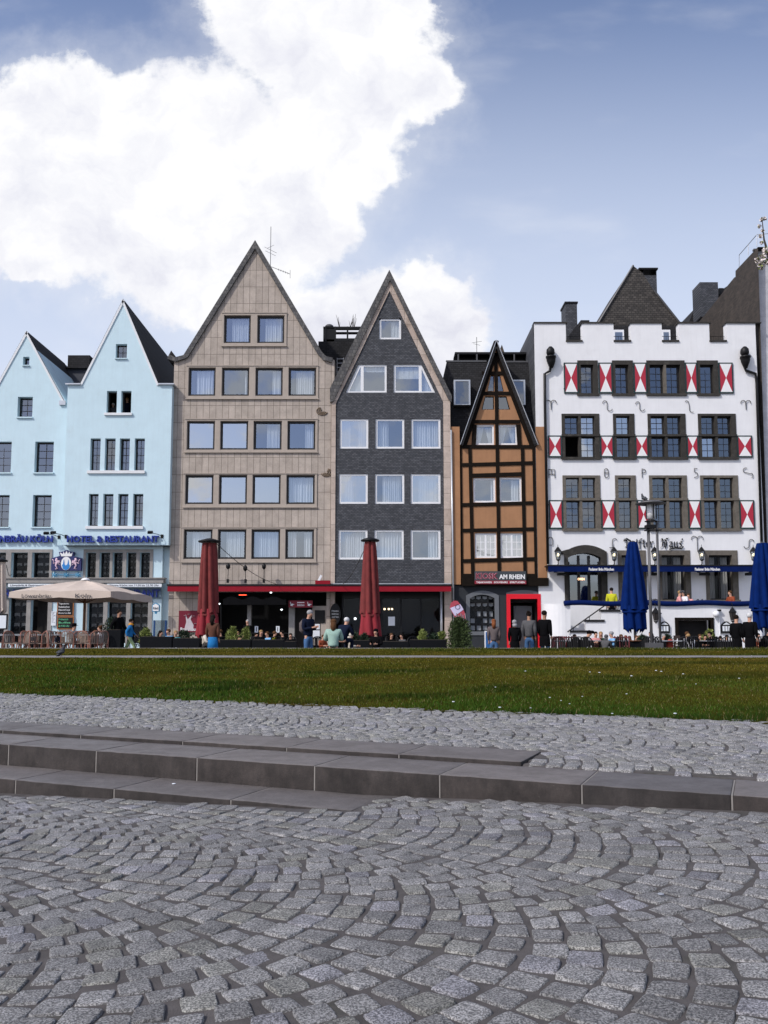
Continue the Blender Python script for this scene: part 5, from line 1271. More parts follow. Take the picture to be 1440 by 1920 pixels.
    # blue cloth rail
    b = MB(); n = 60; zr = fz(1126, Yt); X0, X1 = fx(1057, 1128, Yt), fx(1412, 1128, Yt); P = []
    for k in range(n + 1): f = k / n; P.append((X0 + (X1 - X0) * f, Yt - .05, zr - .14 + .03 * math.sin(f * 19)))
    b.tube(P, .13, 8); b.build('cloth_rail', M_navy, h.t, smooth=True)
    return h
def mullion(h, r_, Y, mat, w_):
    x0, x1, z0, z1 = r_; xm = (x0 + x1) / 2; b = MB(); b.box(xm - w_ / 2, xm + w_ / 2, Y - .03, Y + .26, z0, z1); b.build('mullion', mat, h.t)
hw = white()
def awning_blue():
    Y = 44.9; x0, x1, z0, z1 = rect(1028, 1061.5, 1417, 1072, Y); t = thing('awning_box', 'long dark blue awning box across the white inn', 'awning', ((x0 + x1) / 2, Y, z0))
    b = MB(); b.box(x0, x1, Y, Y + .06, z0, z1); b.build('valance_board', M_navy, t); b = MB(); b.box(x0 - .02, x1 + .02, Y - .02, Y + .95, z1, z1 + .07); b.box(x0 + .05, x1 - .05, Y + .061, Y + .9, z0 + .1, z1 - .01); b.build('awning_case', M_blk, t)
    for a, c in ((1104, 1151), (1303, 1350)): text('Paulaner Bräu München', a, 1064.5, c, 1070, Y - .006, M_wtxt, t, off=.03, ex=.005)
    for a in (1045, 1215, 1312, 1398): q = rect(a, 1074, a + 18, 1079, Y + .5); b = MB(); b.box(q[0], q[1], Y + .4, Y + .6, q[2], q[3]); b.build('heater', M_blk, t)
awning_blue()
# gothic lettering, written with a broad nib
def gothic():
    Y = 45.93; t = thing('inn_lettering', 'black blackletter name Delfter Haus on the white wall', 'sign', (fx(1226, 1017, Y), Y, fz(1020, Y)))
    G = {'D': [[(.1, .95), (.3, .8), (.3, .1), (.1, .0)], [(0, 1.0), (.25, 1.1), (.5, .95), (.78, .8), (.78, .25), (.45, -.05), (.1, .05)], [(0, .75), (-.05, .9), (.0, 1.0)]],
         'e': [[(.1, .6), (.1, .12), (.3, 0), (.42, .1)], [(.1, .6), (.28, .72), (.4, .58), (.12, .38)]], 'l': [[(.12, 1.0), (.12, .1), (.28, 0)]],
         'f': [[(.45, 1.0), (.25, 1.05), (.15, .9), (.15, -.2), (0, -.3)], [(0, .62), (.4, .62)]], 't': [[(.15, .95), (.15, .1), (.32, 0)], [(0, .65), (.35, .65)]],
         'r': [[(.0, .68), (.13, .6), (.13, .05), (.22, 0)], [(.16, .55), (.32, .72), (.42, .6)]],
         'H': [[(.0, .9), (.2, 1.08), (.35, .9), (.3, .5), (.25, .1), (0, -.05)], [(.3, .75), (.55, .95), (.75, .8), (.78, .2), (.6, -.2)], [(.3, .55), (.5, .62), (.6, .5), (.55, .1), (.6, 0)], [(.75, 1.1), (.95, 1.0), (1.0, 1.15)]],
         'a': [[(.05, .65), (.35, .68), (.35, .08), (.48, 0)], [(.33, .4), (.08, .3), (.08, .08), (.25, 0), (.35, .12)]], 'u': [[(.08, .68), (.08, .1), (.25, 0), (.4, .12)], [(.4, .68), (.4, .08), (.5, 0)]],
         's': [[(.42, .62), (.25, .7), (.08, .55), (.35, .25), (.28, .05), (.05, .05)], [(.3, .75), (.5, .95), (.4, 1.05)]]}
    Wd = {'D': .95, 'e': .52, 'l': .36, 'f': .5, 't': .42, 'r': .5, 'H': 1.1, 'a': .58, 'u': .62, 's': .55}
    for s_, a, c in (('Delfter', 1171, 1226), ('Haus', 1238, 1281)):
        X0, X1 = fx(a, 1017, Y), fx(c, 1017, Y); z0 = fz(1026, Y); hh = fz(1009, Y) - z0; tot = sum(Wd[ch] for ch in s_); k = (X1 - X0) / tot; x = X0
        b = MB(); nb = (.024, .022)
        for ch in s_:
            for st in G[ch]:
                for (p, q) in zip(st[:-1], st[1:]):
                    A = (x + p[0] * k, z0 + p[1] * hh * .9); B = (x + q[0] * k, z0 + q[1] * hh * .9)
                    b.prism([(A[0] - nb[0], A[1] - nb[1]), (B[0] - nb[0], B[1] - nb[1]), (B[0] + nb[0], B[1] + nb[1]), (A[0] + nb[0], A[1] + nb[1])], Y, Y + .03)
            x += Wd[ch] * k
        b.build('lettering', M_blk, t)
    b = MB(); P = PT(Y, (1255, 1030), (1266, 1027), (1279, 1028), (1281, 1024)); b.tube([(x, Y, z) for x, z in P], .035, 5); b.build('flourish', M_blk, t)
gothic()
def lantern(px, py, lab, lit=True, Y=45.75, s=1.0, group='lit lanterns along the inn front'):
    """py: the pixel row of the lantern tip; hangs from / stands on a wall bracket"""
    x, zt = at(px, py, Y); t = thing('wall_lantern', lab, 'lantern', (x, Y, zt - .9 * s), group)
    b = MB(); b.lathe([(.01, 0), (.015, -.12), (.06, -.16), (.2, -.36), (.21, -.38), (.02, -.385)], (x, Y, zt), 6); b.build('cap', M_blk, t)
    b = MB(); b.lathe([(.17, -.386), (.1, -.78)], (x, Y, zt), 6); b.build('glass', M_glass if lit else M_dark2, t)
    if lit: b = MB(); b.ball((x, Y, zt - .55), .065, 8, 0, (1, 1, 1.3)); b.build('bulb', M_gold, t)
    b = MB()
    for k in range(6):
        a = k * math.pi / 3; b.tube([(x + .175 * math.cos(a), Y + .175 * math.sin(a), zt - .38), (x + .1 * math.cos(a), Y + .1 * math.sin(a), zt - .79)], .012, 4)
    b.lathe([(.12, -.8), (.1, -.84), (.03, -.9), (.02, -.96)], (x, Y, zt), 8); b.build('cage', M_blk, t)
    b = MB()
    if lit: b.tube([(x, Y, zt - .95), (x + .02, Y + .05, zt - 1.05), (x - .1, Y + .16, zt - 1.2), (x - .12, Y + .22, zt - 1.25)], .03, 6); b.box(x - .2, x - .04, Y + .15, Y + .24, zt - 1.5, zt - 1.08)
    else: b.tube([(x, Y, zt), (x, Y + .1, zt + .1), (x, Y + .3, zt + .1)], .02, 5)
    b.build('bracket', M_blk, t)
for px, lab in ((1046, 'lit iron lantern left of the arched window, first on the inn front'), (1151, 'lit iron lantern just right of the arched window'), (1227, 'lit iron lantern partly behind the street lamp posts'), (1315, 'lit iron lantern between the two right hand windows of the inn'), (1412, 'lit iron lantern at the right end of the inn, beside the second blue parasol')):
    lantern(px, 1021, lab)
lantern(1229, 1135, 'unlit dark lantern on the terrace parapet behind the lamp posts', False, 43.7, group='unlit lanterns below the terrace')
lantern(1373, 1134, 'unlit dark lantern on the parapet above the right menu case', False, 43.7, group='unlit lanterns below the terrace')
for px, lab in ((1246, 'black arched menu case with three sheets left of the cellar door'), (1362, 'black arched menu case with three sheets right of the cellar door')):
    Y = 43.9; x0, x1, z0, z1 = rect(px - 9.5, 1165, px + 10, 1187, Y); t = thing('menu_case', lab, 'menu case', ((x0 + x1) / 2, Y, z0), 'menu cases on the parapet'); zm = z0 + (z1 - z0) * .66; n = 8
    o = [(x0, z0), (x1, z0), (x1, zm)] + [(x1 + (x0 - x1) * k / n, zm + (z1 - zm) * (1 - (2 * k / n - 1) ** 2)) for k in range(1, n)] + [(x0, zm)]
    b = MB(); b.prism(o, Y, Y + .09); b.build('case', M_blk, t); b = MB(); w_ = x1 - x0
    for k in range(3): b.box(x0 + .06 + (w_ - .1) * k / 3, x0 + .02 + (w_ - .1) * (k + 1) / 3, Y - .01, Y - .001, z0 + .1, zm - .04)
    b.prism([(x0 + .08, zm + .03), (x1 - .08, zm + .03), ((x0 + x1) / 2, z1 - .05)], Y - .01, Y - .001); b.build('sheet', M_paper, t)
x, z = at(1343, 1151, 43.8); t = thing('globe_lamp', 'white globe lamp with a small camera on a pipe beside the cellar door', 'lamp', (x, 43.8, z)); b = MB(); b.ball((x, 43.8, z), .17, 12); b.build('globe', M_wframe, t, smooth=True)
x2, z2 = at(1349, 1146, 43.9); b = MB(); b.tube([(x2, 43.95, GZ), (x2, 43.95, z2)], .03, 6); b.build('pipe', M_wframe, t); b = MB(); b.box(x2 - .1, x2 + .06, 43.8, 43.94, z2, z2 + .09); b.build('camera_head', M_blk, t)
# roofs and chimneys behind the white inn
def pyramid():
    Y = 52.0; t = thing('slate_roof_house', 'steep weathered slate roof rising behind the crenellations', 'house', (fx(1195, 600, Y), Y, 4)); P = PT(Y, (1118, 612), (1187, 498), (1205, 512), (1226, 545), (1279, 612)); zb = 8.0
    b = MB(); b.prism([(P[0][0], zb), (P[4][0], zb), P[4], P[3], P[2], P[1], P[0]], Y, Y + 6); b.build('gable', M_roofo, t)
    b = MB()
    for p, q in ((P[0], P[1]), (P[3], P[4])): b.tube([(p[0], Y - .05, p[1]), (q[0], Y - .05, q[1])], .06, 5)
    b.build('roof_edge', M_steel, t)
    b = MB(); q = rect(1205, 516, 1232, 575, Y + .4); b.box(q[0], q[1], Y + .4, Y + 1.6, q[2], q[3]); ch = b.build('chimney', M_slate, t)
    b = MB(); q = rect(1197, 503, 1233, 506, Y + .4); b.box(q[0], q[1], Y + .3, Y + 1.7, q[2], q[3]); 
    for a in (1206, 1230): r_ = rect(a, 506, a + 2, 517, Y + .4); b.box(r_[0], r_[1], Y + .5, Y + 1.5, r_[2], r_[3])
    b.build('chimney_cowl', M_blk, ch)
    for a, c in ((1150, 1175), (1241, 1262)):
        q = rect(a, 618, c, 645, Y - 2); b = MB(); b.box(q[0] - .2, q[1] + .3, Y - 1.9, Y + .5, q[2] - 1, q[3] + .3); b.build('dormer', M_roof, t)
        b = MB(); b.box(q[0], q[1] - .15, Y - 1.98, Y - 1.91, q[2], q[3]); w_ = b.build('window', M_wframe, t); b = MB(); b.poly([(q[0] + .1, Y - 2, q[2]), (q[1] - .25, Y - 2, q[2]), (q[1] - .25, Y - 2, q[3] - .15), (q[0] + .1, Y - 2, q[3] - .15)]); b.build('pane', M_glassd, w_)
pyramid()
def brickchim():
    Y = 48.0; t = thing('slate_chimney', 'slender slate clad chimney with a cowl behind the first crenel', 'chimney', (fx(1072, 640, Y), Y, 12)); q = rect(1061, 569, 1082.5, 640, Y); b = MB(); b.box(q[0], q[1], Y, Y + 1.2, q[2] - 3, q[3]); b.build('stack', M_slate, t)
    b = MB(); b.box(q[0] - .05, q[1] + .05, Y - .05, Y + 1.25, q[3], q[3] + .1); b.lathe([(.12, .1), (.12, .2), (.03, .32)], ((q[0] + q[1]) / 2, Y + .5, q[3]), 8); b.build('cap', M_blk, t)
    q = rect(1060, 612, 1098, 655, Y + .5); b = MB(); b.prism([(q[0], q[2]), (q[1], q[2]), (q[1], q[3]), ((q[0] + q[1]) / 2 + .1, q[3]), (q[0], q[2] + .5)], Y - .5, Y + 2); b.build('roof', M_roof, t)
brickchim()
GX = fx(1421, 640, 46.4)
def SP_(px, py, dx=0.0):
    d = ray(px, py); k = (GX + dx) / d[0]; return (GX + dx, d[1] * k, HC + d[2] * k)
def brown():
    Y = 57.0; t = thing('grey_panel_building', 'tall building cut by the right edge, pale grey front and brown brick side', 'building', (GX, 46.4, .3))
    P = [SP_(1421, 463), SP_(1379, 508), SP_(1379, 519), SP_(1308, 607)]; P += [(GX, P[-1][1], 2), (GX, 46.4, 2)]
    b = MB(); n = len(P); b.poly(P); b.build('side_wall', brickmat_yz, t)
    b = MB(); b.box(GX + .01, GX + 9, 46.5, P[3][1] + 3, .3, P[3][2] - .5, 0); b.poly([(GX + .01, 46.4, .3), (GX + 9, 46.4, .3), (GX + 9, 46.4, P[0][2]), (GX + .01, 46.4, P[0][2])], 0); b.poly([P[0], P[1], (GX + 9, P[1][1], P[1][2]), (GX + 9, P[0][1], P[0][2])], 1); b.poly([P[2], P[3], (GX + 9, P[3][1], P[3][2]), (GX + 9, P[2][1], P[2][2])], 1)
    b.build('wall', [M_gwall, M_roof], t); b = MB(); b.box(GX - .05, GX + 9, 46.32, 46.5, P[0][2], P[0][2] + .1); b.build('parapet', M_steel, t)
    b = MB(); P2 = PT(Y, (1290, 608), (1303, 578), (1313, 570), (1385, 522), (1385, 640), (1290, 640)); b.prism(P2[::-1], Y + .02, Y + 4); rf = b.build('roof', M_roof, t)
    b = MB(); q = rect(1313, 529, 1347, 580, Y - 2); b.box(q[0], q[1], Y - 2, Y - .6, q[2] - .5, q[3]); b.build('chimney', M_slate, t)
    q = rect(1348, 540, 1357, 552, Y - 1.5); b = MB(); b.box(q[0], q[1], Y - 1.5, Y - 1.0, q[2], q[3]); b.build('vent', M_blk, t)
    b = MB(); a, c = PT(Y - .05, (1309, 606), (1378, 521)); b.tube([(a[0], Y - .05, a[1]), (c[0], Y - .05, c[1])], .06, 5); q = rect(1381, 520, 1384, 620, Y); b.box(q[0], q[1], Y - .1, Y - .01, q[2], q[3]); b.build('downpipe', M_blk, t)
    b = MB(); 
    for (a, c) in (((1386, 500), (1386, 478)), ((1386, 478), (1419, 440)), ((1419, 440), (1440, 438)), ((1419, 440), (1419, 462)), ((1403, 459), (1403, 478))): b.tube([SP_(*a, .25), SP_(*c, .25)], .022, 5)
    b.build('railing', M_galv, t)
brown()
def antenna(px, py0, py1, Y, lab, arms):
    x, z0 = at(px, py0, Y); z1 = fz(py1, Y); t = thing('antenna', lab, 'antenna', (x, Y, z0)); b = MB(); b.tube([(x, Y, z0 - .6), (x, Y, z1)], .018, 5); b.build('mast', M_steel, t); b = MB()
    for (dz, l, tilt) in arms: b.tube([(x - l, Y, z0 + dz - tilt), (x + l, Y, z0 + dz + tilt)], .01, 4)
    b.build('rods', M_steel, t)
antenna(507, 500, 425, 47.5, 'thin mast aerial right of the sandstone gable tip', [(1.0, .35, -.18), (.8, .3, -.15), (1.2, .2, .1)])
antenna(894, 655, 632, 50, 'cross shaped aerial on the kiosk house roof terrace', [(.45, .3, .05), (.3, .2, -.05)])
x, z = at(513, 503, 47); t = thing('antenna', 'sideways yagi aerial sticking out right of the sandstone gable', 'antenna', (x, 47, z)); b = MB(); P = PT(47, (508, 500), (544, 514)); b.tube([(P[0][0], 47, P[0][1]), (P[1][0], 47, P[1][1])], .015, 5); b.build('boom', M_steel, t); b = MB()
for k in range(6): f = .4 + .12 * k; xx = P[0][0] + (P[1][0] - P[0][0]) * f; zz = P[0][1] + (P[1][1] - P[0][1]) * f; l = .06 if k < 5 else .25; b.tube([(xx, 47, zz - l), (xx, 47, zz + l)], .01, 4)
b.build('rods', M_steel, t)
for k in range(3):
    px = (430, 463, 497)[k]; spot(px, (1092, 1092, 1092)[k], 45.9, (.3, -.4, .0)[k], '%s upright black floodlight on the red awning box of the sandstone house' % ('left', 'middle', 'right')[k] if False else '%s of three upright black floodlights above the red awning box' % ('leftmost', 'middle', 'rightmost')[k], tall=(.72, .62, .72)[k])
# ================================================================== TERRACE OBJECTS
sed_ = lambda s: s
def gz(X, Y): return terr(X, Y)
# ---- closed parasols
def closed(px, ytop, yhem, w0, w1, Y, mat, lab, seed, cap=True, vmat=None, group=None, tilt=0.0, lower=None, pole_to=None):
    x, zt = at(px, ytop, Y); zh = fz(yhem, Y); g = gz(x, Y); t = thing('closed_parasol', lab, 'parasol', (x, Y, g), group); rr = random.Random(seed)
    b = MB(); b.tube([(x, Y, g), (x, Y, zt)], .05, 8); b.lathe([(.38, 0), (.4, .03), (.4, .08), (.1, .12)], (x, Y, g), 12); b.build('pole', M_steel, t)
    def folds(b, z0, z1, r0, r1, nf, amp0, amp1, n=72, m=18, wob=.0):
        """draped cloth between z1 (top) and z0 (hem)"""
        ph = rr.uniform(0, 6); i0 = len(b.v); am = [rr.uniform(.6, 1.3) for _ in range(nf)]
        for k in range(m + 1):
            f = k / m; z = z1 + (z0 - z1) * f; rad = r1 + (r0 - r1) * (f ** .75); amp = amp1 + (amp0 - amp1) * f
            for q in range(n):
                a = 2 * math.pi * q / n; j = int(((a * nf / (2 * math.pi) + ph) % nf)); w_ = abs(math.sin(a * nf / 2 + ph * .5)) ** .7
                r_ = rad * (1 - amp * (1 - w_) * am[j]) ; zz = z + (0 if k < m else wob * (w_ - .5))
                tw = .25 * f
                b.v.append((x + r_ * math.cos(a + tw), Y + r_ * math.sin(a + tw), zz))
        for k in range(m):
            for q in range(n): a = i0 + k * n + q; c = i0 + k * n + (q + 1) % n; b.f.append((a, c, c + n, a + n)); b.m.append(0)
    b = MB()
    if lower: zl_ = fz(lower, Y); folds(b, zl_, zt - .05, w1, w0, 8, .45, .3, wob=.15)
    else: folds(b, zh, zt - .05, w1, w0, 8, .5, .3, wob=.25)
    b.build('folded_canopy', mat, t, smooth=True)
    if lower:
        b = MB(); folds(b, zh, zl_ + .2, w1 * (1.12 if cap else .84), w1 * .8, 7, .55, .35, wob=.3); b.build('valance', vmat or mat, t, smooth=True)
        b = MB(); n = 16; zz = zl_ - .02; b.lathe([(w1 * .86, -.04), (w1 * .88, 0), (w1 * .86, .04)], (x, Y, zz), 16); b.build('tie_strap', mat, t)
    if cap: b = MB(); b.lathe([(.08, .02), (w0 * 1.55, -.02), (w0 * 1.6, .03), (w0 * .9, .09), (.03, .14)], (x, Y, zt), 16); b.build('cap', M_blk, t, smooth=True)
    return t
closed(393, 1016, 1196, .27, .42, 32, M_redp, 'closed dark red parasol in front of the sandstone house', 1, vmat=M_redpv, lower=1152, group='closed red parasols')
closed(694, 1014, 1197, .22, .40, 32, M_redp, 'closed red parasol with a brighter valance in front of the slate house', 2, vmat=M_redpv, lower=1153, group='closed red parasols')
closed(1186, 1014, 1183, .16, .52, 32, M_bluep, 'closed dark blue parasol left of the street lamp before the white inn', 3, cap=False, lower=1146, vmat=M_bluep, group='closed blue parasols')
closed(1429, 1016, 1180, .2, .56, 32, M_bluep, 'closed dark blue parasol cut by the right edge of the picture', 4, cap=False, lower=1143, vmat=M_bluep, group='closed blue parasols')
closed(2, 1052, 1150, .16, .30, 34, M_beigep, 'closed beige parasol at the left edge, beside the open one', 5)
# ---- big open beige parasol
def open_parasol():
    Y0 = 33.0; px_c = 158; cx, zt = at(px_c, 1088, Y0 + .4); SA, SB = 1.9, 2.2; th = R(-4); g = gz(cx, Y0); cy = Y0 + .4
    t = thing('open_parasol', 'large open beige square parasol with brewery lettering on its valance', 'parasol', (cx, cy, g)); zc = fz(1112, 32.3); zh = zc - .26
    cx = -11.7
    def L(a, c): return (cx + a * math.cos(th) - c * math.sin(th), cy + a * math.sin(th) + c * math.cos(th))
    per = []
    for k, (a, c) in enumerate(((-1, -1), (0, -1), (1, -1), (1, 0), (1, 1), (0, 1), (-1, 1), (-1, 0))): per.append((a * SA, c * SB))
    b = MB(); N = 10
    for k in range(8):
        p, q = per[k], per[(k + 1) % 8]
        for j in range(N):
            f0, f1 = j / N, (j + 1) / N
            for i in range(8):
                g0, g1 = i / 8, (i + 1) / 8
                def pt(f, g_):
                    a = (p[0] + (q[0] - p[0]) * f) * g_; c = (p[1] + (q[1] - p[1]) * f) * g_; X, Yy = L(a, c)
                    z = zt + (zc - zt) * g_ + .10 * math.sin(math.pi * g_) * .5 - .14 * math.sin(math.pi * f) * g_ * (1 - g_) * 2 + .05 * math.sin(math.pi * f) * g_ ** 4
                    return (X, Yy, z)
                if i == 0: b.poly([pt(0 if g0 == 0 else f0, g0), pt(f0, g1), pt(f1, g1)])
                else: b.poly([pt(f0, g0), pt(f0, g1), pt(f1, g1), pt(f1, g0)])
    b.build('canopy', M_beigep, t, smooth=True)
    b = MB()
    for k in range(8):
        p, q = per[k], per[(k + 1) % 8]
        for j in range(N):
            f0, f1 = j / N, (j + 1) / N
            def v_(f, low):
                o = 1.012 if low else 1.004; X, Yy = L((p[0] + (q[0] - p[0]) * f) * o, (p[1] + (q[1] - p[1]) * f) * o); sag = .05 * math.sin(math.pi * f); return (X, Yy, (zc + sag) if not low else zh + .0 - .05 * math.sin(math.pi * f) + .05)
            b.poly([v_(f0, 0), v_(f0, 1), v_(f1, 1), v_(f1, 0)])
    b.build('valance', M_beigep, t, smooth=True)
    for s_, face, a0, a1 in (('Löwenbräu', 0, .30, .86), ('Köln', 1, .34, .64), ('Kölsch', 2, .3, .72)):
        p, q = per[face], per[face + 1]; me = text(s_, 0, 0, 0, 0, 0, M_btxt, None, 'lettering', off=.0, ex=.004, xz4=(0, 1, 0, 1))
        P0, P1 = L(p[0] * 1.02, p[1] * 1.02), L(q[0] * 1.02, q[1] * 1.02); d = Vector((P1[0] - P0[0], P1[1] - P0[1], 0)); ln = d.length; d.normalize(); nrm_ = Vector((d.y, -d.x, 0))
        for v in me.data.vertices:
            u_ = a0 + (a1 - a0) * v.co.x; w_ = v.co.z; yy = v.co.y
            P = Vector((P0[0], P0[1], 0)) + d * (u_ * ln) + nrm_ * (.012 + .004 - yy); v.co = Vector((P.x - cx, P.y - cy, zh + .035 + .145 * w_ + .0 - g))
        me.parent = t
    b = MB(); b.tube([(cx, cy, g), (cx, cy, zt + .05)], .05, 10); b.lathe([(.45, 0), (.45, .1), (.1, .14)], (cx, cy, g), 12); b.build('pole', M_wood, t)
    b = MB()
    for k in range(8): X, Yy = L(per[k][0] * .98, per[k][1] * .98); b.tube([(cx, cy, zt - .06), (X, Yy, zc - .02)], .02, 5); X2, Y2 = L(per[k][0] * .5, per[k][1] * .5); b.tube([(cx, cy, zt - .9), (X2, Y2, (zt + zc) / 2 - .03)], .015, 5)
    b.build('ribs', M_wood, t)
    b = MB(); b.lathe([(.2, -.01), (.12, .07), (.02, .1)], (cx, cy, zt), 10); b.build('cap', M_wframe, t, smooth=True)
open_parasol()
# ---- street lamp
def street_lamp():
    Y = 26.6; x, z0 = at(1228, 1217, Y); zg = gz(x, Y); t = thing('street_lamp', 'tall steel street lamp with a wide disc hood on four slim posts', 'street lamp', (x, Y, zg))
    b = MB(); zt = fz(977, Y)
    for a, dy in ((1219.5, 0), (1233.5, -.06), (1237.5, .1), (1221.5, .2)): xx = fx(a, 1100, Y); b.tube([(xx, Y + dy, zg), (xx, Y + dy, zt)], .033, 8)
    for yy in (1150, 1172): z = fz(yy, Y); b.tube([(fx(1233, 1100, Y), Y, z), (fx(1239, 1100, Y), Y, z)], .02, 6)
    b.build('post', M_steel, t, smooth=True)
    b = MB(); b.box(x - .22, x + .22, Y - .15, Y + .3, zg, zg + .7); b.build('base', M_steel, t)
    b = MB(); z = fz(988, Y); xx = fx(1221, 988, Y); b.box(xx - .17, xx + .12, Y - .12, Y + .15, z - .05, z + .06); b.box(xx - .18, xx + .3, Y - .12, Y + .15, z - .12, z - .09); b.build('spotlight_box', M_blk, t)
    b = MB(); b.lathe([(.2, 0), (.2, .02), (.14, .025), (.12, .06)], (x, Y, zt - .02), 16); b.build('collar', M_blk, t)
    zc = fz(973, Y); zt2 = fz(946, Y); b = MB(); b.lathe([(.13, 0), (.13, zt2 - zc)], (x, Y, zc), 20); b.build('lamp_cylinder', pm('lamp_aluminium', (.78, .79, .8), .25, .1), t, smooth=True)
    b = MB(); b.tube([(x + .03, Y - .16, zc), (x + .03, Y - .16, zt2)], .02, 6); b.tube([(x - .15, Y, zc), (x - .15, Y, zt2)], .015, 6); b.tube([(x + .17, Y, zc), (x + .17, Y, zt2)], .015, 6); b.build('lamp_stay', M_blk, t)
    zd = fz(943, Y); b = MB(); b.lathe([(.13, .03), (.30, .015), (.46, -.035), (.47, -.025), (.3, .045), (.05, .07)], (x, Y, zd), 28); b.build('hood', M_steel, t, smooth=True)
    return x, Y, zd
LX, LY, LZ = street_lamp()
def pigeon(x, y, z, lab, rz=0, s=1.0, up=0):
    t = thing('pigeon', lab, 'pigeon', (x, y, z)); ca, sa = math.cos(rz), math.sin(rz)
    def W(a, c, h): return (x + (a * ca - c * sa) * s, y + (a * sa + c * ca) * s, z + h * s)
    b = MB(); k = .05 * up
    b.tube([W(-.17, 0, .10 - k), W(-.1, 0, .12 - k), W(-.03, 0, .135), W(.05, 0, .15), (W(.09, 0, .19 + k)), W(.105, 0, .235 + k), W(.115, 0, .262 + k), W(.13, 0, .262 + k)], [.012, .035, .06, .058, .036, .026, .026, .012], 10)
    b.build('body', M_pigeon, t, smooth=True)
    b = MB()
    for sg in (-1, 1): b.tube([W(.05, sg * .05, .16), W(-.05, sg * .058, .13), W(-.16, sg * .025, .105)], [.022, .03, .008], 7)
    b.build('wings', pm('pigeon_wing', (.07, .075, .085), .6), t, smooth=True)
    b = MB(); b.tube([W(.13, 0, .262 + k), W(.155, 0, .255 + k)], [.008, .002], 5); b.build('beak', M_blk, t)
    for sg in (-1, 1):
        b = MB(); b.tube([W(0, sg * .025, .09), W(.0, sg * .03, .012)], .006, 5)
        for a in (-.4, 0, .4): b.tube([W(0, sg * .03, .008), W(.03 * math.cos(a), sg * .03 + .03 * math.sin(a), .005)], .004, 4)
        b.build('leg', pm('pink_leg', (.3, .1, .09), .6), t)
xx = fx(114, 1230, 20.5); pigeon(xx, 20.5, ZP + .03, 'dark pigeon standing on the pale path at the left', rz=1.1, s=.8, up=1.6)
xx = fx(1206, 937, LY); pigeon(xx, LY - .1, LZ + .015, 'pigeon perched on the hood of the street lamp', rz=2.0, s=.85, up=1)
# ---- kiosk feather flag, A-board, bush, planters
def flag():
    Y = 40.0; t = thing('feather_flag', 'red and white feather flag leaning beside the kiosk window', 'flag', (fx(872, 1190, Y), Y, gz(0, Y))); b = MB()
    L_ = PT(Y, (873, 1172), (866, 1172), (852, 1156), (843, 1140), (845, 1131), (851, 1126), (858, 1127), (866, 1137), (872, 1150), (876, 1166))
    b.prism(L_[::-1], Y, Y + .012); b.build('flag_cloth', pm('flag_red', (.42, .06, .09), .7), t)
    b = MB(); b.prism(PT(Y - .01, (844, 1140), (848, 1147), (853, 1155), (869, 1143), (866, 1137), (863, 1133))[::1], Y - .012, Y - .004); b.build('flag_panel', pm('flag_lilac', (.6, .56, .75), .7), t)
    x, z = at(858, 1138, Y); b = MB(); P = [(x + .11 * math.cos(a * .524), Y - .02, z + .11 * math.sin(a * .524)) for a in range(13)]; b.tube(P, .012, 5); b.build('flag_emblem', M_btxt, t)
    b = MB()
    for k in range(5): q0 = at(856 + 4 * k, 1150 + (k % 2) * 3, Y); b.tube([(q0[0], Y - .01, q0[1]), (q0[0] + .05, Y - .01, q0[1] - .35)], .025, 5)
    b.build('flag_pattern', pm('flag_grey', (.25, .22, .24), .7), t)
    b = MB(); P = [(a_, Y + .02, c_) for a_, c_ in PT(Y, (877, 1200), (877, 1166), (872, 1148), (865, 1134), (857, 1126), (850, 1125))]; P = [(P[0][0], P[0][1], gz(0, Y))] + P[1:]; b.tube(P, .018, 6); b.build('pole', M_blk, t)
flag()
def leafcloud(name, mat, par, cx, cy, z0, rx, ry, h, n, leaf, seed, up=.5, shape='egg'):
    r_ = np.random.default_rng(seed); V = []; 
    for i in range(n):
        f = r_.random() ** .8; a = r_.uniform(0, 6.283); k = r_.random() ** .45
        rad = max(0, 1 - (abs(2 * f - .75) / 1.25) ** 2.6) ** .5
        lump = 1 + .3 * math.sin(a * 3 + seed) + .15 * math.sin(a * 5 + 7 * f + seed)
        x = cx + rx * rad * k * lump * math.cos(a); y = cy + ry * rad * k * lump * math.sin(a); z = z0 + h * f + r_.normal(0, .03)
        d = Vector((math.cos(a) * (1 - up) + r_.normal(0, .4), math.sin(a) * (1 - up) + r_.normal(0, .4), up + r_.normal(0, .35))).normalized(); s_ = d.cross(Vector((r_.normal(), r_.normal(), r_.normal()))).normalized(); l = leaf * r_.uniform(.6, 1.4)
        p = Vector((x, y, z)); V += [p - s_ * l * .3, p + d * l, p + s_ * l * .3]
    b = MB(); b.v = [tuple(v) for v in V]; b.f = [(3 * i, 3 * i + 1, 3 * i + 2) for i in range(len(V) // 3)]; b.m = [0] * len(b.f)
    return b.build(name, mat, par)
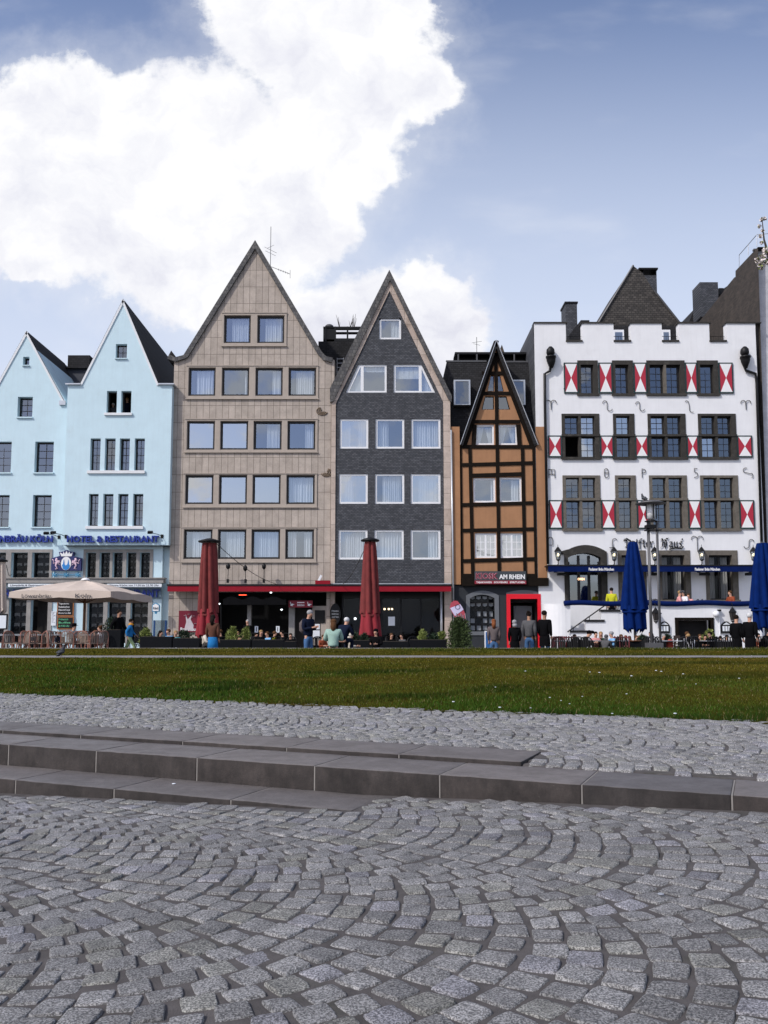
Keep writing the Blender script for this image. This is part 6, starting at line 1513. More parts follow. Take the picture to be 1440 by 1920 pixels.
def bush(px, ytop, ybot, wpx, Y, mat, lab, cat='shrub', name='shrub', n=1500, pot=True, seed=1, group=None, leaf=.09, shape='egg'):
    x, zt = at(px, ytop, Y); g = gz(x, Y); r_ = wpx / 2 * Y / F; t = thing(name, lab, cat, (x, Y, g), group); z0 = g + (.3 if pot else .05)
    if pot: b = MB(); b.lathe([(.16, 0), (.22, .32), (.24, .34), (.2, .35)], (x, Y, g), 12); b.build('pot', M_plant, t)
    b = MB(); b.tube([(x, Y, z0), (x, Y, z0 + (zt - z0) * .7)], [.03, .01], 6)
    for k in range(4): a = k * 1.7; b.tube([(x, Y, z0 + .1), (x + r_ * .6 * math.cos(a), Y + r_ * .6 * math.sin(a), z0 + (zt - z0) * .6)], [.02, .006], 5)
    b.build('stem', M_bark, t); leafcloud('foliage', mat, t, x, Y, z0, r_, r_, zt - z0, n, leaf, seed, shape=shape)
    return t
bush(861, 1160, 1213, 40, 29.5, M_leaf, 'bushy round evergreen shrub beneath the feather flag', n=5500, pot=False, seed=3, leaf=.07)
for i, (px, yt, wpx, mt, lab) in enumerate(((437, 1177, 19, M_leafl, 'small yellowish conifer right of the first red parasol'), (462, 1178, 17, M_leafl, 'small yellowish conifer before the dark bar opening'),
        (345, 1184, 36, M_leafd, 'low dark green planting left of the first red parasol'), (792, 1184, 15, M_leafl, 'pale tufted plant before the slate house shop front'), (828, 1186, 16, M_leafl, 'pale tufted plant beside the sandstone pier of the slate house'),
        (662, 1186, 22, M_leafd, 'low dark planting left of the second red parasol'), (683, 1190, 14, M_leafd, 'low dark planting at the foot of the second red parasol'), (274, 1181, 20, M_leafl, 'spiky light green plant behind the walking child'),
        (209, 1160, 26, M_leafd, 'dark leafy shrub behind the walking man'), (1330, 1184, 24, M_leafl, 'light green planting in front of the cellar door'), (1205, 1193, 22, M_leafd, 'green planting left of the street lamp'), (1250, 1192, 18, M_leafd, 'green planting right of the street lamp'), (813, 1190, 18, M_leafd, 'dark ferny planting between the pale tufted plants'))):
    bush(px, yt, 1213, wpx, 30.5 + .3 * (i % 3), mt, lab, cat='plant', name='potted_plant', n=900, seed=10 + i, leaf=.08)
def planter(px0, px1, y0, Y, lab, mat=M_plant, dz=.45):
    x0, x1 = fx(px0, 1200, Y), fx(px1, 1200, Y); g = gz((x0 + x1) / 2, Y); z1 = fz(y0, Y); t = thing('planter', lab, 'planter', ((x0 + x1) / 2, Y, g), 'dark planter boxes')
    b = MB(); b.box(x0, x1, Y, Y + dz, g, z1); b.build('box', mat, t, bevel=.01); b = MB(); b.box(x0 + .04, x1 - .04, Y + .04, Y + dz - .04, z1, z1 + .015); b.build('soil', M_bark, t)
for a, c, y0, lab in ((200, 226, 1181, 'tall dark planter screen behind the walking man'), (262, 322, 1194, 'long dark planter before the glass screens of the blue house'), (324, 374, 1197, 'long dark planter left of the first red parasol'), (405, 470, 1200, 'dark planter right of the first red parasol'), (472, 532, 1200, 'dark planter before the bar opening'), (652, 704, 1201, 'dark planter at the second red parasol'), (768, 838, 1200, 'long dark planter before the slate house'), (1286, 1345, 1204, 'dark planter before the cellar door'), (1190, 1214, 1202, 'dark planter left of the street lamp'), (1176, 1190, 1203, 'narrow dark planter beneath the blue parasol'), (1240, 1262, 1201, 'dark planter right of the street lamp'), (1066, 1084, 1204, 'dark planter at the foot of the inn stairs'), (1346, 1368, 1203, 'dark planter below the right menu case'), (532, 556, 1203, 'dark planter left of the man with the phone'), (710, 766, 1203, 'dark planter right of the second red parasol')):
    planter(a, c, y0, 29.9, lab)
Y = 41
for k, (a, c) in enumerate(((287, 301), (301, 314))):
    q = rect(a, 1163, c, 1198, Y); t = thing('glass_screen', '%s pane of the glass wind screen by the blue house corner' % ('left', 'right')[k], 'glass screen', (q[0], Y, .3), 'glass wind screens'); b = MB(); b.box(q[0], q[1], Y, Y + .012, q[2] - .6, q[3]); b.build('pane', M_glassg, t)
    b = MB(); xx = fx((289.5, 311)[k], 1180, Y); b.box(xx - .04, xx + .04, Y - .05, Y - .001, .3, q[3]); b.build('post', pm('blue_post', (.01, .05, .16), .4), t)
Y = 29.2; x0, x1 = fx(908.5, 1195, Y), fx(922, 1195, Y); zt = fz(1183, Y); t = thing('pavement_sign', 'white framed blue pavement board before the kiosk', 'pavement sign', (x0, Y, gz(x0, Y)))
b = MB(); b.box(x0, x1, Y, Y + .03, .32, zt, 0); b.build('frame', M_wframe, t); b = MB(); b.box(x0 + .04, x1 - .04, Y - .008, Y - .001, .4, zt - .04); b.build('panel', pm('panel_blue', (.02, .12, .35), .5), t); b = MB(); b.box(x0 + .05, x1 - .05, Y + .3, Y + .33, .32, zt - .05); b.build('rear_leg', M_wframe, t)
Y = 29.5; x0, x1 = fx(1263.5, 1195, Y), fx(1275.5, 1195, Y); zt = fz(1191.5, Y); t = thing('menu_stand', 'dark brown menu board with a white figure, right of the street lamp', 'menu stand', (x0, Y, .3)); b = MB(); b.box(x0, x1, Y, Y + .05, .3, zt); b.build('board', pm('brown_board', (.035, .022, .018), .6), t)
b = MB(); xm = (x0 + x1) / 2; b.lathe([(.03, 0), (.035, .08), (.012, .12), (.012, .16)], (xm, Y - .02, zt - .26), 8); b.box(x0 + .05, x1 - .05, Y - .01, Y - .001, zt - .36, zt - .33); b.box(x0 + .05, x1 - .05, Y - .01, Y - .001, zt - .31, zt - .29); b.build('print', M_wtxt, t)
Y = 28.9; x0, x1 = fx(1251, 1200, Y), fx(1263, 1200, Y); zt = fz(1198, Y); t = thing('shopping_bag', 'red cloth bag leaning beside the dark menu board', 'bag', (x0, Y, .3)); b = MB(); b.prism([(x0, .3), (x1 + .02, .3), (x1 - .02, zt - .04), ((x0 + x1) / 2, zt), (x0 + .03, zt - .1)], Y, Y + .2); b.build('bag_body', pm('bag_red', (.38, .05, .03), .8), t, bevel=.02); b = MB(); xm = (x0 + x1) / 2; b.tube([(xm - .06, Y + .1, zt - .02), (xm - .04, Y + .1, zt + .08), (xm + .04, Y + .1, zt + .08), (xm + .06, Y + .1, zt - .02)], .01, 5); b.build('handle', M_blk, t)
# white illuminated menu display at left edge, menu display of the bar
Y = 32.0; q = rect(-4, 1154, 13.5, 1179, Y); t = thing('menu_display', 'tilted white menu board on a post at the left edge', 'menu stand', (q[0], Y, .5)); b = MB(); b.box(q[0], q[1], Y, Y + .05, q[2] - .03, q[3] + .06); b.build('frame', M_blk, t); b = MB(); b.box(q[0] + .03, q[1] - .04, Y - .01, Y - .001, q[2] + .02, q[3]); b.build('sheet', M_paper, t); b = MB(); xx = (q[0] + q[1]) / 2; b.tube([(xx, Y + .06, .5), (xx, Y + .06, q[2])], .03, 6); b.build('post', M_blk, t)
Y = 33.0; t = thing('menu_display', 'two white menu sheets stacked on a stand beside the man with the phone', 'menu stand', (fx(594, 1180, Y), Y, .3))
for k, (y0, y1) in enumerate(((1170, 1180), (1182, 1195))):
    q = rect(586.5, y0, 599.5, y1, Y); b = MB(); b.box(q[0], q[1], Y, Y + .02, q[2], q[3]); b.build('sheet', M_paper, t)
b = MB(); q = rect(585, 1168, 601, 1197, Y); b.box(q[0], q[1], Y + .021, Y + .05, q[2], q[3]); b.box((q[0] + q[1]) / 2 - .03, (q[0] + q[1]) / 2 + .03, Y + .051, Y + .1, .3, q[3]); b.build('stand', M_blk, t)
# poster on the sandstone wall, oval board, red door sign, black awning, surveillance camera
Y = 45.9; q = rect(335, 1145, 376, 1185, Y); t = thing('wall_poster', 'dark red poster with a pale abstract shape on the sandstone wall', 'poster', (q[0], Y, q[2])); b = MB(); b.box(q[0], q[1], Y, Y + .08, q[2], q[3]); b.build('board', pm('poster_red', (.16, .004, .02), .5), t)
b = MB(); cx, cz = (q[0] + q[1]) / 2, (q[2] + q[3]) / 2
b.prism([(cx - .28, cz - .45), (cx + .2, cz - .45), (cx + .22, cz - .2), (cx + .05, cz + .1), (cx + .12, cz + .35), (cx - .1, cz + .1), (cx - .22, cz + .38), (cx - .18, cz - .05)], Y - .012, Y - .002)
for a, c, r_ in ((-.25, .3, .07), (.22, .28, .07), (.34, -.12, .1), (-.05, .38, .06), (.1, .2, .05)): b.lathe([(r_, 0), (r_, .01)], (cx + a, Y - .01, cz + c), 10)
b.build('pale_figure', pm('poster_pale', (.55, .5, .52), .6), t); text('Brauhaus', 0, 0, 0, 0, Y - .006, M_wtxt, t, off=.02, ex=.004, xz4=(q[0] + .1, q[0] + 1.0, q[2] + .06, q[2] + .24))
Y = 45.7; x, z = at(628.5, 1151, Y); t = thing('oval_chalkboard', 'black oval chalkboard on the sandstone pier between the red awnings', 'chalkboard', (x, Y, z)); b = MB(); n = 28; b.prism([(x + .29 * math.cos(2 * math.pi * k / n), z + .56 * math.sin(2 * math.pi * k / n)) for k in range(n)], Y, Y + .05); b.build('board', M_blk, t)
for k, s_ in enumerate(('Heute', 'Kölsch frisch', 'vom Fass')): text(s_, 0, 0, 0, 0, Y - .003, M_galv, t, 'writing', ex=.002, xz4=(x - .18, x + .18, z + .12 - .16 * k, z + .2 - .16 * k))
Y = 45.6; q = rect(541, 1126, 586, 1139, Y); t = thing('door_sign', 'red sign with white stag marks above the bar door', 'sign', (q[0], Y, q[2])); b = MB(); b.box(q[0], q[1], Y, Y + .1, q[2], q[3]); b.build('board', pm('sign_wine', (.2, .006, .02), .5), t); w_ = q[1] - q[0]
text('Stübchen', 0, 0, 0, 0, Y - .004, M_wtxt, t, off=.015, ex=.003, xz4=(q[0] + w_ * .36, q[0] + w_ * .66, q[2] + .07, q[2] + .2)); b = MB(); b.box(q[0] + w_ * .36, q[0] + w_ * .66, Y - .01, Y - .001, q[2] + .24, q[2] + .29)
for f in (.14, .86): xx = q[0] + w_ * f; b.box(xx - .07, xx + .05, Y - .01, Y - .001, q[2] + .08, q[2] + .2); b.box(xx - .09, xx - .06, Y - .01, Y - .001, q[2] + .18, q[2] + .3); b.box(xx + .03, xx + .12, Y - .012, Y - .001, q[2] + .14, q[2] + .18)
b.build('stag_mark', M_wtxt, t)
Y = 45.2; t = thing('cloth_awning', 'black scalloped cloth awning over the bar opening', 'awning', (fx(470, 1125, Y), Y, 3.0)); b = MB(); x0, x1 = fx(418, 1125, Y), fx(536, 1125, Y); n = 40; zt, zb = fz(1121, Y), fz(1134, Y)
P = []
for k in range(n + 1): f = k / n; P.append((x0 + (x1 - x0) * f, zt + .09 * math.sin(f * 3 * math.pi * 2 - 1)))
b.prism([(x0, zb), (x1, zb)] + P[::-1], Y, Y + .6); b.build('cloth', M_blkf, t); b = MB(); b.tube([(x0 - .1, Y, zb + .1), (x0 - .1, Y + .3, .3)], .03, 6); b.build('post', M_blk, t)
x, z = at(455, 1115.5, 45.4); t = thing('heater', 'glowing red strip heater below the long red awning box', 'heater', (x, 45.4, z)); b = MB(); b.box(x - .2, x + .2, 45.4, 45.44, z - .02, z + .02); b.build('glow_bar', M_redglow, t); b = MB(); b.box(x - .26, x + .26, 45.441, 45.55, z - .04, z + .05); b.build('housing', M_blk, t)
for k, (px, py, lab) in enumerate(((508, 1111, 'small white lamp at the middle of the long red awning'), (411, 1132, 'small white lamp at the left edge of the bar opening'), (528, 1143, 'small white lamp on the pier of the bar entrance'))):
    x, z = at(px, py, 45.5); t = thing('small_lamp', lab, 'lamp', (x, 45.5, z), 'small lamps of the bar'); b = MB(); b.ball((x, 45.5, z), .05, 8, 0, (1.2, 1, .8)); b.build('bulb', M_cool, t); b = MB(); b.lathe([(.06, .03), (.03, .1)], (x, 45.5, z), 8); b.build('holder', M_blk, t)
x, z = at(600, 1084, 45.5); t = thing('surveillance_camera', 'white camera on the red box where the two awnings meet', 'camera', (x, 45.5, z)); b = MB(); b.obox((x, 45.5, z), (.12, .14, .34), 0, 0, 0, R(25)); b.build('housing', M_wframe, t); b = MB(); b.box(x - .25, x + .55, 45.4, 45.8, z - .35, z - .13); b.build('mount', M_redf, t)
def cable(pts, lab):
    t = None; b = MB(); P = []
    (a, A), (c, C_) = pts; 
    for k in range(17):
        f = k / 16; x = a[0] + (c[0] - a[0]) * f; y = a[1] + (c[1] - a[1]) * f; z = a[2] + (c[2] - a[2]) * f - .25 * math.sin(math.pi * f); P.append((x, y, z))
    b.tube(P, .014, 5); tagit(b.build('cable', M_blk), lab, 'cable', 'slack cables from parasols to houses')
def W3(px, py, Y): x, z = at(px, py, Y); return (x, Y, z)
cable(((W3(403, 1017, 32), 0), (W3(523, 1097, 45.5), 0)), 'slack black cable from the left red parasol to the sandstone house')
cable(((W3(687, 1022, 32), 0), (W3(640, 1098, 45.5), 0)), 'slack black cable from the right red parasol to the slate house')
cable(((W3(12, 1060, 34), 0), (W3(22, 1076, 46), 0)), 'short black cable from the closed beige parasol to the blue house')
# ---- furniture
def mk_chair(mseat, mframe, back='round', nm='cafe_chair'):
    t = thing(nm, 'x', 'chair', (0, 0, 0)); b = MB(); b.box(-.21, .21, -.21, .21, .43, .46); b.build('seat', mseat, t, bevel=.01); b = MB()
    if back == 'round':
        n = 9
        for k in range(n):
            a0, a1 = math.pi * ((k + .18) / n), math.pi * ((k + .82) / n); p0, p1 = (.22 * math.cos(a0), .19 + .06 * math.sin(a0)), (.22 * math.cos(a1), .19 + .06 * math.sin(a1)); h0, h1 = .72 + .14 * math.sin(a0), .72 + .14 * math.sin(a1)
            b.poly([(p0[0], p0[1], .47), (p1[0], p1[1], .47), (p1[0], p1[1] + .03, h1), (p0[0], p0[1] + .03, h0)])
    else:
        for k in range(4): x = -.16 + .107 * k; b.box(x - .022, x + .022, .2, .22, .47, .9)
        b.box(-.2, .2, .195, .225, .83, .87)
    b.build('backrest', mseat, t)
    for sx_, sy_ in ((-1, -1), (1, -1), (-1, 1), (1, 1)): b = MB(); b.tube([(sx_ * .18, sy_ * .18, .43), (sx_ * .24, sy_ * .27, 0)], .018, 6); b.build('leg', mframe, t)
    if back == 'round': b = MB(); n = 12; b.tube([(.23 * math.cos(math.pi * k / n), .2 + .07 * math.sin(math.pi * k / n), .46 + .42 * math.sin(math.pi * k / n) ** .4 if 0 < k < n else .2) for k in range(n + 1)], .016, 6); b.build('back_frame', mframe, t)
    return t
def mk_table(top, nm='cafe_table'):
    t = thing(nm, 'x', 'table', (0, 0, 0)); b = MB(); b.lathe([(.36, 0), (.37, .01), (.37, .03), (.34, .035)], (0, 0, .72), 18); b.build('table_top', top, t); b = MB(); b.tube([(0, 0, .02), (0, 0, .72)], .03, 8); b.build('pedestal', M_blk, t)
    b = MB(); 
    for k in range(4): a = k * math.pi / 2 + .4; b.tube([(0, 0, .06), (.28 * math.cos(a), .28 * math.sin(a), .02)], .02, 6)
    b.build('foot', M_blk, t); return t
c1 = mk_chair(M_chair, M_chair2); c2 = mk_chair(M_chred, M_chred, 'slat', 'folding_chair'); c3 = mk_chair(M_blk, M_blk, 'round'); tb1 = mk_table(M_galv); tb2 = mk_table(M_wood)
used = set()
def put(proto, px, Y, rz, lab, cat, group, z=None):
    o = proto if proto not in used else copy_tree(proto); used.add(proto); x = fx(px, 1205, Y); o.location = (x, Y, gz(x, Y) if z is None else z); o.rotation_euler = (0, 0, rz); o['label'] = lab; o['category'] = cat; o['group'] = group; return o
rr = random.Random(12)
near = [24, 40, 57, 66, 83, 100, 117, 130, 147, 164, 176, 186]
for i, px in enumerate(near): put(c1, px + rr.uniform(-2, 2), 29.3 + rr.uniform(0, .8), rr.uniform(-3.2, 3.2), '%s wicker chair from the left in the front row beneath the open parasol' % ORD[i], 'chair', 'wicker chairs under the open parasol')
for i, px in enumerate([6, 32, 50, 76, 92, 110, 140, 157, 192]): put(c1, px + rr.uniform(-2, 2), 32.5 + rr.uniform(0, 1.2), rr.uniform(-3.2, 3.2), '%s wicker chair from the left in the rear row beneath the open parasol' % ORD[i], 'chair', 'wicker chairs under the open parasol')
for i, px in enumerate([15, 48, 75, 108, 139, 170]): put(tb1, px, 31 + rr.uniform(0, .5), 0, '%s round café table from the left beneath the open parasol' % ORD[i], 'table', 'round tables under the open parasol')
for i, px in enumerate([1049, 1055, 1061, 1044, 1075, 1160, 1167]): put(c2, px, 29.5 + (i % 3) * .5, (1.9, 1.9, 1.9, -1.2, .3, 2.5, -.6)[i], 'dark red slatted folding chair, %s from the left before the white inn' % ORD[[1, 2, 3, 0, 4, 5, 6][i]], 'chair', 'red folding chairs before the white inn')
for i, px in enumerate([1105, 1135, 1185, 1313, 1352]): put(tb2, px, 30.2, 0, 'wooden topped round table, %s from the left before the white inn' % ORD[i], 'table', 'wooden tables before the white inn')
for i, px in enumerate([778, 786, 412, 480, 497, 512, 525]): put(c3, px, 31.5, rr.uniform(-3, 3), 'black café chair, %s' % ('near the tufted plant of the slate house', 'touching the planter of the slate house', 'right behind the first red parasol', 'leftmost of the four in the bar seating', 'second of the four in the bar seating', 'third of the four in the bar seating', 'rightmost of the four in the bar seating')[i], 'chair', 'black chairs of the bar')
dl = ('left of the kiosk wall corner', 'by the stair foot', 'below the lowest stair cap', 'in front of the lowest stair cap', 'under the middle stair cap', 'left of the blue parasol', 'just left of the blue parasol pole', 'just right of the blue parasol pole', 'left of the street lamp', 'touching the left lamp post', 'right of the street lamp', 'left of the cellar door', 'below the cellar door left side', 'below the cellar door centre', 'below the cellar door right side', 'right of the cellar door', 'below the right menu case', 'beside the two men in black', 'left of the second blue parasol pole', 'at the right edge of the picture')
for i, px in enumerate((1046, 1066, 1078, 1088, 1104, 1142, 1170, 1197, 1210, 1217, 1246, 1282, 1291, 1306, 1320, 1345, 1358, 1366, 1418, 1435)):
    put(c3, px, 28.0 + rr.uniform(0, .9), rr.uniform(-3, 3), 'black chair, near row of the inn, ' + dl[i], 'chair', 'black chairs before the white inn')
dl = ('at the long planter left end', 'at the long planter middle', 'at the long planter right end', 'left of the first red parasol', 'behind the left conifer', 'between the two conifers', 'right of the two conifers', 'below the left white card', 'between the white cards', 'below the right white card', 'before the bar door pier', 'left of the man with the phone', 'right of the man with the phone', 'left of the second red parasol', 'right of the second red parasol', 'below the white paper menu', 'left of the tufted plants')
for i, px in enumerate((270, 290, 309, 362, 428, 449, 472, 484, 502, 519, 540, 556, 600, 664, 722, 738, 756)):
    put(c3, px, 31.0 + rr.uniform(0, 1.4), rr.uniform(-3, 3), 'black round backed chair ' + dl[i], 'chair', 'black chairs before the red awnings')
for i, px in enumerate((1058, 1112, 1158, 1240, 1275, 1332, 1372, 1425)):
    put(tb1, px, 29.0, 0, 'round metal table before the white inn, %s from the left' % ORD[i], 'table', 'metal tables before the white inn')
# two small white table lights and crockery on the bar tables
for k, px in enumerate((481, 521)):
    Y = 33.0; x, z = at(px, 1180, Y); t = thing('table_card', '%s white card stand on the bar tables' % ('left', 'right')[k], 'card stand', (x, Y, z), 'white card stands'); b = MB(); q = rect(px - 3.5, 1174, px + 3, 1186, Y); b.prism([(q[0], q[2]), (q[1], q[2]), (q[1], q[3]), (q[0], q[3])], Y, Y + .02, 0, [[(q[0] + .05, q[2] + .04), (q[1] - .05, q[2] + .04), (q[1] - .05, q[3] - .04), (q[0] + .05, q[3] - .04)]]); b.build('card', M_paper, t)
    b = MB(); b.box(x - .35, x + .35, Y - .3, Y + .3, q[2] - .04, q[2] - .003); b.box(x - .03, x + .03, Y - .03, Y + .03, .3, q[2] - .04); tagit(b.build('bar_table', M_blk), '%s black bar table carrying a white card stand' % ('left', 'right')[k], 'table', 'bar tables')
# flowering tree at the right, mostly outside the picture
def tree():
    Y = 15.0; t = thing('blossoming_tree', 'white blossoming tree whose twig tips reach in at the upper right', 'tree', (9.8, Y, .4)); r_ = random.Random(8); x0 = 9.8
    b = MB(); b.tube([(x0, Y, .3), (x0 + .1, Y, 2.2), (x0 - .05, Y + .1, 4.5), (x0 + .1, Y, 7.5), (x0, Y, 10)], [.22, .18, .14, .09, .03], 10); b.build('trunk', M_bark, t, smooth=True)
    tips = []; b = MB()
    def limb(p, q, r0, n):
        mid = ((p[0] + q[0]) / 2 + r_.uniform(-.15, .15), (p[1] + q[1]) / 2, (p[2] + q[2]) / 2 + .12); b.tube([p, mid, q], [r0, r0 * .7, r0 * .3], 6)
        for k in range(n):
            f = r_.uniform(.35, 1); s_ = (p[0] + (q[0] - p[0]) * f, p[1] + (q[1] - p[1]) * f, p[2] + (q[2] - p[2]) * f); e = (s_[0] + r_.uniform(-.3, .5), s_[1] + r_.uniform(-.5, .5), s_[2] + r_.uniform(-.1, .5)); b.tube([s_, e], [r0 * .3, .006], 5); tips.append((s_, e))
    xa = fx(1436, 490, Y); za = fz(490, Y); xb = fx(1429, 415, Y); zb_ = fz(408, Y)
    limb((x0, Y, za - 1.4), (xa, Y, za), .06, 0); limb((xa + .5, Y, za - .5), (xa - .06, Y, za - .02), .03, 0); b.tube([(xa + .1, Y, za - .1), (xb + .02, Y, (za + zb_) / 2), (xb, Y, zb_)], [.03, .015, .005], 6)
    for k in range(16):
        z = r_.uniform(2.6, 9); a = r_.uniform(-1.3, 1.3); l = r_.uniform(1, 2.2); limb((x0, Y, z), (x0 + abs(math.cos(a)) * l, Y + math.sin(a) * l, z + r_.uniform(.3, 1)), .04, 5)
    b.build('branch', M_bark, t)
    bl = MB(); n = 0
    def cluster(c, r0, m):
        for _ in range(m):
            d = Vector((r_.gauss(0, 1), r_.gauss(0, 1), r_.gauss(0, 1))).normalized() * r0 * r_.random() ** .4; p = Vector(c) + d; nn = Vector((r_.gauss(0, 1), r_.gauss(0, 1), r_.gauss(0, 1))).normalized(); s_ = nn.orthogonal().normalized() * .022; u_ = nn.cross(s_); bl.poly([p - s_, p - u_, p + s_, p + u_], 0 if r_.random() < .8 else 1)
    for s_, e in tips: cluster(e, .14, 40)
    for px, py, r0 in ((1436, 470, .07), (1425, 492, .07), (1437, 492, .08), (1420, 487, .05), (1428, 500, .06), (1432, 480, .06), (1428, 455, .03), (1428, 412, .035), (1424, 424, .03), (1430, 432, .03), (1426, 443, .03), (1434, 410, .03)):
        x, z = at(px, py, Y); cluster((x, Y, z), r0, 60 if r0 > .04 else 26)
    bl.build('blossom', [M_bloss, M_leafl], t)
tree()
# ================================================================== PEOPLE
CACHE = {}
def skinmesh(verts, edges, radii, name, root=0, sub=1):
    me = bpy.data.meshes.new(name); me.from_pydata(verts, edges, []); o = bpy.data.objects.new(name, me); COL.objects.link(o)
    o.modifiers.new('s', 'SKIN'); sk = me.skin_vertices[0].data
    for i, r_ in enumerate(radii): sk[i].radius = (r_, r_) if not isinstance(r_, tuple) else r_; sk[i].use_root = (i == root)
    o.modifiers.new('u', 'SUBSURF').levels = sub
    bpy.context.view_layer.update()
    m2 = bpy.data.meshes.new_from_object(o.evaluated_get(bpy.context.evaluated_depsgraph_get())); m2.name = name
    for p in m2.polygons: p.use_smooth = True
    bpy.data.objects.remove(o); return m2
POSES = {
 'stand': dict(pel=(0, 0, .93), ch=(0, 0, 1.33), nk=(0, .01, 1.5), hd=(0, -.02, 1.6), sh=.19, el=((-.225, .03, 1.12), (.225, .03, 1.12)), wr=((-.2, -.08, .89), (.2, -.08, .89)), kn=((-.1, -.02, .5), (.1, -.02, .5)), an=((-.11, .02, .09), (.11, .02, .09)), pocket=0),
 'walk': dict(pel=(0, 0, .92), ch=(0, -.03, 1.32), nk=(0, -.04, 1.49), hd=(0, -.07, 1.59), sh=.19, el=((-.24, .12, 1.13), (.24, -.1, 1.12)), wr=((-.24, .06, .9), (.22, -.28, .96)), kn=((-.09, -.22, .52), (.1, .08, .5)), an=((-.09, -.3, .1), (.11, .36, .14)), pocket=0),
 'phone': dict(pel=(0, 0, .93), ch=(0, 0, 1.33), nk=(0, -.02, 1.49), hd=(0, -.09, 1.57), sh=.19, el=((-.23, .0, 1.1), (.23, .0, 1.1)), wr=((-.06, -.3, 1.17), (.07, -.3, 1.17)), kn=((-.1, -.02, .5), (.1, -.03, .5)), an=((-.11, .02, .09), (.11, .0, .09)), pocket=0),
 'sit': dict(pel=(0, 0, .54), ch=(0, -.04, .93), nk=(0, -.06, 1.09), hd=(0, -.1, 1.19), sh=.18, el=((-.25, -.1, .75), (.25, -.1, .75)), wr=((-.12, -.34, .76), (.12, -.34, .76)), kn=((-.11, -.43, .53), (.11, -.43, .53)), an=((-.12, -.42, .09), (.12, -.4, .09)), pocket=0),
 'lean': dict(pel=(0, 0, .54), ch=(0, -.14, .9), nk=(0, -.22, 1.04), hd=(0, -.29, 1.13), sh=.18, el=((-.26, -.24, .73), (.26, -.24, .73)), wr=((-.05, -.46, .8), (.06, -.46, .8)), kn=((-.11, -.43, .53), (.11, -.43, .53)), an=((-.12, -.36, .09), (.12, -.4, .09)), pocket=0),
}
def meshes(pose, coat):
    key = (pose, coat)
    if key in CACHE: return CACHE[key]
    P = POSES[pose]; V = []; E_ = []; Rr = []
    def add(p, r_, par=None):
        V.append(tuple(p)); Rr.append(r_); 
        if par is not None: E_.append((par, len(V) - 1))
        return len(V) - 1
    L = lambda a, c, f: tuple(a[i] + (c[i] - a[i]) * f for i in range(3))
    pel, ch, nk, hd = P['pel'], P['ch'], P['nk'], P['hd']
    a = add(pel, .085); m_ = add(L(pel, ch, .5), .085, a); c = add(ch, .1, m_); n_ = add(nk, .052, c); h1 = add(hd, .078, n_); h2 = add((hd[0], hd[1] + .01, hd[2] + .075), .085, h1); h3 = add((hd[0], hd[1] + .012, hd[2] + .125), .05, h2)
    nz = add((hd[0], hd[1] - .085, hd[2] + .02), .013, h1)
    for s_ in (0, 1):
        sg = -1 if s_ == 0 else 1; sh = add((sg * P['sh'], ch[1], ch[2] + .07), .055, c); el = add(P['el'][s_], .042, sh); wr = add(P['wr'][s_], .028, el)
        e, w_ = Vector(P['el'][s_]), Vector(P['wr'][s_]); d = (w_ - e).normalized(); pm_ = w_ + d * .07; pl = add(pm_, .03, wr); side = d.cross(Vector((0, 1, 0))); side = side.normalized() if side.length > .1 else Vector((1, 0, 0))
        curl = d.cross(side).normalized()
        for k, (o_, l) in enumerate(((-.03, .07), (-.01, .082), (.01, .078), (.03, .062))):
            f1 = add(pm_ + d * .035 + side * o_, .009, pl); f2 = add(pm_ + d * (.035 + l * .55) + side * o_ + curl * .012, .0085, f1); add(pm_ + d * (.035 + l * .85) + side * o_ + curl * .035, .007, f2)
        th = add(w_ + d * .03 + side * (.035 * -sg), .011, pl); add(w_ + d * .075 + side * (.055 * -sg) + curl * .015, .009, th)
        hp = add((sg * .09, pel[1], pel[2] - .03), .06, a); kn = add(P['kn'][s_], .05, hp); an = add(P['an'][s_], .038, kn); kv, av = P['kn'][s_], P['an'][s_]; add((av[0], av[1] - .13, av[2] - .045), .03, an)
    body = skinmesh(V, E_, Rr, 'body')
    # jacket
    V, E_, Rr = [], [], []
    a0_ = add((pel[0], pel[1], pel[2] - (.07 if pose in ('stand', 'walk', 'phone') else .0)), .17); a = add((pel[0], pel[1], pel[2] + .05), .165, a0_); m_ = add(L(pel, ch, .5), .16, a); c = add(ch, .17, m_); add(L(ch, nk, .75), .075, c)
    for s_ in (0, 1):
        sg = -1 if s_ == 0 else 1; sh = add((sg * P['sh'], ch[1], ch[2] + .06), .085, c); el = add(P['el'][s_], .07, sh); add(L(P['el'][s_], P['wr'][s_], .92), .042, el)
    top = skinmesh(V, E_, Rr, 'jacket')
    # trousers
    V, E_, Rr = [], [], []
    a = add((pel[0], pel[1], pel[2] + .03), .14); a2 = add((pel[0], pel[1], pel[2] - .06), .15, a)
    for s_ in (0, 1):
        sg = -1 if s_ == 0 else 1; hp = add((sg * .09, pel[1] - (.06 if pose in ('sit', 'lean') else 0), pel[2] - .1 if pose not in ('sit', 'lean') else pel[2] - .02), .1, a2); kn = add(P['kn'][s_], .078, hp); add(L(P['kn'][s_], P['an'][s_], .93), .062, kn)
    bot = skinmesh(V, E_, Rr, 'trousers')
    V, E_, Rr = [], [], []; b = MB()
    for s_ in (0, 1):
        av = P['an'][s_]; b.tube([(av[0], av[1] + .07, av[2] - .04), (av[0], av[1] - .02, av[2] - .03), (av[0], av[1] - .12, av[2] - .045), (av[0], av[1] - .18, av[2] - .06)], [.035, .048, .045, .025], 8)
    sh_ = bpy.data.meshes.new('shoes'); sh_.from_pydata(b.v, [], b.f); sk_ = None
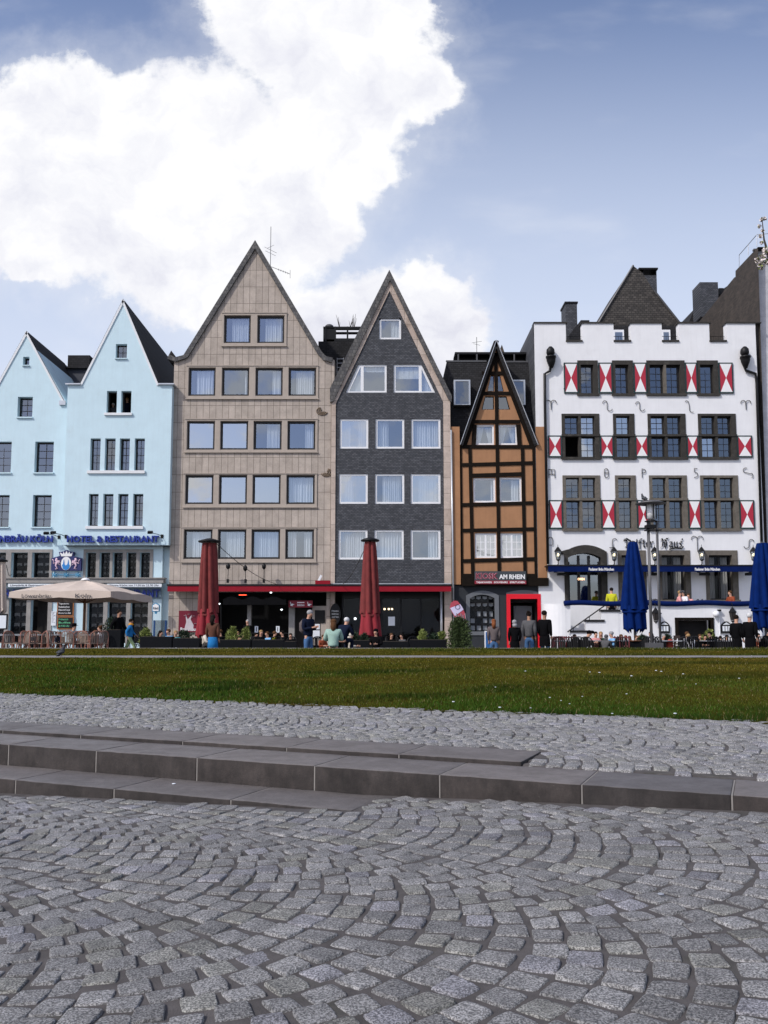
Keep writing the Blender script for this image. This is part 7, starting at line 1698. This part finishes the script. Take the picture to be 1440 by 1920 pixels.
    if coat:
        b = MB(); n = 18; prof = [(.14, .06), (.172, -.1), (.175, -.25), (.178, -.36)]
        for k in range(len(prof)):
            for q in range(n): a = 2 * math.pi * q / n; b.v.append((pel[0] + prof[k][0] * 1.1 * math.cos(a), pel[1] + prof[k][0] * .82 * math.sin(a), pel[2] + prof[k][1]))
        for k in range(len(prof) - 1):
            for q in range(n): a = k * n + q; c = k * n + (q + 1) % n; b.f.append((a, c, c + n, a + n))
        sk_ = bpy.data.meshes.new('coat_skirt'); sk_.from_pydata(b.v, [], b.f)
    CACHE[key] = (body, top, bot, sh_, sk_); return CACHE[key]
SKIN = pm('skin', (.52, .29, .2), .6, .05, bump=0); SKIN2 = pm('tanned_skin', (.36, .19, .12), .6, .05, bump=0)
def cloth(nm, c): return pm('cloth_' + nm, c, .95, .18, 6, .2, 40, spec=.08)
CL = dict(black=(.004, .004, .005), navy=(.008, .012, .028), jeans=(.06, .13, .26), blue=(.02, .16, .4), mint=(.3, .44, .38), grey=(.09, .09, .095), lgrey=(.3, .3, .31), white=(.7, .7, .75), brown=(.11, .05, .035), green=(.28, .38, .2), yellow=(.5, .5, .03), pink=(.65, .3, .3), cream=(.6, .55, .48), lblue=(.2, .42, .7), auburn=(.24, .06, .03), red=(.4, .03, .03), teal=(.1, .4, .42), dgreen=(.02, .05, .03), tan=(.4, .25, .15), taupe=(.12, .1, .1), orange=(.6, .28, .04))
CM = {k: cloth(k, v) for k, v in CL.items()}
HM = dict(dark=cloth('dark_hair', (.015, .011, .009)), brown=cloth('brown_hair', (.09, .045, .022)), blond=cloth('blond_hair', (.33, .21, .1)), grey=cloth('grey_hair', (.35, .34, .33)), red=cloth('red_hair', (.2, .07, .03)), white=cloth('white_hair', (.6, .6, .6)))
def person(px, ytop, Y, pose, face, lab, top='black', bot='jeans', hair=('short', 'dark'), skin=0, coat=False, g=None, group=None, shoes='black', extra=None, hmax=1.9, hmin=.7):
    x = fx(px, ytop + 25, Y); zt = fz(ytop, Y); g = gz(x, Y) if g is None else g; full = 1.75 if pose in ('stand', 'walk', 'phone') else (1.35 if pose == 'sit' else 1.29)
    s = min(max((zt - g) / full, hmin / 1.75), hmax / 1.75); g = zt - full * s if abs(zt - g - full * s) > .3 else g
    t = thing('person', lab, 'person', (x, Y, g), group, R(face)); t.scale = (s, s, s); body, tp, bt, sh_, sk_ = meshes(pose, coat); P = POSES[pose]; hd = P['hd']
    def part(nm, me, mat):
        if not me.materials: me.materials.append(mat)
        o = bpy.data.objects.new(nm, me); COL.objects.link(o); o.parent = t; o.material_slots[0].link = 'OBJECT'; o.material_slots[0].material = mat; return o
    part('body', body, SKIN2 if skin else SKIN); part('coat' if coat else 'jacket', tp, CM[top]); part('trousers', bt, CM[bot]); part('shoes', sh_, CM[shoes])
    if sk_: part('coat_skirt', sk_, CM[top])
    st, hc = hair; hx, hy, hz = hd; O = Vector((0, 0, 0)); b = MB(); sc = s
    def fin(nm, mat, smooth=True):
        me = bpy.data.meshes.new(nm); me.from_pydata(b.v, [], b.f); me.materials.append(mat); me.polygons.foreach_set('use_smooth', [smooth] * len(b.f)); o = bpy.data.objects.new(nm, me); COL.objects.link(o); o.parent = t
    if st in ('short', 'pony', 'long', 'bun'):
        b.ball((hx, hy + .028, hz + .075), .098, 10, 0, (.93, 1.02, .92))
        if st == 'long': b.tube([(hx, hy + .07, hz + .05), (hx, hy + .11, hz - .08), (hx, hy + .1, hz - .22)], [.08, .085, .05], 8)
        if st == 'pony': b.tube([(hx, hy + .11, hz + .1), (hx, hy + .17, hz + .04), (hx, hy + .15, hz - .14)], [.035, .04, .015], 7)
        if st == 'bun': b.ball((hx, hy + .1, hz + .14), .05, 8)
        fin('hair', HM[hc])
    elif st in ('cap', 'beanie', 'hat', 'hood'):
        b.ball((hx, hy + .02, hz + .085), .104, 10, 0, (.95, 1.04, .88))
        if st == 'cap': b.tube([(hx, hy - .06, hz + .1), (hx, hy - .17, hz + .085)], [.07, .05], 8)
        if st == 'hat': b.lathe([(.17, 0), (.17, .01), (.1, .015), (.1, .09), (.05, .11)], (hx, hy + .01, hz + .09), 14)
        if st == 'hood': b.tube([(hx, hy + .08, hz), (hx, hy + .1, hz - .12)], [.1, .09], 8)
        fin({'cap': 'cap', 'beanie': 'beanie', 'hat': 'hat', 'hood': 'hood'}[st], CM[hc])
    for sg in (-1, 1):
        b = MB(); b.ball((hx + sg * .03, hy - .068, hz + .045), .009, 6); fin('eye', CM['black'])
    b = MB(); b.tube([(hx - .022, hy - .074, hz - .02), (hx + .022, hy - .074, hz - .02)], .005, 5); fin('mouth', CM['auburn'])
    if extra == 'backpack': b = MB(); b.tube([(0, .17, 1.0), (0, .22, 1.08), (0, .22, 1.3), (0, .16, 1.42)], [.09, .14, .14, .08], 10); fin('backpack', CM['taupe'])
    if extra == 'scarf': b = MB(); b.lathe([(.09, -.06), (.12, -.03), (.12, .02), (.08, .05)], (hx, hy + .02, hz - .11), 12); fin('scarf', CM['orange'])
    if extra == 'apron': b = MB(); b.tube([(0, -.02, .95), (0, -.03, .45)], [.17, .2], 10); fin('skirt', CM['blue'])
    if extra == 'phone': b = MB(); b.box(-.03, .04, -.44, -.43, 1.17, 1.3); fin('phone', CM['black'], False)
    return t
person(221, 1143, 30.5, 'walk', 70, 'dark haired man in a black coat walking beside a child in blue', 'black', 'black', ('short', 'dark'), 1, coat=True)
person(243, 1160, 30.2, 'walk', 100, 'child in a bright blue jacket, orange scarf and green trousers', 'blue', 'green', ('short', 'dark'), 1, extra='scarf', hmin=.9)
person(136, 1170, 32.0, 'sit', 60, 'seated person in grey with a black hat below the chalkboards', 'lgrey', 'grey', ('hat', 'black'))
person(190, 1173, 31.0, 'sit', -60, 'seated woman with white sleeves beside the dark planter screen', 'white', 'black', ('bun', 'brown'))
person(180, 1181, 30.6, 'sit', -100, 'seated person in brown with their back to the open parasol pole', 'brown', 'black', ('short', 'brown'))
person(298, 1182, 31.0, 'sit', 70, 'dark haired person seated before the glass screens', 'black', 'black', ('long', 'dark'))
person(318, 1179, 31.0, 'sit', -30, 'child in a blue top seated by the blue house corner', 'lblue', 'jeans', ('short', 'brown'))
person(328, 1182, 30.6, 'sit', 30, 'child in a teal top seated at the left of the dark planting', 'teal', 'jeans', ('short', 'blond'))
person(399, 1153, 28.6, 'stand', 170, 'dark haired person in brown jacket and blue apron, back turned, at the first red parasol', 'brown', 'jeans', ('long', 'dark'), extra='apron')
person(383, 1178, 30.6, 'lean', 70, 'blond guest in a white top at the foot of the first red parasol', 'cream', 'black', ('short', 'blond'))
person(416, 1180, 31.0, 'sit', -70, 'guest in black seated right of the first red parasol', 'black', 'black', ('short', 'brown'))
person(464, 1162, 44.2, 'stand', -20, 'grey haired waiter in black inside the bar opening', 'black', 'black', ('short', 'grey'))
for i, (px, yt, tp, hr, fc, lab) in enumerate(((488, 1181, 'black', ('short', 'blond'), 30, 'guest in black beside the left white card'), (503, 1184, 'lblue', ('short', 'brown'), -40, 'guest in pale blue between the two white cards'), (512, 1183, 'yellow', ('short', 'brown'), 80, 'guest in yellow just left of the right white card'), (532, 1182, 'black', ('short', 'dark'), -60, 'guest in black right of the right white card'), (604, 1190, 'auburn', ('short', 'brown'), 40, 'guest in rusty red seated behind the man with the phone'))):
    person(px, yt, 32.0, 'sit', fc, lab, tp, 'black', hr, group=None)
person(578, 1143, 28.2, 'phone', 50, 'man in a grey beanie and navy jacket looking at his phone, backpack on his back', 'navy', 'jeans', ('beanie', 'lgrey'), extra='backpack')
person(625, 1159, 26.75, 'sit', 180, 'person in a mint green hoodie sitting on the kerb, back turned', 'mint', 'black', ('long', 'brown'), g=.28)
person(642, 1157, 28.0, 'lean', 150, 'white haired man in navy leaning behind the mint hoodie', 'navy', 'navy', ('short', 'white'), g=.55)
person(655, 1187, 29.0, 'sit', 90, 'small child in a cream fleece left of the second red parasol', 'cream', 'cream', ('hood', 'cream'))
person(706, 1179, 28.4, 'sit', -20, 'woman in a black hood seated in front of the second red parasol', 'black', 'black', ('hood', 'black'))
person(926, 1161, 28.3, 'stand', 175, 'woman with long auburn hair in a taupe jumper before the kiosk window', 'taupe', 'jeans', ('long', 'red'))
person(965, 1163, 28.0, 'stand', 180, 'bald man in a wide black hooded coat before the kiosk door', 'black', 'black', ('hood', 'lgrey'), coat=True)
person(992, 1147, 28.6, 'stand', 150, 'man with tied dark hair in a grey jacket at the red door frame', 'grey', 'jeans', ('bun', 'dark'), 1)
person(1021, 1145, 28.4, 'stand', 140, 'man in a long black coat right of the red door frame', 'black', 'jeans', ('short', 'dark'), 1, coat=True)
person(1147, 1102, 44.6, 'stand', 165, 'waiter in a yellow shirt at the top of the terrace stairs', 'yellow', 'black', ('short', 'dark'))
TF = fz(1131, 44.0) - .75
for px, yt, tp, hr, fc, lab in ((1272, 1101, 'pink', ('short', 'blond'), 70, 'guest in pink leaning over the blue terrace rail'), (1283, 1101.5, 'white', ('cap', 'grey'), -60, 'guest in a white shirt and grey cap at the blue terrace rail'), (1292, 1113, 'pink', ('short', 'brown'), -30, 'guest in faded pink right of the white shirt on the terrace'), (1372, 1107, 'auburn', ('short', 'brown'), -70, 'guest in rust red seated at the right end of the raised terrace')):
    person(px, yt, 45.2, 'sit', fc, lab, tp, 'black', hr, g=TF)
for i, px in enumerate((1214, 1222, 1231, 1302, 1310, 1384)):
    put(c3, px, 45.1, random.Random(i).uniform(-3, 3), 'black chair on the raised terrace, %s from the left' % ORD[i], 'chair', 'black chairs on the raised terrace', z=TF + .12)
person(1092, 1182, 28.6, 'lean', 80, 'man in a black flat cap and black coat seated before the stair caps', 'black', 'black', ('cap', 'black'))
person(1116, 1184, 30.5, 'sit', 10, 'dark haired woman in a pale pink top at the inn table', 'pink', 'black', ('short', 'dark'))
person(1127, 1184, 30.7, 'sit', -15, 'blond woman in olive beside the dark haired woman in pink', 'dgreen', 'black', ('long', 'blond'))
person(1134, 1190, 28.6, 'lean', 150, 'hunched guest in a wide grey jacket with their back turned', 'grey', 'black', ('hood', 'grey'))
person(1150, 1184, 29.0, 'sit', -80, 'woman in a light blue jacket and grey bobble hat', 'lblue', 'jeans', ('beanie', 'lgrey'))
for px, yt, tp, hr, fc, lab in ((1174, 1191, 'auburn', ('long', 'red'), 170, 'auburn haired guest in rust, leftmost behind the blue parasol foot'), (1182, 1192, 'auburn', ('long', 'brown'), 190, 'guest in rust just left of the blue parasol pole'), (1192, 1191, 'black', ('short', 'brown'), 20, 'guest in black just right of the blue parasol pole'), (1200, 1191, 'green', ('long', 'blond'), -20, 'blond guest in pale green right of the blue parasol'), (1209, 1194, 'dgreen', ('short', 'grey'), 10, 'grey haired guest left of the street lamp'), (1223, 1184, 'white', ('long', 'dark'), -60, 'dark haired woman in white between the street lamp posts')):
    person(px, yt, 31.5, 'sit', fc, lab, tp, 'black', hr)
for px, yt, Yp, tp, hr, fc, lab in ((60, 1184, 32.5, 'grey', ('short', 'brown'), 40, 'guest in grey at the far left tables, third table from the left'), (88, 1185, 32.8, 'black', ('short', 'dark'), -50, 'guest in black seated in front of the dark doorway'), (112, 1184, 33.0, 'navy', ('short', 'blond'), 20, 'blond guest in navy seated below the chalkboards'), (158, 1182, 33.0, 'black', ('long', 'brown'), -30, 'brown haired guest in black behind the parasol pole'),
        (280, 1184, 31.5, 'grey', ('short', 'grey'), 10, 'grey haired guest before the left glass screen'), (352, 1186, 31.8, 'black', ('short', 'brown'), 0, 'guest in black before the red poster'), (445, 1184, 32.3, 'tan', ('short', 'blond'), 10, 'blond guest in tan between the conifers'), (478, 1186, 32.6, 'navy', ('short', 'dark'), 50, 'guest in navy left of the left white card'), (545, 1187, 31.5, 'black', ('short', 'dark'), 0, 'guest in black before the bar door'),
        (733, 1187, 31.4, 'black', ('short', 'brown'), 20, 'guest in black below the white paper menu'), (755, 1188, 32.0, 'grey', ('long', 'dark'), -40, 'dark haired guest in grey between the parasol and the tufted plants'),
        (1075, 1189, 30.8, 'navy', ('short', 'dark'), 60, 'guest in navy left of the man in the flat cap'), (1163, 1189, 30.0, 'black', ('short', 'brown'), 30, 'guest in black between the bobble hat and the blue parasol'), (1243, 1189, 31.0, 'black', ('short', 'grey'), 20, 'grey haired guest in black below the left menu case'), (1312, 1189, 31.0, 'dgreen', ('short', 'brown'), 0, 'guest in dark green in the cellar doorway'), (1323, 1190, 30.4, 'black', ('long', 'dark'), -20, 'long haired guest in black in front of the cellar door'), (1362, 1190, 31.5, 'black', ('short', 'dark'), 10, 'guest in black below the right menu case'), (1421, 1187, 30.0, 'auburn', ('short', 'dark'), 0, 'guest in rust red left of the bare armed guest')):
    person(px, yt, Yp, 'sit', fc, lab, tp, 'black', hr)
person(1286, 1184, 29.6, 'sit', 100, 'guest in a pale grey jumper seated before the cellar door', 'lgrey', 'black', ('short', 'brown'))
person(1297, 1188, 28.6, 'lean', 190, 'guest in a white shirt bending over the table before the cellar door', 'white', 'black', ('short', 'blond'))
person(1334, 1184, 29.0, 'sit', -60, 'dark haired guest in black wearing sunglasses by the planter', 'black', 'black', ('short', 'dark'))
person(1352, 1192, 31.0, 'sit', 170, 'guest in royal blue right of the planter', 'blue', 'black', ('short', 'dark'))
person(1381, 1153, 28.0, 'stand', 120, 'dark haired man in a black suit, left of the pair by the second blue parasol', 'black', 'black', ('short', 'dark'), coat=True)
person(1406, 1150, 27.6, 'stand', 130, 'white haired man in a black coat, right of the pair by the second blue parasol', 'black', 'black', ('short', 'white'), coat=True)
person(1430, 1178, 28.4, 'lean', 50, 'bare armed guest at the right edge of the picture', 'black', 'tan', ('short', 'dark'), 1)
# two onlookers in the open upper window of the blue house
person(211.5, 756, 46.5, 'stand', -10, 'onlooker in grey in the left open window of the blue gable', 'grey', 'black', ('short', 'white'), g=fz(774, 46.5) - 1.0)
person(238, 746, 46.6, 'stand', 10, 'onlooker in dark clothes in the right open window of the blue gable', 'navy', 'black', ('short', 'blond'), g=fz(774, 46.6) - 1.0)
